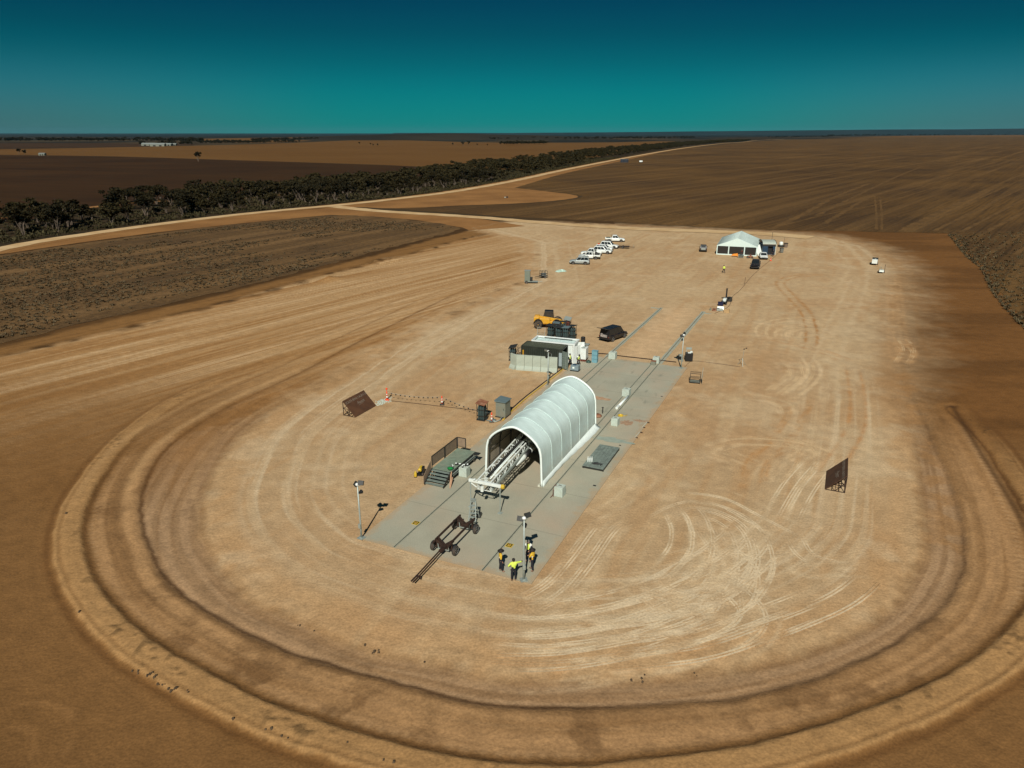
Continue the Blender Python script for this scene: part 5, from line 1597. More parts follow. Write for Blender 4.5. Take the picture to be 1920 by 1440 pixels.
# ------------------------------------------------------------------ cabinets, bollards, bunting
t = padthing("equipment_cabinet", "large grey equipment cabinet with a blue-grey roof left of the shelter", "cabinet", -0.75, 27.35, 0.0)
mb = MB(); mb.box((0, 0, 0.1), (1.15, 1.35, 1.70)); mb.build("body", M["cabinet"], t, bevel=0.015)
mb = MB(); mb.prism([(-0.66, 1.80), (0.66, 1.80), (0.66, 1.86), (-0.66, 1.98)], 'y', -0.80, 0.80); mb.build("roof", M["cabinet_top"], t)
mb = MB(); mb.box((0.02, -0.69, 0.2), (1.0, 0.02, 1.5)); d = mb.build("door", M["cabinet"], t); mb = MB(); mb.box((0.38, -0.71, 0.9), (0.05, 0.03, 0.2)); mb.build("handle", M["dark_steel"], d)
mb = MB(); mb.box((0, 0, 0), (1.25, 1.45, 0.10)); mb.build("plinth", M["dark_steel"], t)
def gas_pack(label, x, y, rz, lid="rustlid", body="teal", z=0.0, tip=0.15):
    t = thing("gas_cylinder_pack", label, "gas cylinders", (x, y, z), rz)
    mb = MB(); mb.box((0, 0, 0), (0.95, 0.95, 0.10))
    for sx in (-1, 1):
        for sy in (-1, 1): mb.box((sx * 0.42, sy * 0.42, 0.1), (0.05, 0.05, 1.75))
    for zz in (0.5, 1.2):
        for s in (-1, 1): mb.box((0, s * 0.42, zz), (0.84, 0.04, 0.05)); mb.box((s * 0.42, 0, zz), (0.04, 0.84, 0.05))
    mb.build("rack", M["dark_steel"], t)
    mb = MB()
    for i in range(3):
        for j in range(3): mb.lathe([(0.11, 0.1), (0.12, 0.14), (0.12, 1.45), (0.05, 1.62), (0.03, 1.72)], (-0.26 + 0.26 * i, -0.26 + 0.26 * j, 0), 10)
    mb.build("cylinders", M[body], t, smooth=True)
    mb = MB(); mb.box((0, 0, 0), (1.08, 1.08, 0.06)); l = mb.build("lid", M[lid], t, (0, 0, 1.92)); l.rotation_euler = (tip, 0.12, 0)
    return t
g = G(904, 789); gp0 = gas_pack("teal gas cylinder pack with a tilted rusty lid left of the grey cabinet", g[0], g[1] + 0.4, PADZ)
def bollard(label, px, py, big=False):
    g = G(px, py)
    t = thing("traffic_bollard", label, "bollard", (g[0], g[1], 0), 0.0, "orange and white bollards carrying the flagged rope")
    mb = MB(); mb.box((0, 0, 0), (0.5, 0.5, 0.06)); mb.lathe([(0.24, 0.06), (0.1, 0.16)], (0, 0, 0), 12); mb.build("base", M["orange"] if big else M["tyre"], t)
    mb = MB(); mb.lathe([(0.10, 0.10), (0.075, 0.9), (0.06, 1.05), (0.01, 1.1)], (0, 0, 0), 12); p = mb.build("post", M["orange"], t, smooth=True)
    for z0, z1, r in ((0.32, 0.52, 0.096), (0.68, 0.86, 0.083)):
        mb = MB(); mb.lathe([(r, z0), (r - 0.008, z1)], (0, 0, 0), 12); mb.build("reflective_band", M["tape"], p)
    if big:
        mb = MB(); mb.lathe([(0.03, 1.08), (0.03, 1.3), (0.13, 1.3), (0.12, 1.42), (0.02, 1.5)], (0, 0, 0), 12); mb.build("warning_lamp", M["orange"], t)
    return t
bollard("orange bollard with a lamp on top, by the left rusty sign", 726, 750, True)
bollard("orange and white bollard standing alone along the flagged rope", 829, 759)
bollard("orange and white bollard between the gas pack and the grey cabinet", 922, 791)
P0, P1, P2 = G(726, 750), G(829, 759), G(922, 791)
t = thing("flag_rope", "thin rope with small dark flags strung between the orange bollards", "rope", (P0[0], P0[1], 0))
mb = MB(); fl = MB()
seq = []
for (a, b, n) in ((P0, P1, 12), (P1, P2, 11)):
    for i in range(n + 1):
        u = i / n
        seq.append((a[0] + (b[0] - a[0]) * u - P0[0], a[1] + (b[1] - a[1]) * u - P0[1], 0.98 - 0.5 * 4 * u * (1 - u) * 0.5))
mb.tube(seq, 0.009, 5)
mb.build("cord", M["steel"], t)
for i, p in enumerate(seq):
    if i % 1 == 0 and 0 < i < len(seq) - 1: fl.box((p[0], p[1], p[2] - 0.17), (0.13, 0.02, 0.16))
fl.build("flags", M["dark_steel"], t)
def cable(name, label, pts, r, m, cat="cable", raw=False, z=None):
    p = smooth_poly(pts, 4) if raw else gp(pts, 4)
    z = r if z is None else z
    mb = MB(); mb.tube([(x - p[0][0], y - p[0][1], z) for x, y in p], r, 6)
    o = mb.build(name, m, None, (p[0][0], p[0][1], 0), smooth=True)
    return tag(o, label, cat)
cable("ground_cable", "thin brown cable on the sand below the flagged rope", [(733, 752), (790, 758), (850, 765), (895, 770), (920, 775)], 0.03, M["rust"])
cable("yellow_hose", "yellow hose running from the grey cabinet up to the dark container", [(942.5, 789), (957, 774), (985, 749), (1008, 731), (1030, 714), (1050, 698), (1062, 686), (1078, 672), (1090, 662)], 0.055, M["yellow"], "hose")
cable("black_hose", "black hose beside the yellow hose leading to the dark container", [(938, 788), (953, 773), (981, 748), (1004, 730), (1026, 713), (1046, 697.5), (1052, 693.5), (1062, 690), (1058, 688)], 0.06, M["black"], "hose")
cable("ground_cable", "thin cable from the slab's right edge to the open black case", [(1277, 692), (1284, 688), (1291, 681), (1300, 677), (1330, 680), (1360, 684), (1388, 688)], 0.02, M["rust"])
cable("ground_cable", "long thin cable from the marquee down to the equipment cart", [(1472, 440), (1468, 462), (1452, 482), (1432, 498), (1408, 520), (1388, 544), (1374, 556), (1366, 575), (1340, 588)], 0.03, M["rust"])
cable("ground_cable", "dark cable lying across the slab's far edge between the rails", [(1098, 664), (1130, 664), (1160, 668), (1195, 672), (1232, 676), (1268, 680)], 0.05, M["rust"], z=TOP + 0.04)
t = padthing("pipe_manifold", "pale grey pipe fittings on the ground before the grey cabinet", "pipes", -0.9, 25.3, 0.0)
mb = MB(); mb.tube([(-0.8, -0.1, 0.1), (0.3, 0.0, 0.12), (0.5, 0.5, 0.12), (0.5, 0.9, 0.3)], 0.06, 8); mb.build("main_pipe", M["steel"], t, smooth=True)
mb = MB(); mb.tube([(-0.3, -0.35, 0.08), (0.1, 0.2, 0.2)], 0.05, 8); mb.box((0.0, 0.1, 0.0), (0.35, 0.3, 0.25)); mb.build("valve_block", M["cabinet_top"], t)
# pale gravel spill by the left sign
sp = MB()
for k in range(150):
    u = rnd.random()
    x, y = G(706 + 26 * u + rnd.uniform(-3, 3), 757 - 9 * u + rnd.uniform(-4, 5))
    s = rnd.uniform(0.04, 0.10)
    sp.box((x, y, -0.01), (s * 1.6, s * 1.2, s), rnd.uniform(0, 3), top=(0.6, 0.6))
tag(sp.build("gravel", M["conc"]), kind="stuff")

# ------------------------------------------------------------------ rusty inclined sign panels
def text_mesh(name, body, size, m, parent, loc, shear=0.0, spacing=1.0):
    cu = bpy.data.curves.new(name, 'FONT')
    cu.body = body
    cu.size = size
    cu.shear = shear
    cu.space_character = spacing
    cu.extrude = 0.004
    cu.align_x = 'LEFT'
    o = bpy.data.objects.new(name, cu)
    C.objects.link(o)
    me = bpy.data.meshes.new_from_object(o.evaluated_get(bpy.context.evaluated_depsgraph_get()))
    bpy.data.objects.remove(o)
    o = bpy.data.objects.new(name, me)
    C.objects.link(o)
    me.materials.clear()
    me.materials.append(m)
    o.parent = parent
    o.location = loc
    return o
def sign(label, a, b, rz, LN=3.9, hgt=1.62, dep=1.55):
    """local x along the lower edge, local y towards the tall back edge"""
    t = padthing("inclined_sign", label, "sign", a, b, 0.0, rz)
    ang = math.atan2(hgt, dep)
    sl = math.hypot(hgt, dep)
    mb = MB(); mb.box((0, sl / 2, -0.02), (LN, sl, 0.04))
    p = mb.build("plate", M["corten"], t, (0, 0, 0.04)); p.rotation_euler = (ang, 0, 0)
    text_mesh("lettering", "SOUTHERN LAUNCH", 0.40, M["chalk"], p, (-LN / 2 + 0.14, sl - 0.55, 0.022), 0.0, 0.98)
    text_mesh("signature", "Ascent", 0.46, M["chalk"], p, (-0.30, sl - 1.12, 0.022), 0.35)
    mb = MB(); mb.bar((-0.25, sl - 1.27, 0.024), (0.75, sl - 1.16, 0.024), 0.03, 0.006); mb.build("underline", M["chalk"], p)
    for x in (-LN / 2 + 0.05, -LN / 6, LN / 6, LN / 2 - 0.05):
        mb = MB()
        mb.bar((x, dep, 0), (x, dep, hgt), 0.06); mb.bar((x, 0.02, 0.03), (x, dep, 0.03), 0.06); mb.bar((x, dep * 0.5, 0), (x, dep * 0.5, hgt * 0.5), 0.05)
        mb.bar((x, dep * 0.5, 0.04), (x, dep, hgt * 0.6), 0.05); mb.bar((x, dep * 0.5, hgt * 0.5), (x, dep, hgt * 0.5), 0.05)
        mb.build("brace", M["rust"], t)
    mb = MB()
    for z in (0.03, hgt * 0.5, hgt - 0.05): mb.bar((-LN / 2, dep, z), (LN / 2, dep, z), 0.05)
    for y in (dep * 0.35, dep * 0.7): mb.bar((-LN / 2, y, 0.05), (LN / 2, y, 0.05), 0.05)
    mb.build("back_frame", M["rust"], t)
    return t
sign("rusty inclined steel sign with chalk lettering on the left sand, facing the pad", -15.05, 22.2, PI / 2)
sign("rusty inclined steel sign with chalk lettering on the right sand, facing away left", 31.8, 25.1, -PI / 2)
# ------------------------------------------------------------------ blast wall, containers and their clutter
CR = rad(-20.0)
def local(o, x, y):
    c, s = math.cos(o[2]), math.sin(o[2])
    return (o[0] + x * c - y * s, o[1] + x * s + y * c)
WALL = (-0.1, 89.35, math.atan2(-1.5, 6.1))
for k in range(6):
    first = k == 0
    x, y = local(WALL, 0.45 + (k - 0.5) * 1.08 + (0.25 if k else 0.35), 0.0 if not first else 0.22)
    lb = ["concrete wall block at the left end, turned so its face catches the sun", "second concrete wall block from the left end of the blast wall", "third concrete wall block from the left end of the blast wall",
          "concrete wall block right behind the light mast's left side", "second concrete wall block from the right end of the blast wall", "concrete wall block at the right end by the yellow hose"][k]
    t = thing("blast_wall_block", lb, "concrete wall", (x, y, 0), WALL[2] + (rad(-38) if first else rnd.uniform(-0.02, 0.02)), "concrete blast wall blocks")
    mb = MB()
    mb.prism([(-0.42, 0), (0.42, 0), (0.36, 0.22), (0.13, 0.55), (0.10, 2.0), (-0.10, 2.0), (-0.13, 0.55), (-0.36, 0.22)], 'x', -0.525, 0.525)
    mb.build("wall_body", M["wallconc"], t, bevel=0.012)
    mb = MB(); mb.tube([(-0.15, 0, 2.0), (-0.12, 0, 2.07), (0.12, 0, 2.07), (0.15, 0, 2.0)], 0.015, 6); mb.build("lifting_eye", M["rust"], t)

BC = (4.30, 91.35, CR)
def corr(mb, L, Wd, H, z0, pitch=0.28, dep=0.035, mi=0):
    """corrugated side sheets of a box"""
    for (p, q, nx, ny) in (((-L / 2, -Wd / 2), (L / 2, -Wd / 2), 0, -1), ((L / 2, Wd / 2), (-L / 2, Wd / 2), 0, 1)):
        n = int(L / pitch)
        vs, fs = [], []
        for i in range(n * 2 + 1):
            t = i / (n * 2)
            o_ = dep * (1 if (i // 1) % 2 else 0)
            x, y = p[0] + (q[0] - p[0]) * t + nx * o_, p[1] + (q[1] - p[1]) * t + ny * o_
            vs += [(x, y, z0), (x, y, z0 + H)]
            if i: fs.append((2 * i - 2, 2 * i, 2 * i + 1, 2 * i - 1))
        mb.add(vs, fs, mi)
t = thing("shipping_container", "dark corrugated shipping container behind the concrete blast wall with its end door open", "container", (BC[0], BC[1], 0.05), CR)
L, Wd, H = 5.6, 2.35, 2.55
mb = MB(); corr(mb, L, Wd, H - 0.12, 0.06); mb.box((-L / 2, 0, 0.06), (0.05, Wd, H - 0.12)); mb.box((0, 0, 0), (L, Wd, 0.06))
mb.build("walls", M["container_black"], t)
mb = MB()
for i in range(26): mb.box((-L / 2 + L * (i + 0.5) / 26, 0, H - 0.06), (L / 26 * 0.62, Wd - 0.12, 0.05))
mb.box((0, 0, H - 0.08), (L, Wd, 0.05)); mb.build("roof", mat("dark_roof_sheet", (0.075, 0.082, 0.052), 0.6, var=0.2), t)
mb = MB()
for sx in (-1, 1):
    for sy in (-1, 1): mb.box((sx * L / 2, sy * Wd / 2, 0), (0.12, 0.12, H))
for sy in (-1, 1): mb.box((0, sy * Wd / 2, H - 0.10), (L, 0.1, 0.14)); mb.box((0, sy * Wd / 2, -0.02), (L, 0.1, 0.14))
for sx in (-1, 1): mb.box((sx * L / 2, 0, H - 0.10), (0.1, Wd, 0.14))
mb.build("frame", M["container_black"], t)
mb = MB(); mb.box((0, 0, 0.05), (1.15, 0.05, 2.3))
for i in range(7): mb.box((0, -0.03, 0.2 + i * 0.3), (1.05, 0.02, 0.12))
d = mb.build("door", mat("grey_green_door", (0.16, 0.20, 0.17), 0.5, var=0.2), t, (L / 2 + 0.45, -Wd / 2 - 0.30, 0.03)); d.rotation_euler = (0, 0, rad(-32))
mb = MB(); mb.tube([(0.2, -0.06, 0.1), (0.2, -0.06, 2.2)], 0.02, 6); mb.build("lock_rod", M["steel"], d)
mb = MB(); mb.box((L / 2 - 0.25, -Wd / 2 - 0.045, 0.3), (0.42, 0.03, 1.8)); mb.build("window", mat("pale_pane", (0.30, 0.36, 0.36), 0.3, var=0.1), t)
mb = MB(); mb.tube([(-2.55, -Wd / 2 - 0.08, 0.3), (-2.55, -Wd / 2 - 0.08, 2.0)], 0.09, 8); mb.build("orange_post", M["amber"], t)
mb = MB()
for x in (0.9, 1.35): mb.tube([(x, -Wd / 2 - 0.08, 0.6), (x, -Wd / 2 - 0.08, 1.9)], 0.03, 6)
mb.bar((0.2, -Wd / 2 - 0.08, 1.2), (1.7, -Wd / 2 - 0.08, 1.2), 0.03)
mb.build("wall_pipes", M["steel"], t)
x, y = local(BC, 0.74, 2.55)
WC = (x, y, CR)
t = thing("shipping_container", "white container with a framed recessed roof behind the dark container", "container", (x, y, 0.05), CR)
L, Wd, H = 5.8, 2.4, 2.7
mb = MB(); corr(mb, L, Wd, H - 0.2, 0.06); mb.box((-L / 2, 0, 0.06), (0.05, Wd, H - 0.2)); mb.box((L / 2, 0, 0.06), (0.05, Wd, H - 0.2)); mb.build("walls", M["white"], t)
mb = MB(); mb.box((0, 0, H - 0.30), (L - 0.2, Wd - 0.2, 0.06))
for i in range(11): mb.box((-L / 2 + L * (i + 0.5) / 11, 0, H - 0.24), (0.04, Wd - 0.5, 0.03))
mb.build("roof", M["fabric"], t)
mb = MB()
for sy in (-1, 1): mb.box((0, sy * Wd / 2, H - 0.16), (L, 0.22, 0.2))
for sx in (-1, 1): mb.box((sx * L / 2, 0, H - 0.14), (0.24, Wd, 0.18))
for sx in (-1, 1):
    for sy in (-1, 1): mb.box((sx * L / 2, sy * Wd / 2, 0), (0.2, 0.2, H + 0.06))
mb.build("frame", M["vehicle_white"], t)
mb = MB()
for sy in (-1, 1): mb.box((0.1, sy * (Wd / 2 - 0.16), H - 0.12), (L * 0.68, 0.07, 0.05))
mb.build("gutter_slots", M["dark_steel"], t)
for k, (ox, oy, a) in enumerate(((0.55, -1.0, rad(60)), (0.5, 0.9, rad(20)))):
    mb = MB(); mb.box((0, 0, 0.05), (1.15, 0.05, 2.4))
    d = mb.build("door", M["vehicle_white"], t, (L / 2 + ox * 0.6, oy, 0)); d.rotation_euler = (0, 0, a)
    mb = MB(); mb.tube([(0.1, -0.05, 0.15), (0.1, -0.05, 2.3)], 0.02, 6); mb.build("lock_rod", M["steel"], d)
x, y = local(WC, 3.75, 0.75)
t = thing("air_conditioner", "large white air conditioning unit at the right end of the white container", "air conditioner", (x, y, 0.02), CR)
mb = MB(); mb.box((0, 0, 0.35), (0.95, 1.35, 1.5)); mb.build("casing", M["vehicle_white"], t, bevel=0.02)
mb = MB(); mb.box((0, 0, 0), (0.9, 1.2, 0.35)); mb.build("stand", M["redbrown"], t)
for dy in (-0.33, 0.33):
    mb = MB(); mb.lathe([(0.26, 0), (0.28, 0.04), (0.05, 0.05)], (0, dy, 1.85), 14); mb.build("fan_grille", M["steel"], t)
g = G(1093, 646)
t = thing("black_drum", "upright black drum beside the white air conditioning unit", "drum", (g[0], g[1], 0))
mb = MB(); mb.lathe([(0.30, 0), (0.32, 0.05), (0.32, 1.1), (0.28, 1.15)], (0, 0, 0), 16); mb.build("barrel", M["black"], t, smooth=False)
mb = MB()
for z in (0.35, 0.75): mb.lathe([(0.33, z), (0.34, z + 0.03), (0.33, z + 0.06)], (0, 0, 0), 16)
mb.build("hoops", M["dark_steel"], t)
g = G(1099, 647)
t = thing("pallet", "small grey pallet lying on the sand right of the black drum", "pallet", (g[0], g[1], 0), CR)
mb = MB()
for k in range(6): mb.box((0, -0.5 + k * 0.2, 0.10), (0.9, 0.13, 0.03))
mb.build("boards", M["steel"], t); mb = MB()
for x in (-0.4, 0, 0.4): mb.box((x, 0, 0), (0.09, 1.1, 0.10))
mb.build("bearers", M["dark_steel"], t)
g = G(1086, 667)
t = thing("red_crate", "dark red crate on the sand just behind the leaning person", "crate", (g[0], g[1], 0), CR)
mb = MB(); mb.box((0, 0, 0), (0.8, 0.6, 0.55), top=(1.05, 1.05)); mb.build("box", M["redbrown"], t, bevel=0.02); mb = MB(); mb.box((0.05, 0, 0.55), (0.6, 0.45, 0.12)); mb.build("contents", M["rustlid"], t)
t = padthing("steel_crate", "grey blue steel crate on the concrete in front of the leaning person", "crate", 1.15, 45.35, TOP)
mb = MB(); mb.box((0, 0, 0.12), (1.05, 0.8, 0.62), top=(1.02, 1.02)); mb.build("box", mat("crate_grey", (0.19, 0.25, 0.27), 0.5, var=0.15), t, bevel=0.02)
mb = MB(); mb.box((0, 0, 0), (1.15, 0.9, 0.10)); mb.build("skid", M["dark_steel"], t)
mb = MB(); mb.box((-0.1, 0.05, 0.74), (0.4, 0.35, 0.10)); mb.build("lid", M["deepblue"], t)
mb = MB(); mb.box((-0.12, -0.41, 0.36), (0.26, 0.02, 0.22)); mb.build("label_plate", M["trim"], t)
for k in range(3):
    t = padthing("blue_tub", "pale blue plastic tub in the stack on the concrete, %s" % ("bottom one", "middle one", "top one")[k], "tub", 2.35, 49.75, TOP + 0.55 * k, rnd.uniform(-0.05, 0.05), "stacked blue tubs")
    mb = MB(); mb.box((0, 0, 0), (0.72, 0.55, 0.5), top=(1.06, 1.06)); mb.build("tub_body", M["blue"], t, bevel=0.03)
    mb = MB(); mb.box((0, 0, 0.5), (0.80, 0.63, 0.05)); mb.build("rim", M["blue"], t)
t = padthing("green_bucket", "dark green upturned bowl beside the blue tub stack", "bowl", 1.6, 49.4, TOP)
mb = MB(); mb.lathe([(0.36, 0), (0.36, 0.04), (0.3, 0.2), (0.12, 0.3), (0.02, 0.31)], (0, 0, 0), 16); mb.build("bowl_body", M["darkgreen"], t, smooth=True)
mb = MB(); mb.lathe([(0.03, 0.3), (0.05, 0.36), (0.01, 0.38)], (0, 0, 0), 8); mb.build("knob", M["black"], t)
t = padthing("orange_bundle", "small brown cloth bundle on the sand before the blue tubs", "bundle", 0.75, 49.9, TOP)
mb = MB(); mb.lathe([(0.05, 0), (0.2, 0.03), (0.18, 0.12), (0.05, 0.18)], (0, 0, 0), 10); mb.build("cloth", M["rustlid"], t, smooth=True)
mb = MB(); mb.tube([(0, 0, 0.15), (0.2, 0.1, 0.05), (0.35, 0.05, 0.02)], 0.03, 6); mb.build("tie", M["wood"], t)

g = G(962, 679)
q = copy_tree(gp0); q.location = (g[0], g[1] + 0.9, 0); q.rotation_euler = (0, 0, CR)
q["label"] = "dark gas cylinder pack with a tilted black lid left of the dark container"
for ch in q.children:
    if ch.name.startswith("lid"):
        ch.data = ch.data.copy(); ch.data.materials[0] = M["dark_steel"]; ch.rotation_euler = (0.2, -0.25, 0)
g = G(975, 672)
t = thing("hand_trolley", "black hand trolley with hoses between the gas pack and the dark container", "trolley", (g[0], g[1] + 1.2, 0), CR + 0.3)
mb = MB()
for s in (-1, 1): mb.tube([(s * 0.25, -0.1, 0.1), (s * 0.25, 0.05, 1.2), (s * 0.25, 0.3, 1.45)], 0.03, 6)
for z in (0.4, 0.8, 1.15): mb.bar((-0.25, 0.0, z), (0.25, 0.0, z), 0.03)
mb.build("frame", M["dark_steel"], t)
mb = MB(); mb.tube([(0.1, -0.2, 0.3), (0.4, -0.1, 0.8), (0.1, 0.1, 1.3), (-0.3, -0.2, 0.9), (0.0, -0.3, 0.5), (0.45, -0.3, 1.0)], 0.05, 6); mb.build("hose", M["black"], t)
for s in (-1, 1):
    wheel(t, (s * 0.32, -0.05, 0.18), 0.18, 0.09)
for k, (px, py) in enumerate([(1032, 633), (1043, 628), (1056, 626), (1048, 636), (1061, 637), (1073, 634)]):
    g = G(px, py)
    q = copy_tree(gp0); q.location = (g[0], g[1], 0); q.rotation_euler = (0, 0, CR + rnd.uniform(-0.3, 0.3))
    q["label"] = "dark gas cylinder pack in the tight cluster behind the white container"; q["group"] = "gas cylinder packs behind the white container"
    for ch in q.children:
        if ch.name.startswith("lid"):
            ch.data = ch.data.copy(); ch.data.materials[0] = M["cabinet_top"] if k % 3 == 1 else M["dark_steel"]; ch.rotation_euler = (rnd.uniform(-0.1, 0.1), rnd.uniform(-0.1, 0.1), 0)
g = G(1064, 620)
gas_pack("red brown gas cylinder pack with a tilted grey lid beside the yellow telehandler", g[0], g[1], CR, "steel", "redbrown", 0.0, 0.3)
t = thing("fence_panel", "wire fence panel leaning behind the white container below the telehandler", "fence panel", (G(1014, 628)[0], G(1014, 628)[1], 0), CR)
mb = MB()
for s in (-0.6, 0.6): mb.bar((s, 0, 0), (s, 0.3, 1.1), 0.04)
mb.bar((-0.6, 0.3, 1.1), (0.6, 0.3, 1.1), 0.04); mb.bar((-0.6, 0.05, 0.15), (0.6, 0.05, 0.15), 0.04); mb.build("frame", M["steel"], t)
mb = MB()
for k in range(7): mb.bar((-0.5 + k * 0.166, 0.02, 0.1), (-0.5 + k * 0.166, 0.29, 1.08), 0.015)
mb.build("wires", M["steel"], t)

# ------------------------------------------------------------------ telehandler
g = G(1028, 618)
t = thing("telehandler", "yellow telehandler with a dark glazed cab and big tyres", "telehandler", (g[0], g[1] + 1.3, 0), rad(-98)); t.scale = (1.0, 1.0, 1.1)   # local +y forward
mb = MB()
mb.box((0, 0.1, 0.55), (1.25, 4.2, 0.55))
mb.box((0, -1.75, 0.75), (1.9, 0.9, 0.95), top=(0.9, 0.85))
mb.box((0.62, -0.45, 0.75), (0.75, 1.7, 0.75), top=(0.9, 0.95))
mb.build("chassis", M["amber"], t, bevel=0.05)
mb = MB()
mb.prism([(-0.95, 1.0), (0.95, 1.0), (0.75, 2.35), (-0.55, 2.35)], 'x', -0.95, -0.05)
mb.build("cab", M["dark_paint"], t, bevel=0.04)
mb = MB()
mb.add([(-0.965, -0.8, 1.2), (-0.965, 0.78, 1.2), (-0.965, 0.62, 2.2), (-0.965, -0.45, 2.2)], [(0, 1, 2, 3)])
mb.add([(-0.9, 0.965, 1.1), (-0.1, 0.965, 1.1), (-0.1, 0.79, 2.25), (-0.9, 0.79, 2.25)], [(0, 1, 2, 3)])
mb.build("cab_glass", M["glass"], t)
mb = MB(); mb.box((-0.5, 0.1, 2.35), (0.95, 1.35, 0.07)); mb.build("cab_roof", M["black"], t)
mb = MB()
mb.bar((0.28, -2.0, 1.65), (0.28, 2.0, 1.15), 0.34, 0.38); mb.bar((0.28, 1.6, 1.2), (0.28, 2.7, 0.75), 0.26, 0.30)
mb.build("boom", M["amber"], t, bevel=0.02)
mb = MB(); mb.box((0.1, 2.75, 0.3), (1.3, 0.12, 0.6))
for s in (-0.4, 0.5): mb.bar((s, 2.8, 0.3), (s, 3.9, 0.28), 0.12, 0.05)
mb.build("fork_carriage", M["dark_steel"], t)
for s in (-1, 1):
    for y in (-1.45, 1.45):
        wheel(t, (s * 0.98, y, 0.62), 0.62, 0.42, rimm=M["amber"])
        mb = MB(); mb.prism([(y + 0.78 * math.cos(a), 0.66 + 0.78 * math.sin(a)) for a in [k * PI / 8 for k in range(9)]] + [(y + 0.70 * math.cos(a), 0.66 + 0.70 * math.sin(a)) for a in [k * PI / 8 for k in range(8, -1, -1)]], 'x', s * 0.75, s * 1.22)
        mb.build("mudguard", M["black"], t)

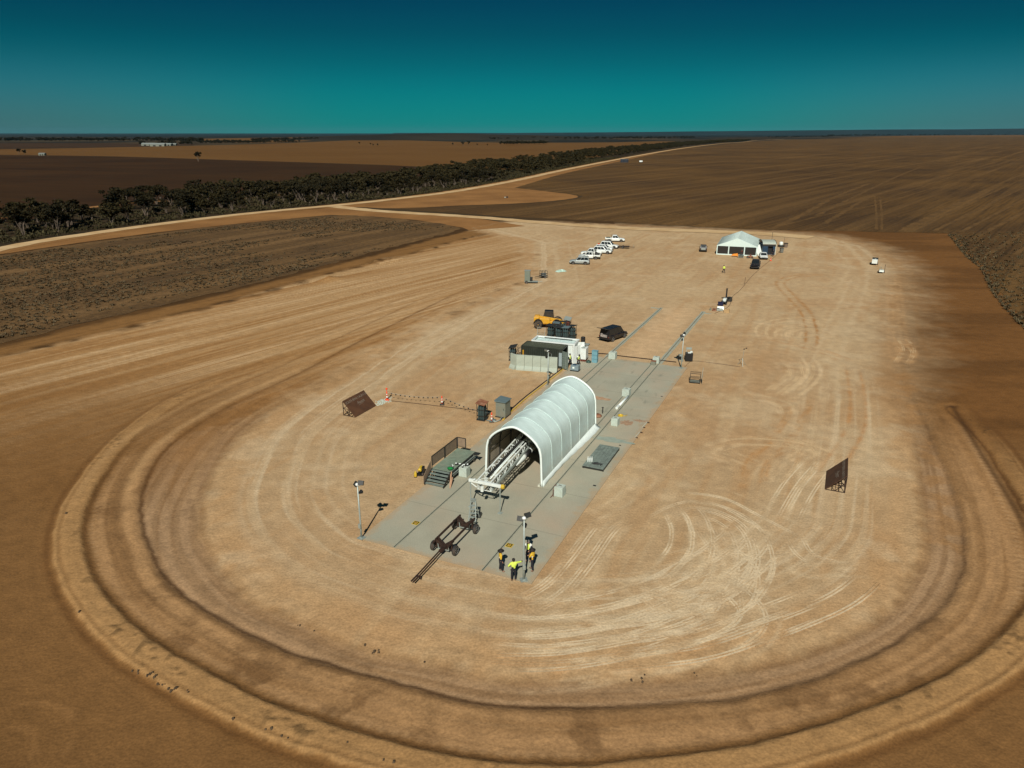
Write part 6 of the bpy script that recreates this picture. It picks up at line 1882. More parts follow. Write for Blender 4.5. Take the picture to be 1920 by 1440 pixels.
# ------------------------------------------------------------------ vehicles (local +y forward)
def car(name, label, cat, x, y, hd, paint, kind="wagon", L=4.75, W=1.88, H=1.78, group=None, open_gate=False, roofrack=False, spare=False):
    """hd: heading of the nose, angle of local +y"""
    t = thing(name, label, cat, (x, y, 0.0), hd, group)
    p = M[paint]
    hb, w, bz = L / 2, W / 2, 0.34
    belt = 1.02 if kind != "ute" else 1.04
    if kind == "sedan": belt = 0.92
    nose, hood = 0.62 * hb, belt
    st = [(-hb, 0.52, belt - 0.22, 0.86), (-hb + 0.12, 0.40, belt - 0.06, 0.96), (-hb + 0.5, bz, belt, 1.0), (0.1 * hb, bz, belt, 1.0), (0.42 * hb, bz, belt - 0.02, 1.0),
          (0.75 * hb, bz, belt - 0.09, 0.98), (hb - 0.18, 0.38, belt - 0.18, 0.93), (hb, 0.50, belt - 0.36, 0.80)]
    if kind == "ute": st = [s_ for s_ in st if s_[0] > -0.1 * hb]; st = [(-0.36 * hb, bz, belt, 1.0)] + st
    secs = []
    for yy, zb, zt, k in st:
        ww = w * k
        secs.append([(-ww * 0.94, yy, zb), (-ww, yy, zb + 0.2), (-ww, yy, zt - 0.14), (-ww * 0.90, yy, zt), (ww * 0.90, yy, zt), (ww, yy, zt - 0.14), (ww, yy, zb + 0.2), (ww * 0.94, yy, zb)])
    mb = MB(); mb.loft(secs)
    body = mb.build("body", p, t, bevel=0.03, smooth=False)
    y0, y1, r0, r1 = {"wagon": (-hb + 0.10, 0.46 * hb, -hb + 0.35, 0.10 * hb), "ute": (-0.34 * hb, 0.48 * hb, -0.25 * hb, 0.16 * hb), "sedan": (-0.72 * hb, 0.44 * hb, -0.40 * hb, 0.10 * hb), "van": (-hb + 0.06, 0.62 * hb, -hb + 0.2, 0.30 * hb)}[kind]
    wb, wr = w * 0.90, w * 0.74
    mb = MB()
    mb.loft([[(-wb, y0, belt - 0.03), (wb, y0, belt - 0.03), (wb, y1, belt - 0.05), (-wb, y1, belt - 0.05)], [(-wr, r0, H), (wr, r0, H), (wr, r1, H), (-wr, r1, H)]])
    mb.build("cabin", p, t, bevel=0.06)
    def quad(nm, a, b, c, d, u0, u1, v0, v1, m, off):
        """patch of a cabin face: a-b along the belt, d-c along the roof"""
        a, b, c, d = map(Vector, (a, b, c, d))
        def pt(u, v): return (a * (1 - u) + b * u) * (1 - v) + (d * (1 - u) + c * u) * v
        q = [pt(u0, v0), pt(u1, v0), pt(u1, v1), pt(u0, v1)]
        n = (q[1] - q[0]).cross(q[3] - q[0]).normalized()
        ce = (q[0] + q[2]) / 2
        if n.dot(ce - Vector((0, (y0 + y1) / 2, belt))) < 0: n = -n
        mb = MB(); mb.loft([[v + n * off for v in q], [v - n * 0.02 for v in q]]); return mb.build(nm, m, t)
    A, B, Cc, D = (-wb, y1, belt - 0.05), (wb, y1, belt - 0.05), (wr, r1, H), (-wr, r1, H)
    quad("windscreen", A, B, Cc, D, 0.06, 0.94, 0.10, 0.90, M["glass"], 0.012)
    A2, B2, C2, D2 = (wb, y0, belt - 0.03), (-wb, y0, belt - 0.03), (-wr, r0, H), (wr, r0, H)
    if not open_gate: quad("rear_window", A2, B2, C2, D2, 0.10, 0.90, 0.25, 0.88, M["glass"], 0.012)
    for s in (-1, 1):
        a_, b_2, c_2, d_ = (s * wb, y0, belt - 0.03), (s * wb, y1, belt - 0.05), (s * wr, r1, H), (s * wr, r0, H)
        cuts = ((0.05, 0.34), (0.37, 0.62), (0.65, 0.93)) if kind in ("wagon", "van") else ((0.08, 0.50), (0.54, 0.93)) if kind == "sedan" else ((0.10, 0.46), (0.50, 0.92))
        for u0, u1 in cuts: quad("side_window", a_, b_2, c_2, d_, u0, u1, 0.16, 0.86, M["glass"], 0.012)
        mb = MB(); mb.box((s * (w + 0.1), 0.40 * hb, belt), (0.16, 0.1, 0.14)); mb.build("mirror", M["black"], t)
        mb = MB(); mb.box((s * w * 0.66, hb - 0.08, belt - 0.42), (0.34, 0.10, 0.16)); mb.build("headlight", M["lamp"], t)
        mb = MB(); mb.box((s * w * 0.80, -hb + 0.02, belt - 0.32), (0.16, 0.08, 0.22)); mb.build("tail_light", M["redbrown"], t)
    mb = MB(); mb.box((0, hb - 0.02, 0.36), (W * 0.86, 0.12, 0.20)); mb.box((0, hb - 0.06, belt - 0.42), (W * 0.34, 0.1, 0.17)); mb.build("front_bumper", M["black"], t, bevel=0.02)
    mb = MB(); mb.box((0, -hb + 0.02, 0.40), (W * 0.88, 0.14, 0.16)); mb.build("rear_bumper", M["black"], t, bevel=0.02)
    rw = 0.37 if kind != "sedan" else 0.33
    for s in (-1, 1):
        for yy in (-0.60 * hb, 0.62 * hb):
            wheel(t, (s * (w - 0.10), yy, rw), rw, 0.24, n=14)
            mb = MB(); n_ = 10
            pr = [(yy + (rw + 0.09) * math.cos(a), rw + 0.02 + (rw + 0.09) * math.sin(a)) for a in [k * PI / n_ for k in range(n_ + 1)]]
            mb.prism(pr, 'x', s * (w - 0.05), s * (w + 0.006)); mb.build("wheel_arch", M["black"], t)
    if kind == "ute":
        mb = MB()
        ty0, ty1 = -hb, -0.38 * hb
        mb.box((0, (ty0 + ty1) / 2, 0.74), (W * 0.98, ty1 - ty0, 0.10))
        for s in (-1, 1): mb.box((s * W * 0.48, (ty0 + ty1) / 2, 0.84), (0.05, ty1 - ty0, 0.28))
        mb.box((0, ty0, 0.84), (W * 0.96, 0.05, 0.28)); mb.box((0, (ty0 + ty1) / 2, 0.42), (0.9, ty1 - ty0, 0.3))
        mb.build("tray", p, t)
        mb = MB()
        for s in (-1, 1): mb.bar((s * W * 0.44, ty1 + 0.03, 0.84), (s * W * 0.44, ty1 + 0.03, H + 0.02), 0.06)
        mb.bar((-W * 0.44, ty1 + 0.03, H), (W * 0.44, ty1 + 0.03, H), 0.06); mb.bar((-W * 0.44, ty1 + 0.03, 1.35), (W * 0.44, ty1 + 0.03, 1.35), 0.04)
        mb.build("headboard", M["dark_steel"], t)
    if open_gate:
        mb = MB(); mb.box((0, 0, 0), (W * 0.8, 1.05, 0.06)); g_ = mb.build("tailgate", p, t, (0, -hb - 0.25, H + 0.06)); g_.rotation_euler = (rad(-14), 0, 0)
        mb = MB(); mb.add([(-wb * 0.85, -hb - 0.004, 0.62), (wb * 0.85, -hb - 0.004, 0.62), (wr * 0.85, r0 - 0.03, H - 0.1), (-wr * 0.85, r0 - 0.03, H - 0.1)], [(0, 1, 2, 3)]); mb.build("load_opening", M["black"], t)
        mb = MB(); mb.box((0.1, -hb + 0.0, 0.75), (0.9, 0.2, 0.35)); mb.box((-0.4, -hb + 0.02, 0.75), (0.3, 0.2, 0.5)); mb.build("luggage", mat("pale_luggage", (0.30, 0.27, 0.24), 0.8, var=0.5, scale=6), t)
    if roofrack:
        mb = MB()
        for s in (-1, 1): mb.bar((s * wr * 0.8, r0 + 0.1, H + 0.08), (s * wr * 0.8, r1 - 0.1, H + 0.08), 0.05)
        for k in range(3): yy = r0 + 0.2 + k * (r1 - r0 - 0.4) / 2; mb.bar((-wr * 0.8, yy, H + 0.06), (wr * 0.8, yy, H + 0.06), 0.05)
        mb.build("roof_rack", M["dark_steel"], t)
    return t
def hd(dx, dy): return math.atan2(-dx, dy)
car("car", "black four wheel drive with its tailgate open behind the concrete pad", "car", 15.15, 103.9, hd(0.68, 0.73), "black_paint", "van", 4.9, 1.98, 1.98, open_gate=True)
VG = "vehicles parked along the left edge"
car("car", "silver four wheel drive, nearest in the parked row, nose to the left", "car", 15.85, 168.9, hd(-0.985, 0.17), "silver", "wagon", 4.7, 1.9, 1.85, VG, roofrack=True)
u = car("pickup_truck", "white tray truck with a dark load parked next to the silver four wheel drive", "pickup", 18.9, 176.4, hd(-0.985, 0.17), "vehicle_white", "ute", 5.3, 1.9, 1.85, VG)
mb = MB(); mb.box((0, -1.85, 0.85), (1.5, 1.3, 0.6), top=(0.9, 0.9)); mb.box((0.3, -1.6, 1.4), (0.7, 0.6, 0.25)); mb.build("load", M["black"], u, bevel=0.04)
u = car("pickup_truck", "white tray truck with a spare tyre on its headboard, third in the parked row", "pickup", 19.9, 181.6, hd(-0.985, 0.17), "vehicle_white", "ute", 5.2, 1.9, 1.85, VG)
wheel(u, (-0.5, -1.2, 1.35), 0.36, 0.2, 'y')
car("car", "white four wheel drive with its nose to the right, nearest of those facing right", "car", 23.2, 184.9, hd(0.93, -0.36), "vehicle_white", "wagon", 4.8, 1.9, 1.8, VG)
u = car("car", "white car carrying a red striped bar on its roof in the parked row", "car", 24.1, 189.2, hd(0.93, -0.36), "vehicle_white", "wagon", 4.6, 1.85, 1.65, VG)
mb = MB(); mb.box((0, -1.5, 1.70), (1.2, 0.3, 0.14)); mb.build("roof_bar", M["orange"], u)
car("car", "white four wheel drive, last in the tight row, in front of the dark flat trailer", "car", 26.0, 193.6, hd(0.93, -0.36), "vehicle_white", "wagon", 4.8, 1.9, 1.85, VG)
u = car("pickup_truck", "white tray truck parked apart behind the row, nose to the right", "pickup", 29.2, 206.2, hd(0.99, -0.12), "vehicle_white", "ute", 5.5, 1.9, 1.85, VG)
mb = MB(); mb.box((0, -1.9, 0.88), (1.4, 1.3, 0.3)); mb.build("load", M["darkgreen"], u)
u = car("car", "dark grey hatchback seen from behind, parked left of the marquee", "car", 49.9, 189.0, hd(0.25, 0.97), "dark_paint", "wagon", 4.5, 1.9, 1.65)
mb = MB(); mb.box((0, -2.27, 0.62), (1.1, 0.05, 0.42)); mb.build("tail_panel", M["steel"], u)
car("pickup_truck", "black pickup facing the camera in front of the white sedan", "pickup", 55.6, 164.2, hd(-0.36, -0.93), "black_paint", "ute", 5.4, 1.95, 1.85)
car("car", "white sedan facing the camera between the marquee and the blue hut", "car", 61.6, 177.0, hd(-0.22, -0.97), "vehicle_white", "sedan", 4.7, 1.85, 1.45)

t = thing("flat_trailer", "low dark flat trailer at the end of the parked row", "trailer", (30.3, 193.4, 0), hd(0.97, -0.22), )
mb = MB(); mb.box((0, -0.6, 0.45), (1.7, 3.2, 0.12)); mb.bar((0, 1.0, 0.42), (0, 2.4, 0.40), 0.12)
for s in (-1, 1): mb.bar((s * 0.85, -2.2, 0.75), (s * 0.85, 1.0, 0.75), 0.05)
mb.build("bed", M["rust"], t)
for s in (-1, 1): wheel(t, (s * 0.95, -0.7, 0.33), 0.33, 0.2)
mb = MB(); mb.tube([(0, 2.1, 0.4), (0, 2.1, 1.0)], 0.04, 6); mb.build("jockey_stand", M["steel"], t)

# ------------------------------------------------------------------ marquee and hut
t = thing("marquee", "white peaked marquee tent with three dark mesh windows across its front", "tent", (51.85, 183.3, 0), rad(-20.0))
TW, TLn, EH, RH = 9.6, 16.0, 2.35, 4.2
mb = MB()
n = 8
for i in range(n):                                     # roof bays, each sagging a little between the frames
    for s in (0, 1):
        secs = []
        for j in range(5):
            y = TLn * (i + j / 4) / n
            sag = 0.07 * math.sin(PI * j / 4)
            xa, xb = (0 - 0.12, TW / 2) if s == 0 else (TW + 0.12, TW / 2)
            secs.append([(xa, y, EH - 0.05), ((xa + xb) / 2, y, (EH + RH) / 2 - sag - 0.02), (xb, y, RH)])
        vs = [p for q in secs for p in q]
        fs = []
        for j in range(4):
            for k in range(2): fs.append((j * 3 + k, j * 3 + k + 1, (j + 1) * 3 + k + 1, (j + 1) * 3 + k))
        mb.add(vs, fs)
rf = mb.build("roof", M["tent_roof"], t, smooth=True)
so = rf.modifiers.new("thickness", 'SOLIDIFY'); so.thickness = 0.03
for y, nm in ((0.0, "front_gable"), (TLn, "rear_gable")):
    mb = MB(); mb.prism([(0, EH), (TW, EH), (TW / 2, RH)], 'y', y - 0.03, y + 0.03); mb.build(nm, M["tent"], t)
for x in (0.0, TW):
    mb = MB(); mb.box((x, TLn / 2, 0), (0.05, TLn, EH))
    for k in range(9): mb.box((x, TLn * k / 8, 0), (0.12, 0.12, EH))
    mb.build("side_wall", M["tent"], t)
mb = MB(); mb.box((TW / 2, TLn, 0), (TW, 0.05, EH)); mb.build("rear_wall", M["tent"], t)
mb = MB()
for x0, x1 in ((0, 0.16), (2.75, 3.0), (6.55, 6.8), (TW - 0.16, TW)): mb.box(((x0 + x1) / 2, 0, 0), (x1 - x0, 0.07, EH))
for x0, x1 in ((0.16, 2.75), (3.0, 6.55), (6.8, TW - 0.16)):
    mb.box(((x0 + x1) / 2, 0, 0), (x1 - x0, 0.06, 0.26)); mb.box(((x0 + x1) / 2, 0, EH - 0.16), (x1 - x0, 0.06, 0.16))
mb.build("front_wall", M["tent"], t)
for x0, x1 in ((0.16, 2.75), (3.0, 6.55), (6.8, TW - 0.16)):
    mb = MB(); mb.box(((x0 + x1) / 2, 0.02, 0.26), (x1 - x0, 0.02, EH - 0.42)); mb.build("mesh_window", M["mesh_dark"], t)
for y, w in ((1.3, 1.0), (4.5, 0.8)):
    mb = MB(); mb.bar((TW + 0.1, y, EH - 0.1), (TW + 0.85, y + 0.2, 0.05), 0.04, w); mb.build("side_flap", M["trim"], t)
mb = MB()
for k in range(5):
    for x0, x1 in ((0, -1.1), (TW, TW + 1.1)): mb.tube([(x0, TLn * k / 4, EH), (x1, TLn * k / 4, 0)], 0.015, 5)
mb.build("guy_ropes", M["wood"], t)

t = thing("site_hut", "blue hut with an open door and a curved pale roof beside the marquee", "hut", (63.35, 183.0, 0), rad(-8.0))
HWd, HD, HHt = 3.1, 5.6, 2.6
mb = MB(); mb.box((0.05, HD / 2, 0), (0.08, HD, HHt)); mb.box((HWd / 2, HD, 0), (HWd, 0.08, HHt)); mb.box((HWd / 2, HD / 2, 0.0), (HWd, HD, 0.08)); mb.build("walls", M["deepblue"], t)
mb = MB(); mb.box((HWd - 0.05, HD / 2, 0), (0.1, HD, HHt)); mb.build("side_wall", M["cream"], t)
mb = MB(); mb.box((0.65, 0, 0), (1.2, 0.08, HHt - 0.5)); mb.box((2.75, 0, 0), (0.55, 0.08, HHt - 0.5)); mb.box((0.65, -0.05, 1.15), (0.8, 0.03, 0.10)); mb.build("front_wall", M["deepblue"], t)
mb = MB(); mb.box((HWd / 2, 0.0, HHt - 0.5), (HWd, 0.08, 0.5)); mb.build("lintel", M["dark_steel"], t)
mb = MB(); mb.box((1.85, 0.6, 0.08), (1.15, 0.04, HHt - 0.6)); mb.build("doorway", M["black"], t)
mb = MB(); mb.box((HWd / 2, -0.06, HHt), (HWd + 0.2, 0.12, 0.12)); mb.box((HWd + 0.06, -0.06, 0), (0.12, 0.12, HHt)); mb.build("front_frame", M["cream"], t)
secs = []
for k in range(9):
    a = PI * k / 8
    secs.append([(-0.15, HD * 0.02 + (1 - math.cos(a)) / 2 * HD * 0.96, HHt + 0.12 + 0.62 * math.sin(a)), (HWd + 0.15, HD * 0.02 + (1 - math.cos(a)) / 2 * HD * 0.96, HHt + 0.12 + 0.62 * math.sin(a))])
mb = MB(); vs = [p for q in secs for p in q]; mb.add(vs, [(2 * i, 2 * i + 1, 2 * i + 3, 2 * i + 2) for i in range(8)])
rf = mb.build("roof", mat("pale_roof", (0.38, 0.43, 0.36), 0.5, var=0.1), t); so = rf.modifiers.new("thickness", 'SOLIDIFY'); so.thickness = 0.04
mb = MB()
for x in (-0.12, HWd + 0.12): mb.tube([(x, s_[0][1], s_[0][2] - 0.02) for s_ in secs], 0.07, 6)
mb.build("roof_edge", M["dark_steel"], t)
mb = MB(); mb.tube([(HWd - 0.1, HD - 0.5, HHt + 0.2), (HWd - 0.1, HD - 0.5, HHt + 2.4)], 0.04, 6); mb.build("antenna", M["dark_steel"], t)
def simple(name, label, cat, px, py, rz=0.0, dy=0.0):
    g = G(px, py); return thing(name, label, cat, (g[0], g[1] + dy, 0), rz)
t = simple("water_tank", "white plastic tank on a stand right of the blue hut", "tank", 1464, 463)
mb = MB(); mb.lathe([(0.45, 0.5), (0.5, 0.6), (0.5, 1.2), (0.3, 1.4), (0.12, 1.42)], (0, 0, 0), 16); mb.build("tank_body", M["white"], t, smooth=True)
mb = MB(); mb.box((0, 0, 0), (1.3, 1.3, 0.5)); mb.build("stand", M["dark_steel"], t)
t = simple("round_bin", "brown round bin with a dark open top right of the white tank", "bin", 1473, 464)
mb = MB(); mb.lathe([(0.45, 0), (0.52, 1.1)], (0, 0, 0), 14); mb.build("bin_body", mat("brown_bin_paint", (0.16, 0.12, 0.09), 0.6), t); mb = MB(); mb.lathe([(0.56, 1.1), (0.56, 1.18), (0.3, 1.2)], (0, 0, 0), 14); mb.build("lid", M["black"], t)
t = simple("wheelie_bin", "grey bin standing at the blue hut's right front corner", "bin", 1465, 474)
mb = MB(); mb.box((0, 0, 0.1), (0.7, 0.7, 1.1), top=(1.15, 1.15)); mb.build("bin_body", M["bodygrey"], t, bevel=0.03); mb = MB(); mb.box((0, 0, 1.2), (0.84, 0.84, 0.07)); mb.build("lid", M["black"], t)
t = simple("sun_shelter", "collapsed orange sun shelter in front of the marquee's middle window", "shelter", 1378, 481, rad(-20))
mb = MB(); mb.loft([[(-0.9, -0.5, 0.3), (0.7, -0.5, 0.25), (0.8, 0.5, 0.35), (-0.8, 0.5, 0.4)], [(-0.6, -0.3, 0.55), (0.4, -0.35, 0.75), (0.55, 0.35, 0.8), (-0.5, 0.35, 0.6)]]); mb.build("cloth", mat("orange_cloth", (0.75, 0.25, 0.02), 0.8, var=0.2), t)
mb = MB()
for x in (-0.8, 0.7):
    for y in (-0.45, 0.45): mb.bar((x, y, 0), (x * 0.9, y * 0.9, 0.4), 0.05)
mb.build("legs", M["amber"], t)
t = simple("table", "grey table with folded cloth before the marquee's middle window", "table", 1389, 484, rad(-20))
mb = MB(); mb.box((0, 0, 0.72), (1.35, 0.75, 0.05)); mb.build("table_top", M["cabinet_top"], t)
for x in (-0.6, 0.6):
    for y in (-0.3, 0.3):
        mb = MB(); mb.box((x, y, 0), (0.05, 0.05, 0.72)); mb.build("leg", M["steel"], t)
mb = MB(); mb.box((0, 0.1, 0.2), (1.2, 0.05, 0.5)); mb.build("modesty_panel", M["steel"], t)
g = G(1391, 481.5)
person("person in a dark red top standing behind the grey table at the marquee", g[0], g[1] + 0.4, rad(200), dict(), "redbrown", None, "greyhair", z=0.0, h=1.7)
t = simple("small_machine", "low reddish brown mower-like machine before the marquee's right window", "machine", 1406, 484, rad(-10))
mb = MB(); mb.box((0, 0, 0.25), (1.5, 0.8, 0.35), top=(0.8, 0.8)); mb.build("body", M["rustlid"], t, bevel=0.05); mb = MB(); mb.box((0.1, 0.1, 0.6), (0.4, 0.4, 0.35), top=(0.7, 0.7)); mb.build("engine", M["redbrown"], t)
for x in (-0.55, 0.55):
    for y in (-0.4, 0.4): wheel(t, (x, y, 0.22), 0.22, 0.14, 'y', n=12)
t = simple("traffic_cone", "orange cone by the person at the blue hut's door", "cone", 1445, 489)
mb = MB(); mb.box((0, 0, 0), (0.45, 0.45, 0.05)); mb.lathe([(0.17, 0.05), (0.04, 0.8)], (0, 0, 0), 12); mb.build("cone_body", M["orange"], t); mb = MB(); mb.lathe([(0.125, 0.32), (0.085, 0.52)], (0, 0, 0), 12); mb.build("reflective_band", M["tape"], t)
t = simple("marker_stake", "thin dark marker stake in the sand before the black pickup", "stake", 1396, 533)
mb = MB(); mb.tube([(0, 0, 0), (0.05, 0, 1.35)], 0.035, 6); mb.build("stake_body", M["rust"], t); mb = MB(); mb.box((0.05, 0, 1.3), (0.1, 0.02, 0.1)); mb.build("flag", M["redbrown"], t)

# ------------------------------------------------------------------ carts, cases and crates on the open sand
t = simple("equipment_cart", "long equipment cart with an upright black post and white gear at the rails' far end", "cart", 1357, 571, PADZ)
mb = MB(); mb.box((0, 1.2, 0.5), (0.9, 3.6, 0.08))
for y in (-0.4, 1.2, 2.8):
    for s in (-1, 1): mb.box((s * 0.4, y, 0.1), (0.06, 0.06, 0.4))
mb.build("deck", M["dark_steel"], t)
mb = MB(); mb.box((0.0, 0.9, 0.58), (0.55, 1.2, 0.35)); mb.box((0.1, 0.1, 0.58), (0.4, 0.4, 0.3)); mb.build("white_gear", M["white"], t, bevel=0.03)
mb = MB(); mb.box((0, 2.4, 0.58), (0.24, 0.24, 1.9)); mb.bar((-0.8, 2.2, 0.7), (0.7, 2.5, 0.95), 0.14); mb.build("post", M["black"], t)
mb = MB()
for y in (2.9, 3.6): mb.box((0.5, y, 0.0), (0.9, 0.5, 0.7), top=(0.8, 0.8))
mb.build("rear_gear", M["dark_steel"], t)
for s in (-1, 1):
    for y in (-0.2, 2.7): wheel(t, (s * 0.48, y, 0.17), 0.17, 0.1, n=12)
t = simple("navy_crate", "navy blue plastic crate at the near end of the equipment cart", "crate", 1351, 573, PADZ)
mb = MB(); mb.box((0, 0, 0), (0.85, 0.6, 0.6), top=(1.06, 1.06)); mb.build("crate_body", M["navy"], t, bevel=0.03); mb = MB(); mb.box((0, 0, 0.6), (0.95, 0.7, 0.05)); mb.build("lid", M["navy"], t)
t = simple("orange_case", "orange case on the sand left of the pale case by the rail end", "case", 1339.5, 583, PADZ)
mb = MB(); mb.box((0, 0, 0), (0.7, 0.5, 0.42)); mb.build("case_body", M["rustlid"], t, bevel=0.03); mb = MB(); mb.bar((-0.12, -0.28, 0.3), (0.12, -0.28, 0.3), 0.04); mb.build("handle", M["black"], t)
t = simple("pale_case", "pale open case with black contents by the rail end", "case", 1348.5, 582.5, PADZ + 0.3)
mb = MB(); mb.box((0, 0, 0), (1.1, 0.6, 0.35), top=(1.0, 1.0)); mb.build("case_body", M["steel"], t, bevel=0.03); l = MB(); l.box((0, 0, 0), (1.1, 0.6, 0.08)); o = l.build("lid", M["trim"], t, (0.25, 0.42, 0.35)); o.rotation_euler = (rad(65), 0, 0)
mb = MB(); mb.box((-0.2, -0.02, 0.35), (0.4, 0.35, 0.08)); mb.build("contents", M["black"], t)
t = simple("cardboard_box", "square straw coloured box standing apart at the rail end", "box", 1362.5, 586, PADZ)
mb = MB(); mb.box((0, 0, 0), (0.85, 0.6, 0.6)); mb.build("box_body", mat("cardboard", (0.42, 0.28, 0.13), 0.85, var=0.15), t, bevel=0.02); mb = MB(); mb.box((0, 0, 0.6), (0.87, 0.12, 0.006)); mb.build("tape", M["wood"], t)
t = simple("green_can", "small grey green can at the end of the right rail", "can", 1332, 582)
mb = MB(); mb.lathe([(0.16, 0), (0.16, 0.36), (0.06, 0.42)], (0, 0, 0), 12); mb.build("can_body", M["cabinet"], t); mb = MB(); mb.tube([(-0.1, 0, 0.4), (0, 0, 0.5), (0.1, 0, 0.4)], 0.015, 5); mb.build("handle", M["dark_steel"], t)

t = simple("flight_case", "tall black case with a pale folded chair on top near the far right mast", "case", 1291, 677, PADZ + 0.35)
mb = MB(); mb.box((0, 0, 0.12), (0.95, 0.75, 1.05)); mb.build("case_body", M["black"], t, bevel=0.03)
mb = MB(); mb.bar((-0.3, 0.42, 1.1), (-0.3, 0.55, 1.75), 0.05); mb.bar((0.3, 0.42, 1.1), (0.3, 0.55, 1.75), 0.05); mb.box((0, 0.45, 1.5), (0.75, 0.06, 0.3)); mb.build("chair", M["steel"], t)
mb = MB(); mb.box((0, -0.1, 1.17), (0.4, 0.3, 0.08)); mb.box((0.3, 0.2, 1.17), (0.3, 0.25, 0.16)); mb.build("loose_gear", M["white"], t)
for x in (-0.4, 0.4):
    for y in (-0.3, 0.3): wheel(t, (x, y, 0.07), 0.07, 0.05, n=10)
t = simple("control_box", "small grey box with a black screen behind the far right mast", "box", 1275.5, 675, PADZ)
mb = MB(); mb.box((0, 0, 0), (0.6, 0.45, 0.75)); mb.build("box_body", M["steel"], t, bevel=0.02); mb = MB(); mb.box((-0.05, -0.235, 0.12), (0.46, 0.02, 0.46)); mb.build("screen", M["black"], t)
t = simple("wire_cage", "grey tubular cage trolley with a tall rear handle on the right sand", "cage", 1303, 717, PADZ + 0.15)
mb = MB()
for x in (-0.62, 0.62):
    mb.tube([(x, -0.5, 0.12), (x, -0.5, 0.55), (x, 0.55, 0.95), (x, 0.6, 1.15)], 0.03, 6); mb.tube([(x, 0.55, 0.12), (x, 0.55, 0.95)], 0.03, 6); mb.bar((x, -0.5, 0.14), (x, 0.55, 0.14), 0.05)
for p_, z in ((-0.5, 0.14), (-0.5, 0.5), (0.0, 0.73), (0.55, 0.95), (0.6, 1.15), (0.55, 0.14)): mb.bar((-0.62, p_, z), (0.62, p_, z), 0.05)
mb.build("tube_frame", M["dark_steel"], t)
mb = MB(); mb.box((0, 0.02, 0.1), (1.2, 1.0, 0.04)); mb.box((0.85, 0.1, 0.0), (0.04, 1.3, 0.9)); mb.build("floor_mesh", M["cabinet"], t)
mb = MB(); mb.tube([(0.72, 0.55, 0.1), (0.85, 1.0, 1.7)], 0.02, 6); mb.build("rod", M["steel"], t)
for x in (-0.6, 0.6):
    for y in (-0.45, 0.5): wheel(t, (x, y, 0.06), 0.06, 0.04, n=10)
t = simple("sensor_tripod", "slim sensor tripod standing alone on the right sand", "tripod", 1391, 685)
mb = MB(); mb.tube([(0, 0, 0.6), (0.1, 0.1, 2.2)], 0.02, 6); mb.build("mast", M["steel"], t)
for k in range(3):
    a = 0.4 + k * 2 * PI / 3
    mb = MB(); mb.tube([(0, 0, 0.95), (0.6 * math.cos(a), 0.6 * math.sin(a), 0)], 0.022, 6); mb.build("leg", M["steel"], t)
mb = MB(); mb.box((0.1, 0.1, 2.15), (0.16, 0.12, 0.10)); mb.bar((0.1, 0.1, 2.2), (0.45, 0.25, 2.28), 0.03); mb.box((0.45, 0.25, 2.22), (0.12, 0.12, 0.12)); mb.build("sensor_head", M["black"], t)

t = simple("light_trailer", "grey green tall cabinet on a small trailer with its drawbar to the right", "trailer", 993, 531, rad(-6))
mb = MB(); mb.box((-0.45, 0.1, 0.42), (1.1, 1.1, 2.15)); mb.build("cabinet_body", mat("grey_green_paint", (0.16, 0.19, 0.15), 0.5, var=0.1), t, bevel=0.02)
mb = MB(); mb.box((-0.43, 0.1, 2.57), (1.25, 1.2, 0.08)); mb.build("roof", M["steel"], t)
mb = MB(); mb.box((0.3, 0.1, 0.34), (2.7, 1.2, 0.10)); mb.bar((1.6, 0.1, 0.36), (2.6, 0.35, 0.4), 0.09); mb.build("chassis", M["steel"], t)
mb = MB(); mb.box((0.35, 0.1, 0.44), (0.45, 0.8, 0.8)); mb.build("generator", M["dark_steel"], t, bevel=0.03)
for y in (-0.55, 0.75): wheel(t, (-0.6, y, 0.31), 0.31, 0.18, 'y', n=14)
t = simple("box_trailer", "small dark cage trailer with a bent drawbar behind the tall cabinet", "trailer", 1019, 521, rad(25))
mb = MB(); mb.box((0, 0, 0.45), (1.5, 1.1, 0.08)); mb.bar((-0.7, 0, 0.45), (-2.2, -0.25, 0.4), 0.10); mb.bar((-0.7, 0.3, 0.45), (-2.0, -0.2, 0.4), 0.07); mb.build("chassis", M["dark_steel"], t)
mb = MB()
for x in (-0.7, 0, 0.7):
    for s in (-1, 1): mb.bar((x, s * 0.5, 0.5), (x, s * 0.5, 1.5), 0.05)
for z in (0.95, 1.5):
    for s in (-1, 1): mb.bar((-0.7, s * 0.5, z), (0.7, s * 0.5, z), 0.05)
    for x in (-0.7, 0.7): mb.bar((x, -0.5, z), (x, 0.5, z), 0.05)
mb.build("cage", M["dark_steel"], t)
mb = MB(); mb.box((0, 0, 0.53), (1.1, 0.8, 0.5), top=(0.8, 0.8)); mb.build("load", M["bodygrey"], t)
for y in (-0.6, 0.6): wheel(t, (0.1, y, 0.3), 0.3, 0.18, 'y', n=14)
t = simple("plastic_sheet", "crumpled pale green plastic sheet lying on the sand near the silver four wheel drive", "plastic sheet", 1052, 509, rad(30))
vs, fs = [], []
for i in range(9):
    for j in range(6):
        e = min(i, 8 - i, j, 5 - j)
        vs.append((-1.25 + 2.5 * i / 8 + rnd.uniform(-0.1, 0.1), -0.7 + 1.4 * j / 5 + rnd.uniform(-0.1, 0.1), 0.02 + (0 if e == 0 else rnd.uniform(0.08, 0.42))))
        if i and j: a = i * 6 + j; fs.append((a - 7, a - 1, a, a - 6))
mb = MB(); mb.add(vs, fs); o = mb.build("sheet", mat("pale_green_plastic", (0.42, 0.58, 0.48), 0.4, var=0.3, scale=2), t)
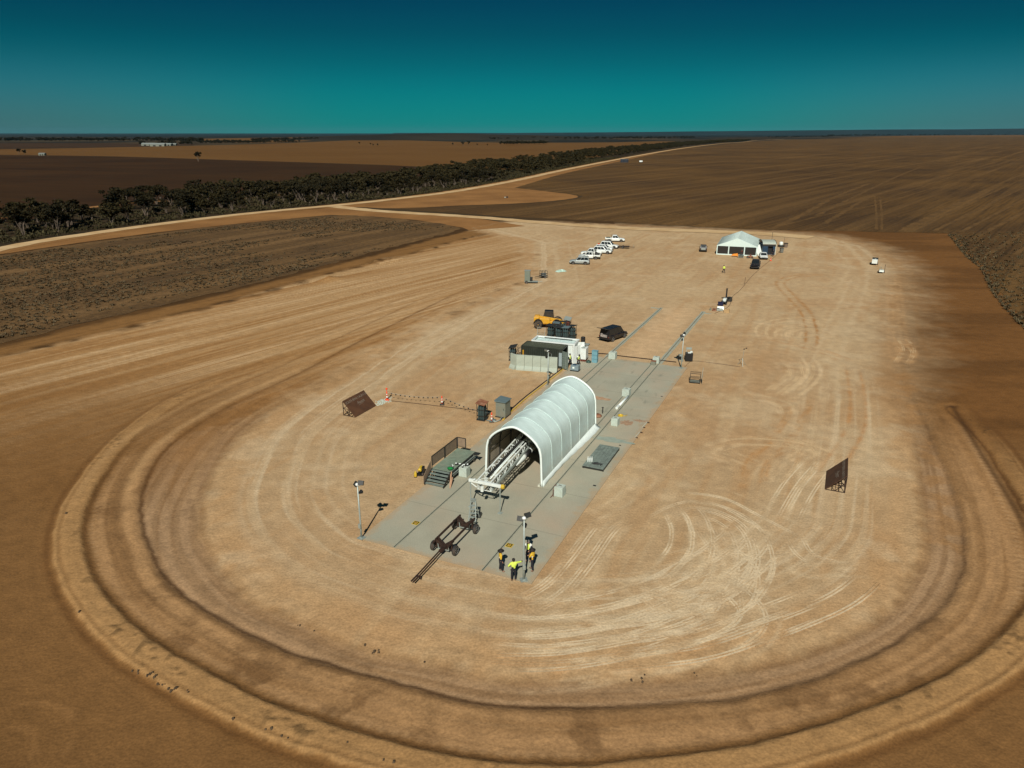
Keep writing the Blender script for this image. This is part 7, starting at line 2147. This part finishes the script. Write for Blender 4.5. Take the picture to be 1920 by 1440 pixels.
mb = MB(); mb.tube([(-1.2, -0.4, 0.05), (0.2, -0.2, 0.45), (1.1, 0.3, 0.1)], 0.02, 6); mb.build("tie_rope", M["trim"], t)
t = simple("generator_trailer", "white lidded generator with a black rear frame on the far right sand", "generator", 1639, 497, rad(-28))
mb = MB(); mb.box((0, 0, 0.4), (1.15, 1.1, 0.9)); mb.build("canopy", M["white"], t, bevel=0.04)
mb = MB(); mb.box((0, 1.3, 0.35), (1.2, 1.4, 0.7)); mb.box((0, 1.9, 1.0), (1.25, 0.1, 0.5)); mb.bar((-0.1, 0.6, 1.1), (0.1, 1.3, 1.2), 0.12); mb.build("rear_frame", M["dark_steel"], t)
mb = MB(); mb.bar((-0.05, 0.55, 1.28), (0.15, 1.25, 1.3), 0.16, 0.05); mb.build("white_arm", M["white"], t)
for s in (-1, 1): wheel(t, (s * 0.7, 0.5, 0.28), 0.28, 0.16, n=14)
t = simple("sign_trailer", "small pale trailer with an upright dark post beside the white generator", "trailer", 1652, 512, rad(-24))
mb = MB(); mb.box((0, 0.3, 0.4), (0.95, 1.6, 0.30)); mb.build("bed", M["cream"], t, bevel=0.03)
mb = MB(); mb.box((0.0, -0.6, 0.35), (0.9, 0.2, 0.35)); mb.build("front_box", M["trim"], t); mb = MB(); mb.bar((0.65, 0.9, 0.3), (0.65, 1.0, 1.75), 0.09); mb.build("post", M["rust"], t)
mb = MB(); mb.tube([(-0.35, 0.5, 0.7), (-0.35, 0.6, 1.2), (-0.05, 0.7, 1.25), (0.0, 0.6, 0.75)], 0.05, 6); mb.build("hoop", M["cabinet"], t)
for s in (-1, 1): wheel(t, (s * 0.6, 0.2, 0.25), 0.25, 0.14, n=14)

# far hut, white tank and farm sheds
t = simple("site_hut", "small dark blue hut beside the dirt road far behind the pad", "hut", 1170.5, 305.0, rad(-12))
mb = MB(); mb.box((0, 1.6, 0), (8.2, 3.2, 3.4)); mb.build("walls", mat("hut_wall", (0.012, 0.016, 0.024), 0.7, var=0.2), t); mb = MB(); mb.box((0, 1.6, 3.4), (8.8, 3.8, 0.25)); mb.build("roof", mat("hut_roof", (0.16, 0.19, 0.20), 0.5), t)
for x in (-2.2, 1.2):
    mb = MB(); mb.box((x, -0.04, 1.2), (1.9, 0.06, 1.1)); mb.build("window", mat("hut_pane", (0.035, 0.045, 0.06), 0.3), t)
t = simple("white_tank", "small white tank on the paddock edge right of the dark blue hut", "tank", 1201.5, 305.0)
mb = MB(); mb.lathe([(0.8, -1.7), (0.9, -1.6), (0.9, 1.6), (0.8, 1.7)], (0, 0, 1.2), 16, 'x'); mb.build("tank_body", M["vehicle_white"], t, smooth=True); mb = MB(); mb.box((-1.4, 0, 0), (0.4, 2, 0.8)); mb.box((1.4, 0, 0), (0.4, 2, 0.8)); mb.build("saddles", M["dark_steel"], t)
t = simple("white_post", "tiny white marker post at the junction paddock", "post", 947, 371)
mb = MB(); mb.box((0, 0, 0), (0.7, 0.4, 0.5), top=(0.9, 0.9)); mb.build("marker", M["steel"], t); mb = MB(); mb.box((1.0, 0.1, 0), (0.8, 0.6, 0.7)); mb.build("battery_box", M["black"], t)
def shed(label, px, py, L, Wd, H, m, rz=0.0):
    t = simple("farm_shed", label, "shed", px, py, rz)
    t["group"] = "farm sheds in the distance"
    mb = MB(); mb.box((0, 0, 0), (L, Wd, H)); mb.build("walls", M["cabinet"], t)
    mb = MB(); mb.prism([(-Wd / 2 - 0.4, H), (Wd / 2 + 0.4, H), (0, H + Wd * 0.22)], 'x', -L / 2 - 0.4, L / 2 + 0.4); mb.build("roof", m, t)
    mb = MB(); mb.box((-L * 0.2, -Wd / 2 - 0.05, 0), (L * 0.18, 0.12, H * 0.75)); mb.box((L * 0.22, -Wd / 2 - 0.05, 0), (L * 0.18, 0.12, H * 0.75)); mb.build("doors", M["dark_steel"], t)
roofm = mat("shed_roof", (0.21, 0.235, 0.215), 0.5, var=0.08)
shed("long pale shed at the left of the distant farm", 279, 273.3, 30, 14, 3.8, roofm, 0.05)
shed("largest pale shed in the middle of the distant farm", 297, 274.4, 32, 15, 4.2, roofm, 0.1)
shed("pale shed right of the largest one at the distant farm", 315, 273.2, 22, 12, 3.4, roofm, -0.1)
shed("small pale shed at the right end of the distant farm", 326, 272.4, 14, 10, 2.8, roofm, 0.0)
shed("lone small white shed in the straw paddock on the left", 80, 291.5, 8, 5, 2.4, roofm, 0.0)
shed("row of white buildings on the skyline above the middle hill", 790, 256.0, 62, 20, 20, M["vehicle_white"], 0.0)
# ------------------------------------------------------------------ trees and scrub
leafm = []
for k, c in enumerate(((0.022, 0.018, 0.008), (0.029, 0.024, 0.010), (0.018, 0.016, 0.008))):
    leafm.append(mat("mallee_leaves_" + "abc"[k], c, 0.9, var=0.45, scale=0.9, tint=(0.046, 0.034, 0.015), tamt=0.45, spec=0.05))
def tree_mesh(seed, H=6.0, Wd=6.5, nq=620, stems=4, leaf=0.42):
    """multi-stemmed mallee: leaning stems, flat-topped ragged crown of leaf clumps"""
    r = random.Random(seed)
    tb = MB()
    clumps = []
    for s in range(stems):
        a = 2 * PI * (s + r.random() * 0.7) / stems
        p = Vector((0.15 * math.cos(a), 0.15 * math.sin(a), -0.1))
        lean = r.uniform(0.25, 0.7)
        pts = [p]
        hh = H * r.uniform(0.55, 0.8)
        for j in range(1, 5):
            t = j / 4
            rr = Wd * 0.5 * lean * t ** 1.3
            pts.append(Vector((math.cos(a + 0.25 * t) * rr + r.uniform(-0.15, 0.15), math.sin(a + 0.25 * t) * rr + r.uniform(-0.15, 0.15), hh * t)))
        tb.tube(pts, [0.15, 0.12, 0.10, 0.07, 0.04], 6)
        e = pts[-1]
        clumps.append((e + Vector((0, 0, 0.3)), r.uniform(1.0, 1.5)))
        for b in range(3):
            q0 = pts[r.choice((2, 3))]
            q1 = q0 + Vector((r.uniform(-1, 1), r.uniform(-1, 1), r.uniform(0.5, 1.3))) * (Wd * 0.22)
            q1.z = min(q1.z, H * 0.9)
            tb.tube([q0, (q0 + q1) / 2 + Vector((0, 0, 0.1)), q1], [0.06, 0.045, 0.025], 5)
            clumps.append((q1, r.uniform(0.7, 1.25)))
    cb = MB()
    tot = sum(c[1] ** 2 for c in clumps)
    for c, rad_ in clumps:
        for k in range(int(nq * rad_ ** 2 / tot)):
            d = Vector((r.gauss(0, 1), r.gauss(0, 1), r.gauss(0, 1))).normalized() * rad_ * r.random() ** 0.45
            d.z *= 0.55
            p = c + d
            u = Vector((r.gauss(0, 1), r.gauss(0, 1), r.gauss(0, 0.6))).normalized()
            v = u.cross(Vector((r.gauss(0, 1), r.gauss(0, 1), r.gauss(0, 1)))).normalized()
            s_ = leaf * r.uniform(0.6, 1.25)
            cb.add([p - u * s_, p + v * s_ * 0.55, p + u * s_, p - v * s_ * 0.55], [(0, 1, 2, 3)])
    return tb, cb
protos = []
for k in range(7):
    tb, cb = tree_mesh(100 + k, H=rnd.uniform(5.4, 7.4), Wd=rnd.uniform(5.5, 7.5), stems=3 + k % 3)
    t = thing("mallee_tree", "dark spreading mallee tree in the scrub belt beside the dirt road", "tree", (0, 0, 0), 0, "mallee trees in the roadside belt")
    tb.build("trunk", M["bark"], t)
    cb.build("crown", leafm[k % 3], t, fix=False)
    protos.append((t, tb, cb))
road = []
rp = gp(ROADPX, 6)
acc = 0.0
cand = []
for (x0, y0), (x1, y1) in zip(rp[:-1], rp[1:]):
    L = math.hypot(x1 - x0, y1 - y0)
    nx, ny = -(y1 - y0) / L, (x1 - x0) / L
    dist = math.hypot(x0, y0)
    dens = 1 / 42.0 if dist < 700 else 1 / 95.0
    depth = 78 if dist < 900 else 95
    n = L * depth * dens
    for i in range(int(n) + (rnd.random() < n % 1)):
        u, o = rnd.random(), 11 + depth * rnd.random() ** 0.9
        x, y = x0 + (x1 - x0) * u + nx * o, y0 + (y1 - y0) * u + ny * o
        gap = float(fbm(np.array([x * 0.02]), np.array([y * 0.02]), 71, 3)[0])
        if gap < 0.36 + (0.05 if o > 40 else 0): continue
        if y > 3200 or x < -330: continue
        cand.append((math.hypot(x, y) / (1.25 if o < 30 else 1.0), x, y))
cand.sort()
minsep = []
kept = []
for d, x, y in cand:
    if all((x - a) ** 2 + (y - b) ** 2 > 9 for a, b in minsep[-220:]):
        minsep.append((x, y)); kept.append((d, x, y))
used = set()
def scatter_stuff(name, items, src, m, zsq=1.0):
    """one object holding many plants nobody could count"""
    vs, fs, nv = [], [], 0
    arr = [(np.array(s_.v), s_.f) for s_ in src]
    for (x, y, sc, rz, k) in items:
        v, f = arr[k]
        c, s_ = math.cos(rz), math.sin(rz)
        q = np.stack([x + sc * (v[:, 0] * c - v[:, 1] * s_), y + sc * (v[:, 0] * s_ + v[:, 1] * c), v[:, 2] * sc * zsq], 1)
        vs.append(q)
        fs += [tuple(i + nv for i in g_) for g_ in f]
        nv += len(v)
    me = bpy.data.meshes.new(name)
    me.from_pydata(np.concatenate(vs).tolist(), [], fs)
    me.materials.append(m)
    o = bpy.data.objects.new(name, me)
    C.objects.link(o)
    o["kind"] = "stuff"
    return o
rest = []
for i, (d, x, y) in enumerate(kept):
    k = rnd.randrange(7)
    sc = rnd.uniform(0.7, 1.35)
    if i < 292:
        t = protos[k][0]
        if k in used:
            dup(t, (x, y, 0.08), rnd.uniform(0, 2 * PI), scale=(sc * rnd.uniform(0.9, 1.15), sc * rnd.uniform(0.9, 1.15), sc))
        else:
            used.add(k); t.location = (x, y, 0.08); t.rotation_euler = (0, 0, rnd.uniform(0, 6)); t.scale = (sc, sc, sc)
    else:
        rest.append((x, y, sc, rnd.uniform(0, 6), rnd.randrange(4)))
small = [tree_mesh(300 + k, H=6.4, Wd=7, nq=150, stems=3, leaf=0.7)[1] for k in range(4)]
scatter_stuff("distant_tree_belt", rest, small, leafm[1])
# low bushes between the belt and the road, and under the trees
bush = []
for k in range(4):
    r = random.Random(500 + k)
    b = MB()
    for i in range(26):
        p = Vector((r.gauss(0, 0.42), r.gauss(0, 0.42), abs(r.gauss(0.32, 0.2))))
        u = Vector((r.gauss(0, 1), r.gauss(0, 1), r.gauss(0, 1))).normalized(); v = u.cross(Vector((r.gauss(0, 1), r.gauss(0, 1), 1))).normalized()
        s_ = r.uniform(0.18, 0.34)
        b.add([p - u * s_, p + v * s_ * 0.6, p + u * s_, p - v * s_ * 0.6], [(0, 1, 2, 3)])
    bush.append(b)
items = []
for (x0, y0), (x1, y1) in zip(rp[:-1], rp[1:]):
    L = math.hypot(x1 - x0, y1 - y0)
    if math.hypot(x0, y0) > 900 or x0 < -300: continue
    nx, ny = -(y1 - y0) / L, (x1 - x0) / L
    for i in range(int(L * 5.5)):
        u = rnd.random()
        o = 6.5 + 60 * rnd.random() ** 1.8
        items.append((x0 + (x1 - x0) * u + nx * o, y0 + (y1 - y0) * u + ny * o, rnd.uniform(0.6, 1.9), rnd.uniform(0, 6), rnd.randrange(4)))
scatter_stuff("scrub", items, bush, mat("scrub_leaves", (0.050, 0.042, 0.020), 0.95, var=0.5, scale=0.5, spec=0.05))
# stubble tufts
tuft = []
for k in range(4):
    r = random.Random(700 + k)
    b = MB()
    for i in range(7):
        a = r.uniform(0, 2 * PI); l = r.uniform(0.14, 0.34); w = r.uniform(0.04, 0.09)
        d = Vector((math.cos(a) * 0.8, math.sin(a) * 0.8, 0.9)) * l; s_ = Vector((-math.sin(a), math.cos(a), 0)) * w
        o = Vector((r.uniform(-0.1, 0.1), r.uniform(-0.1, 0.1), 0))
        b.add([o - s_, o + s_, o + d + s_ * 0.3, o + d - s_ * 0.3], [(0, 1, 2, 3)])
    tuft.append(b)
stub = gp([(-250, 540), (0, 482), (150, 460), (300, 440), (450, 423), (620, 407), (700, 410), (780, 417), (860, 429), (800, 445), (720, 465), (640, 486), (520, 518), (420, 542), (200, 592), (0, 638), (-250, 690)], 1)
bx0, bx1 = min(p[0] for p in stub), max(p[0] for p in stub)
by0, by1 = min(p[1] for p in stub), max(p[1] for p in stub)
rr = np.random.RandomState(11)
px_, py_ = rr.uniform(bx0, bx1, 60000), rr.uniform(by0, by1, 60000)
fr_ = heading((0, 600), (640, 470))
row = fbm((px_ * math.cos(fr_) + py_ * math.sin(fr_)) * 0.03, (-px_ * math.sin(fr_) + py_ * math.cos(fr_)) * 0.6, 72, 3)
ok = inside(px_, py_, stub) & (fbm(px_ * 0.05, py_ * 0.05, 73, 4) + 0.5 * row > 0.76)
items = [(x, y, s_, a, int(k)) for x, y, s_, a, k in zip(px_[ok], py_[ok], rr.uniform(0.6, 1.7, ok.sum()), rr.uniform(0, 6, ok.sum()), rr.randint(0, 4, ok.sum()))][:9500]
scatter_stuff("grass_tufts", items, tuft, mat("dry_tufts", (0.088, 0.066, 0.037), 0.95, var=0.5, scale=0.4, spec=0.05), 0.9)
# rank growth along the eastern paddock edge
edge_ = gp([(1785, 440), (1800, 455), (1820, 480), (1850, 505), (1872, 545), (1905, 585), (1965, 640)], 6)
items = []
for (x0, y0), (x1, y1) in zip(edge_[:-1], edge_[1:]):
    for i in range(int(12 * math.hypot(x1 - x0, y1 - y0))):
        u, o = rnd.random(), -1.5 + 34 * rnd.random() ** 2.6
        items.append((x0 + (x1 - x0) * u + o, y0 + (y1 - y0) * u + o * 0.25, rnd.uniform(0.7, 1.9), rnd.uniform(0, 6), rnd.randrange(4)))
scatter_stuff("grass_tufts", items, tuft, mat("rank_grass", (0.095, 0.074, 0.040), 0.95, var=0.5, scale=0.4, spec=0.05))
# clods along the windrow
items = []
cl = MB(); cl.box((0, 0, -0.05), (0.3, 0.24, 0.2), 0.4, top=(0.5, 0.6))
cl2 = MB(); cl2.box((0, 0, -0.05), (0.2, 0.3, 0.16), 1.1, top=(0.6, 0.4), shift=(0.03, 0.02))
for (px, py, n, sp_) in [(252, 1262, 5, 9), (280, 1272, 8, 8), (302, 1282, 10, 9), (322, 1290, 7, 7), (360, 1300, 3, 8), (495, 1373, 4, 8), (533, 1385, 4, 7), (448, 1352, 2, 6), (645, 1397, 3, 7), (735, 1435, 4, 8), (682, 1208, 4, 5), (712, 1219, 7, 8), (570, 1165, 6, 14), (1208, 1268, 5, 10), (1185, 1270, 2, 4), (1304, 1259, 3, 5), (148, 1150, 3, 6), (120, 965, 2, 5), (797, 1238, 2, 3)]:
    for i in range((n + 1) // 2):
        x, y = G(px + rnd.gauss(0, sp_), py + rnd.gauss(0, sp_ * 0.45))
        items.append((x, y, rnd.uniform(0.25, 0.7), rnd.uniform(0, 6), rnd.randrange(2)))
vs_ = scatter_stuff("clods", items, [cl, cl2], mat("dark_clods", (0.07, 0.045, 0.022), 0.95, var=0.4))
for poly in (vs_.data,):                                  # seat each clod on the earthworks
    co = np.zeros(len(poly.vertices) * 3); poly.vertices.foreach_get("co", co); co = co.reshape(-1, 3)
    ix = np.clip(np.searchsorted(gx, co[:, 0]), 0, NX - 1); iy = np.clip(np.searchsorted(gy, co[:, 1]), 0, NY - 1)
    co[:, 2] += Z.reshape(NY, NX)[iy, ix]
    poly.vertices.foreach_set("co", co.ravel())
# single trees standing in the far paddocks
src = protos[0][0]
FT = [(372, 303, 1.35, "lone leaning tree in the straw paddock left of the belt"), (849, 273, 1.1, "small rounded tree left of the pair in the far straw paddock"), (868, 274, 1.3, "larger tree of the pair in the far straw paddock"),
      (879, 274, 1.5, "broad dark tree at the right of the far paddock's small group"), (674, 272, 1.0, "leftmost small tree on the straw paddock's crest"), (695, 273, 0.8, "second small tree on the straw paddock's crest"), (700, 274, 0.9, "third small tree on the straw paddock's crest"),
      (708, 274, 1.0, "rightmost small tree on the straw paddock's crest"), (36, 290, 1.1, "low bushy tree left of the lone small white shed"), (46, 290.5, 1.2, "taller bushy tree right beside the lone small white shed"), (895, 273.5, 0.7, "tiny tree right of the far paddock's small group"), (914, 274, 0.7, "tiny last tree before the far dark grove")]
for px, py, sc, lb in FT:
    g = G(px, py)
    k = rnd.randrange(7)
    q = dup(protos[k][0], (g[0], g[1], 0), rnd.uniform(0, 6), lb, None, (sc, sc, sc * 1.2))
    q.name = "paddock_tree"
    del q["group"]
def grove(name, pts, n, sc0, sc1, m, zs=1.0):
    it = []
    for i in range(n):
        u = rnd.random() * (len(pts) - 1)
        k = int(u); f = u - k
        px, py = pts[k][0] * (1 - f) + pts[k + 1][0] * f, pts[k][1] * (1 - f) + pts[k + 1][1] * f
        x, y = G(px + rnd.uniform(-2, 2), py + rnd.uniform(-0.5, 0.5))
        it.append((x, y, rnd.uniform(sc0, sc1), rnd.uniform(0, 6), rnd.randrange(4)))
    return scatter_stuff(name, it, small, m, zs)
grove("far_grove", [(940, 272.5), (980, 272), (1026, 271)], 70, 1.3, 2.0, leafm[2])
grove("far_grove", [(262, 272), (300, 271.5), (345, 272), (360, 272.5)], 34, 1.2, 2.2, leafm[2])
grove("far_grove", [(375, 270.5), (430, 270), (480, 269.5), (560, 268)], 110, 1.2, 2.2, leafm[2])
grove("far_scrubland", [(-60, 266.5), (60, 266), (180, 266), (330, 266.5), (380, 268)], 260, 1.6, 3.0, leafm[2])
grove("far_scrubland", [(470, 266), (560, 263), (640, 261)], 160, 1.3, 2.4, leafm[2])
grove("far_scrubland", [(1440, 258.5), (1480, 258), (1520, 257.5), (1560, 257)], 90, 1.0, 2.0, leafm[2])
grove("far_scrubland", [(1540, 256.5), (1620, 255), (1690, 254.6), (1760, 254.3), (1840, 254), (1960, 253.8)], 240, 1.6, 3.6, leafm[2])
grove("far_scrubland", [(900, 262.5), (1000, 262), (1100, 262), (1200, 261), (1300, 260)], 260, 1.5, 2.6, leafm[2])
# ------------------------------------------------------------------ air between here and the horizon
mb = MB()
mb.box((0, 13500, -2.2), (62000, 34000, 200))
hz_o = mb.build("haze", bpy.data.materials.new("haze"))
hm = hz_o.data.materials[0]
hm.use_nodes = True
hm.node_tree.nodes.remove(hm.node_tree.nodes["Principled BSDF"])
pv = hm.node_tree.nodes.new("ShaderNodeVolumePrincipled")
pv.inputs["Color"].default_value = (0.22, 0.62, 0.80, 1)
pv.inputs["Density"].default_value = 0.8e-5
hm.node_tree.links.new(pv.outputs[0], hm.node_tree.nodes["Material Output"].inputs["Volume"])
hz_o["kind"] = "stuff"
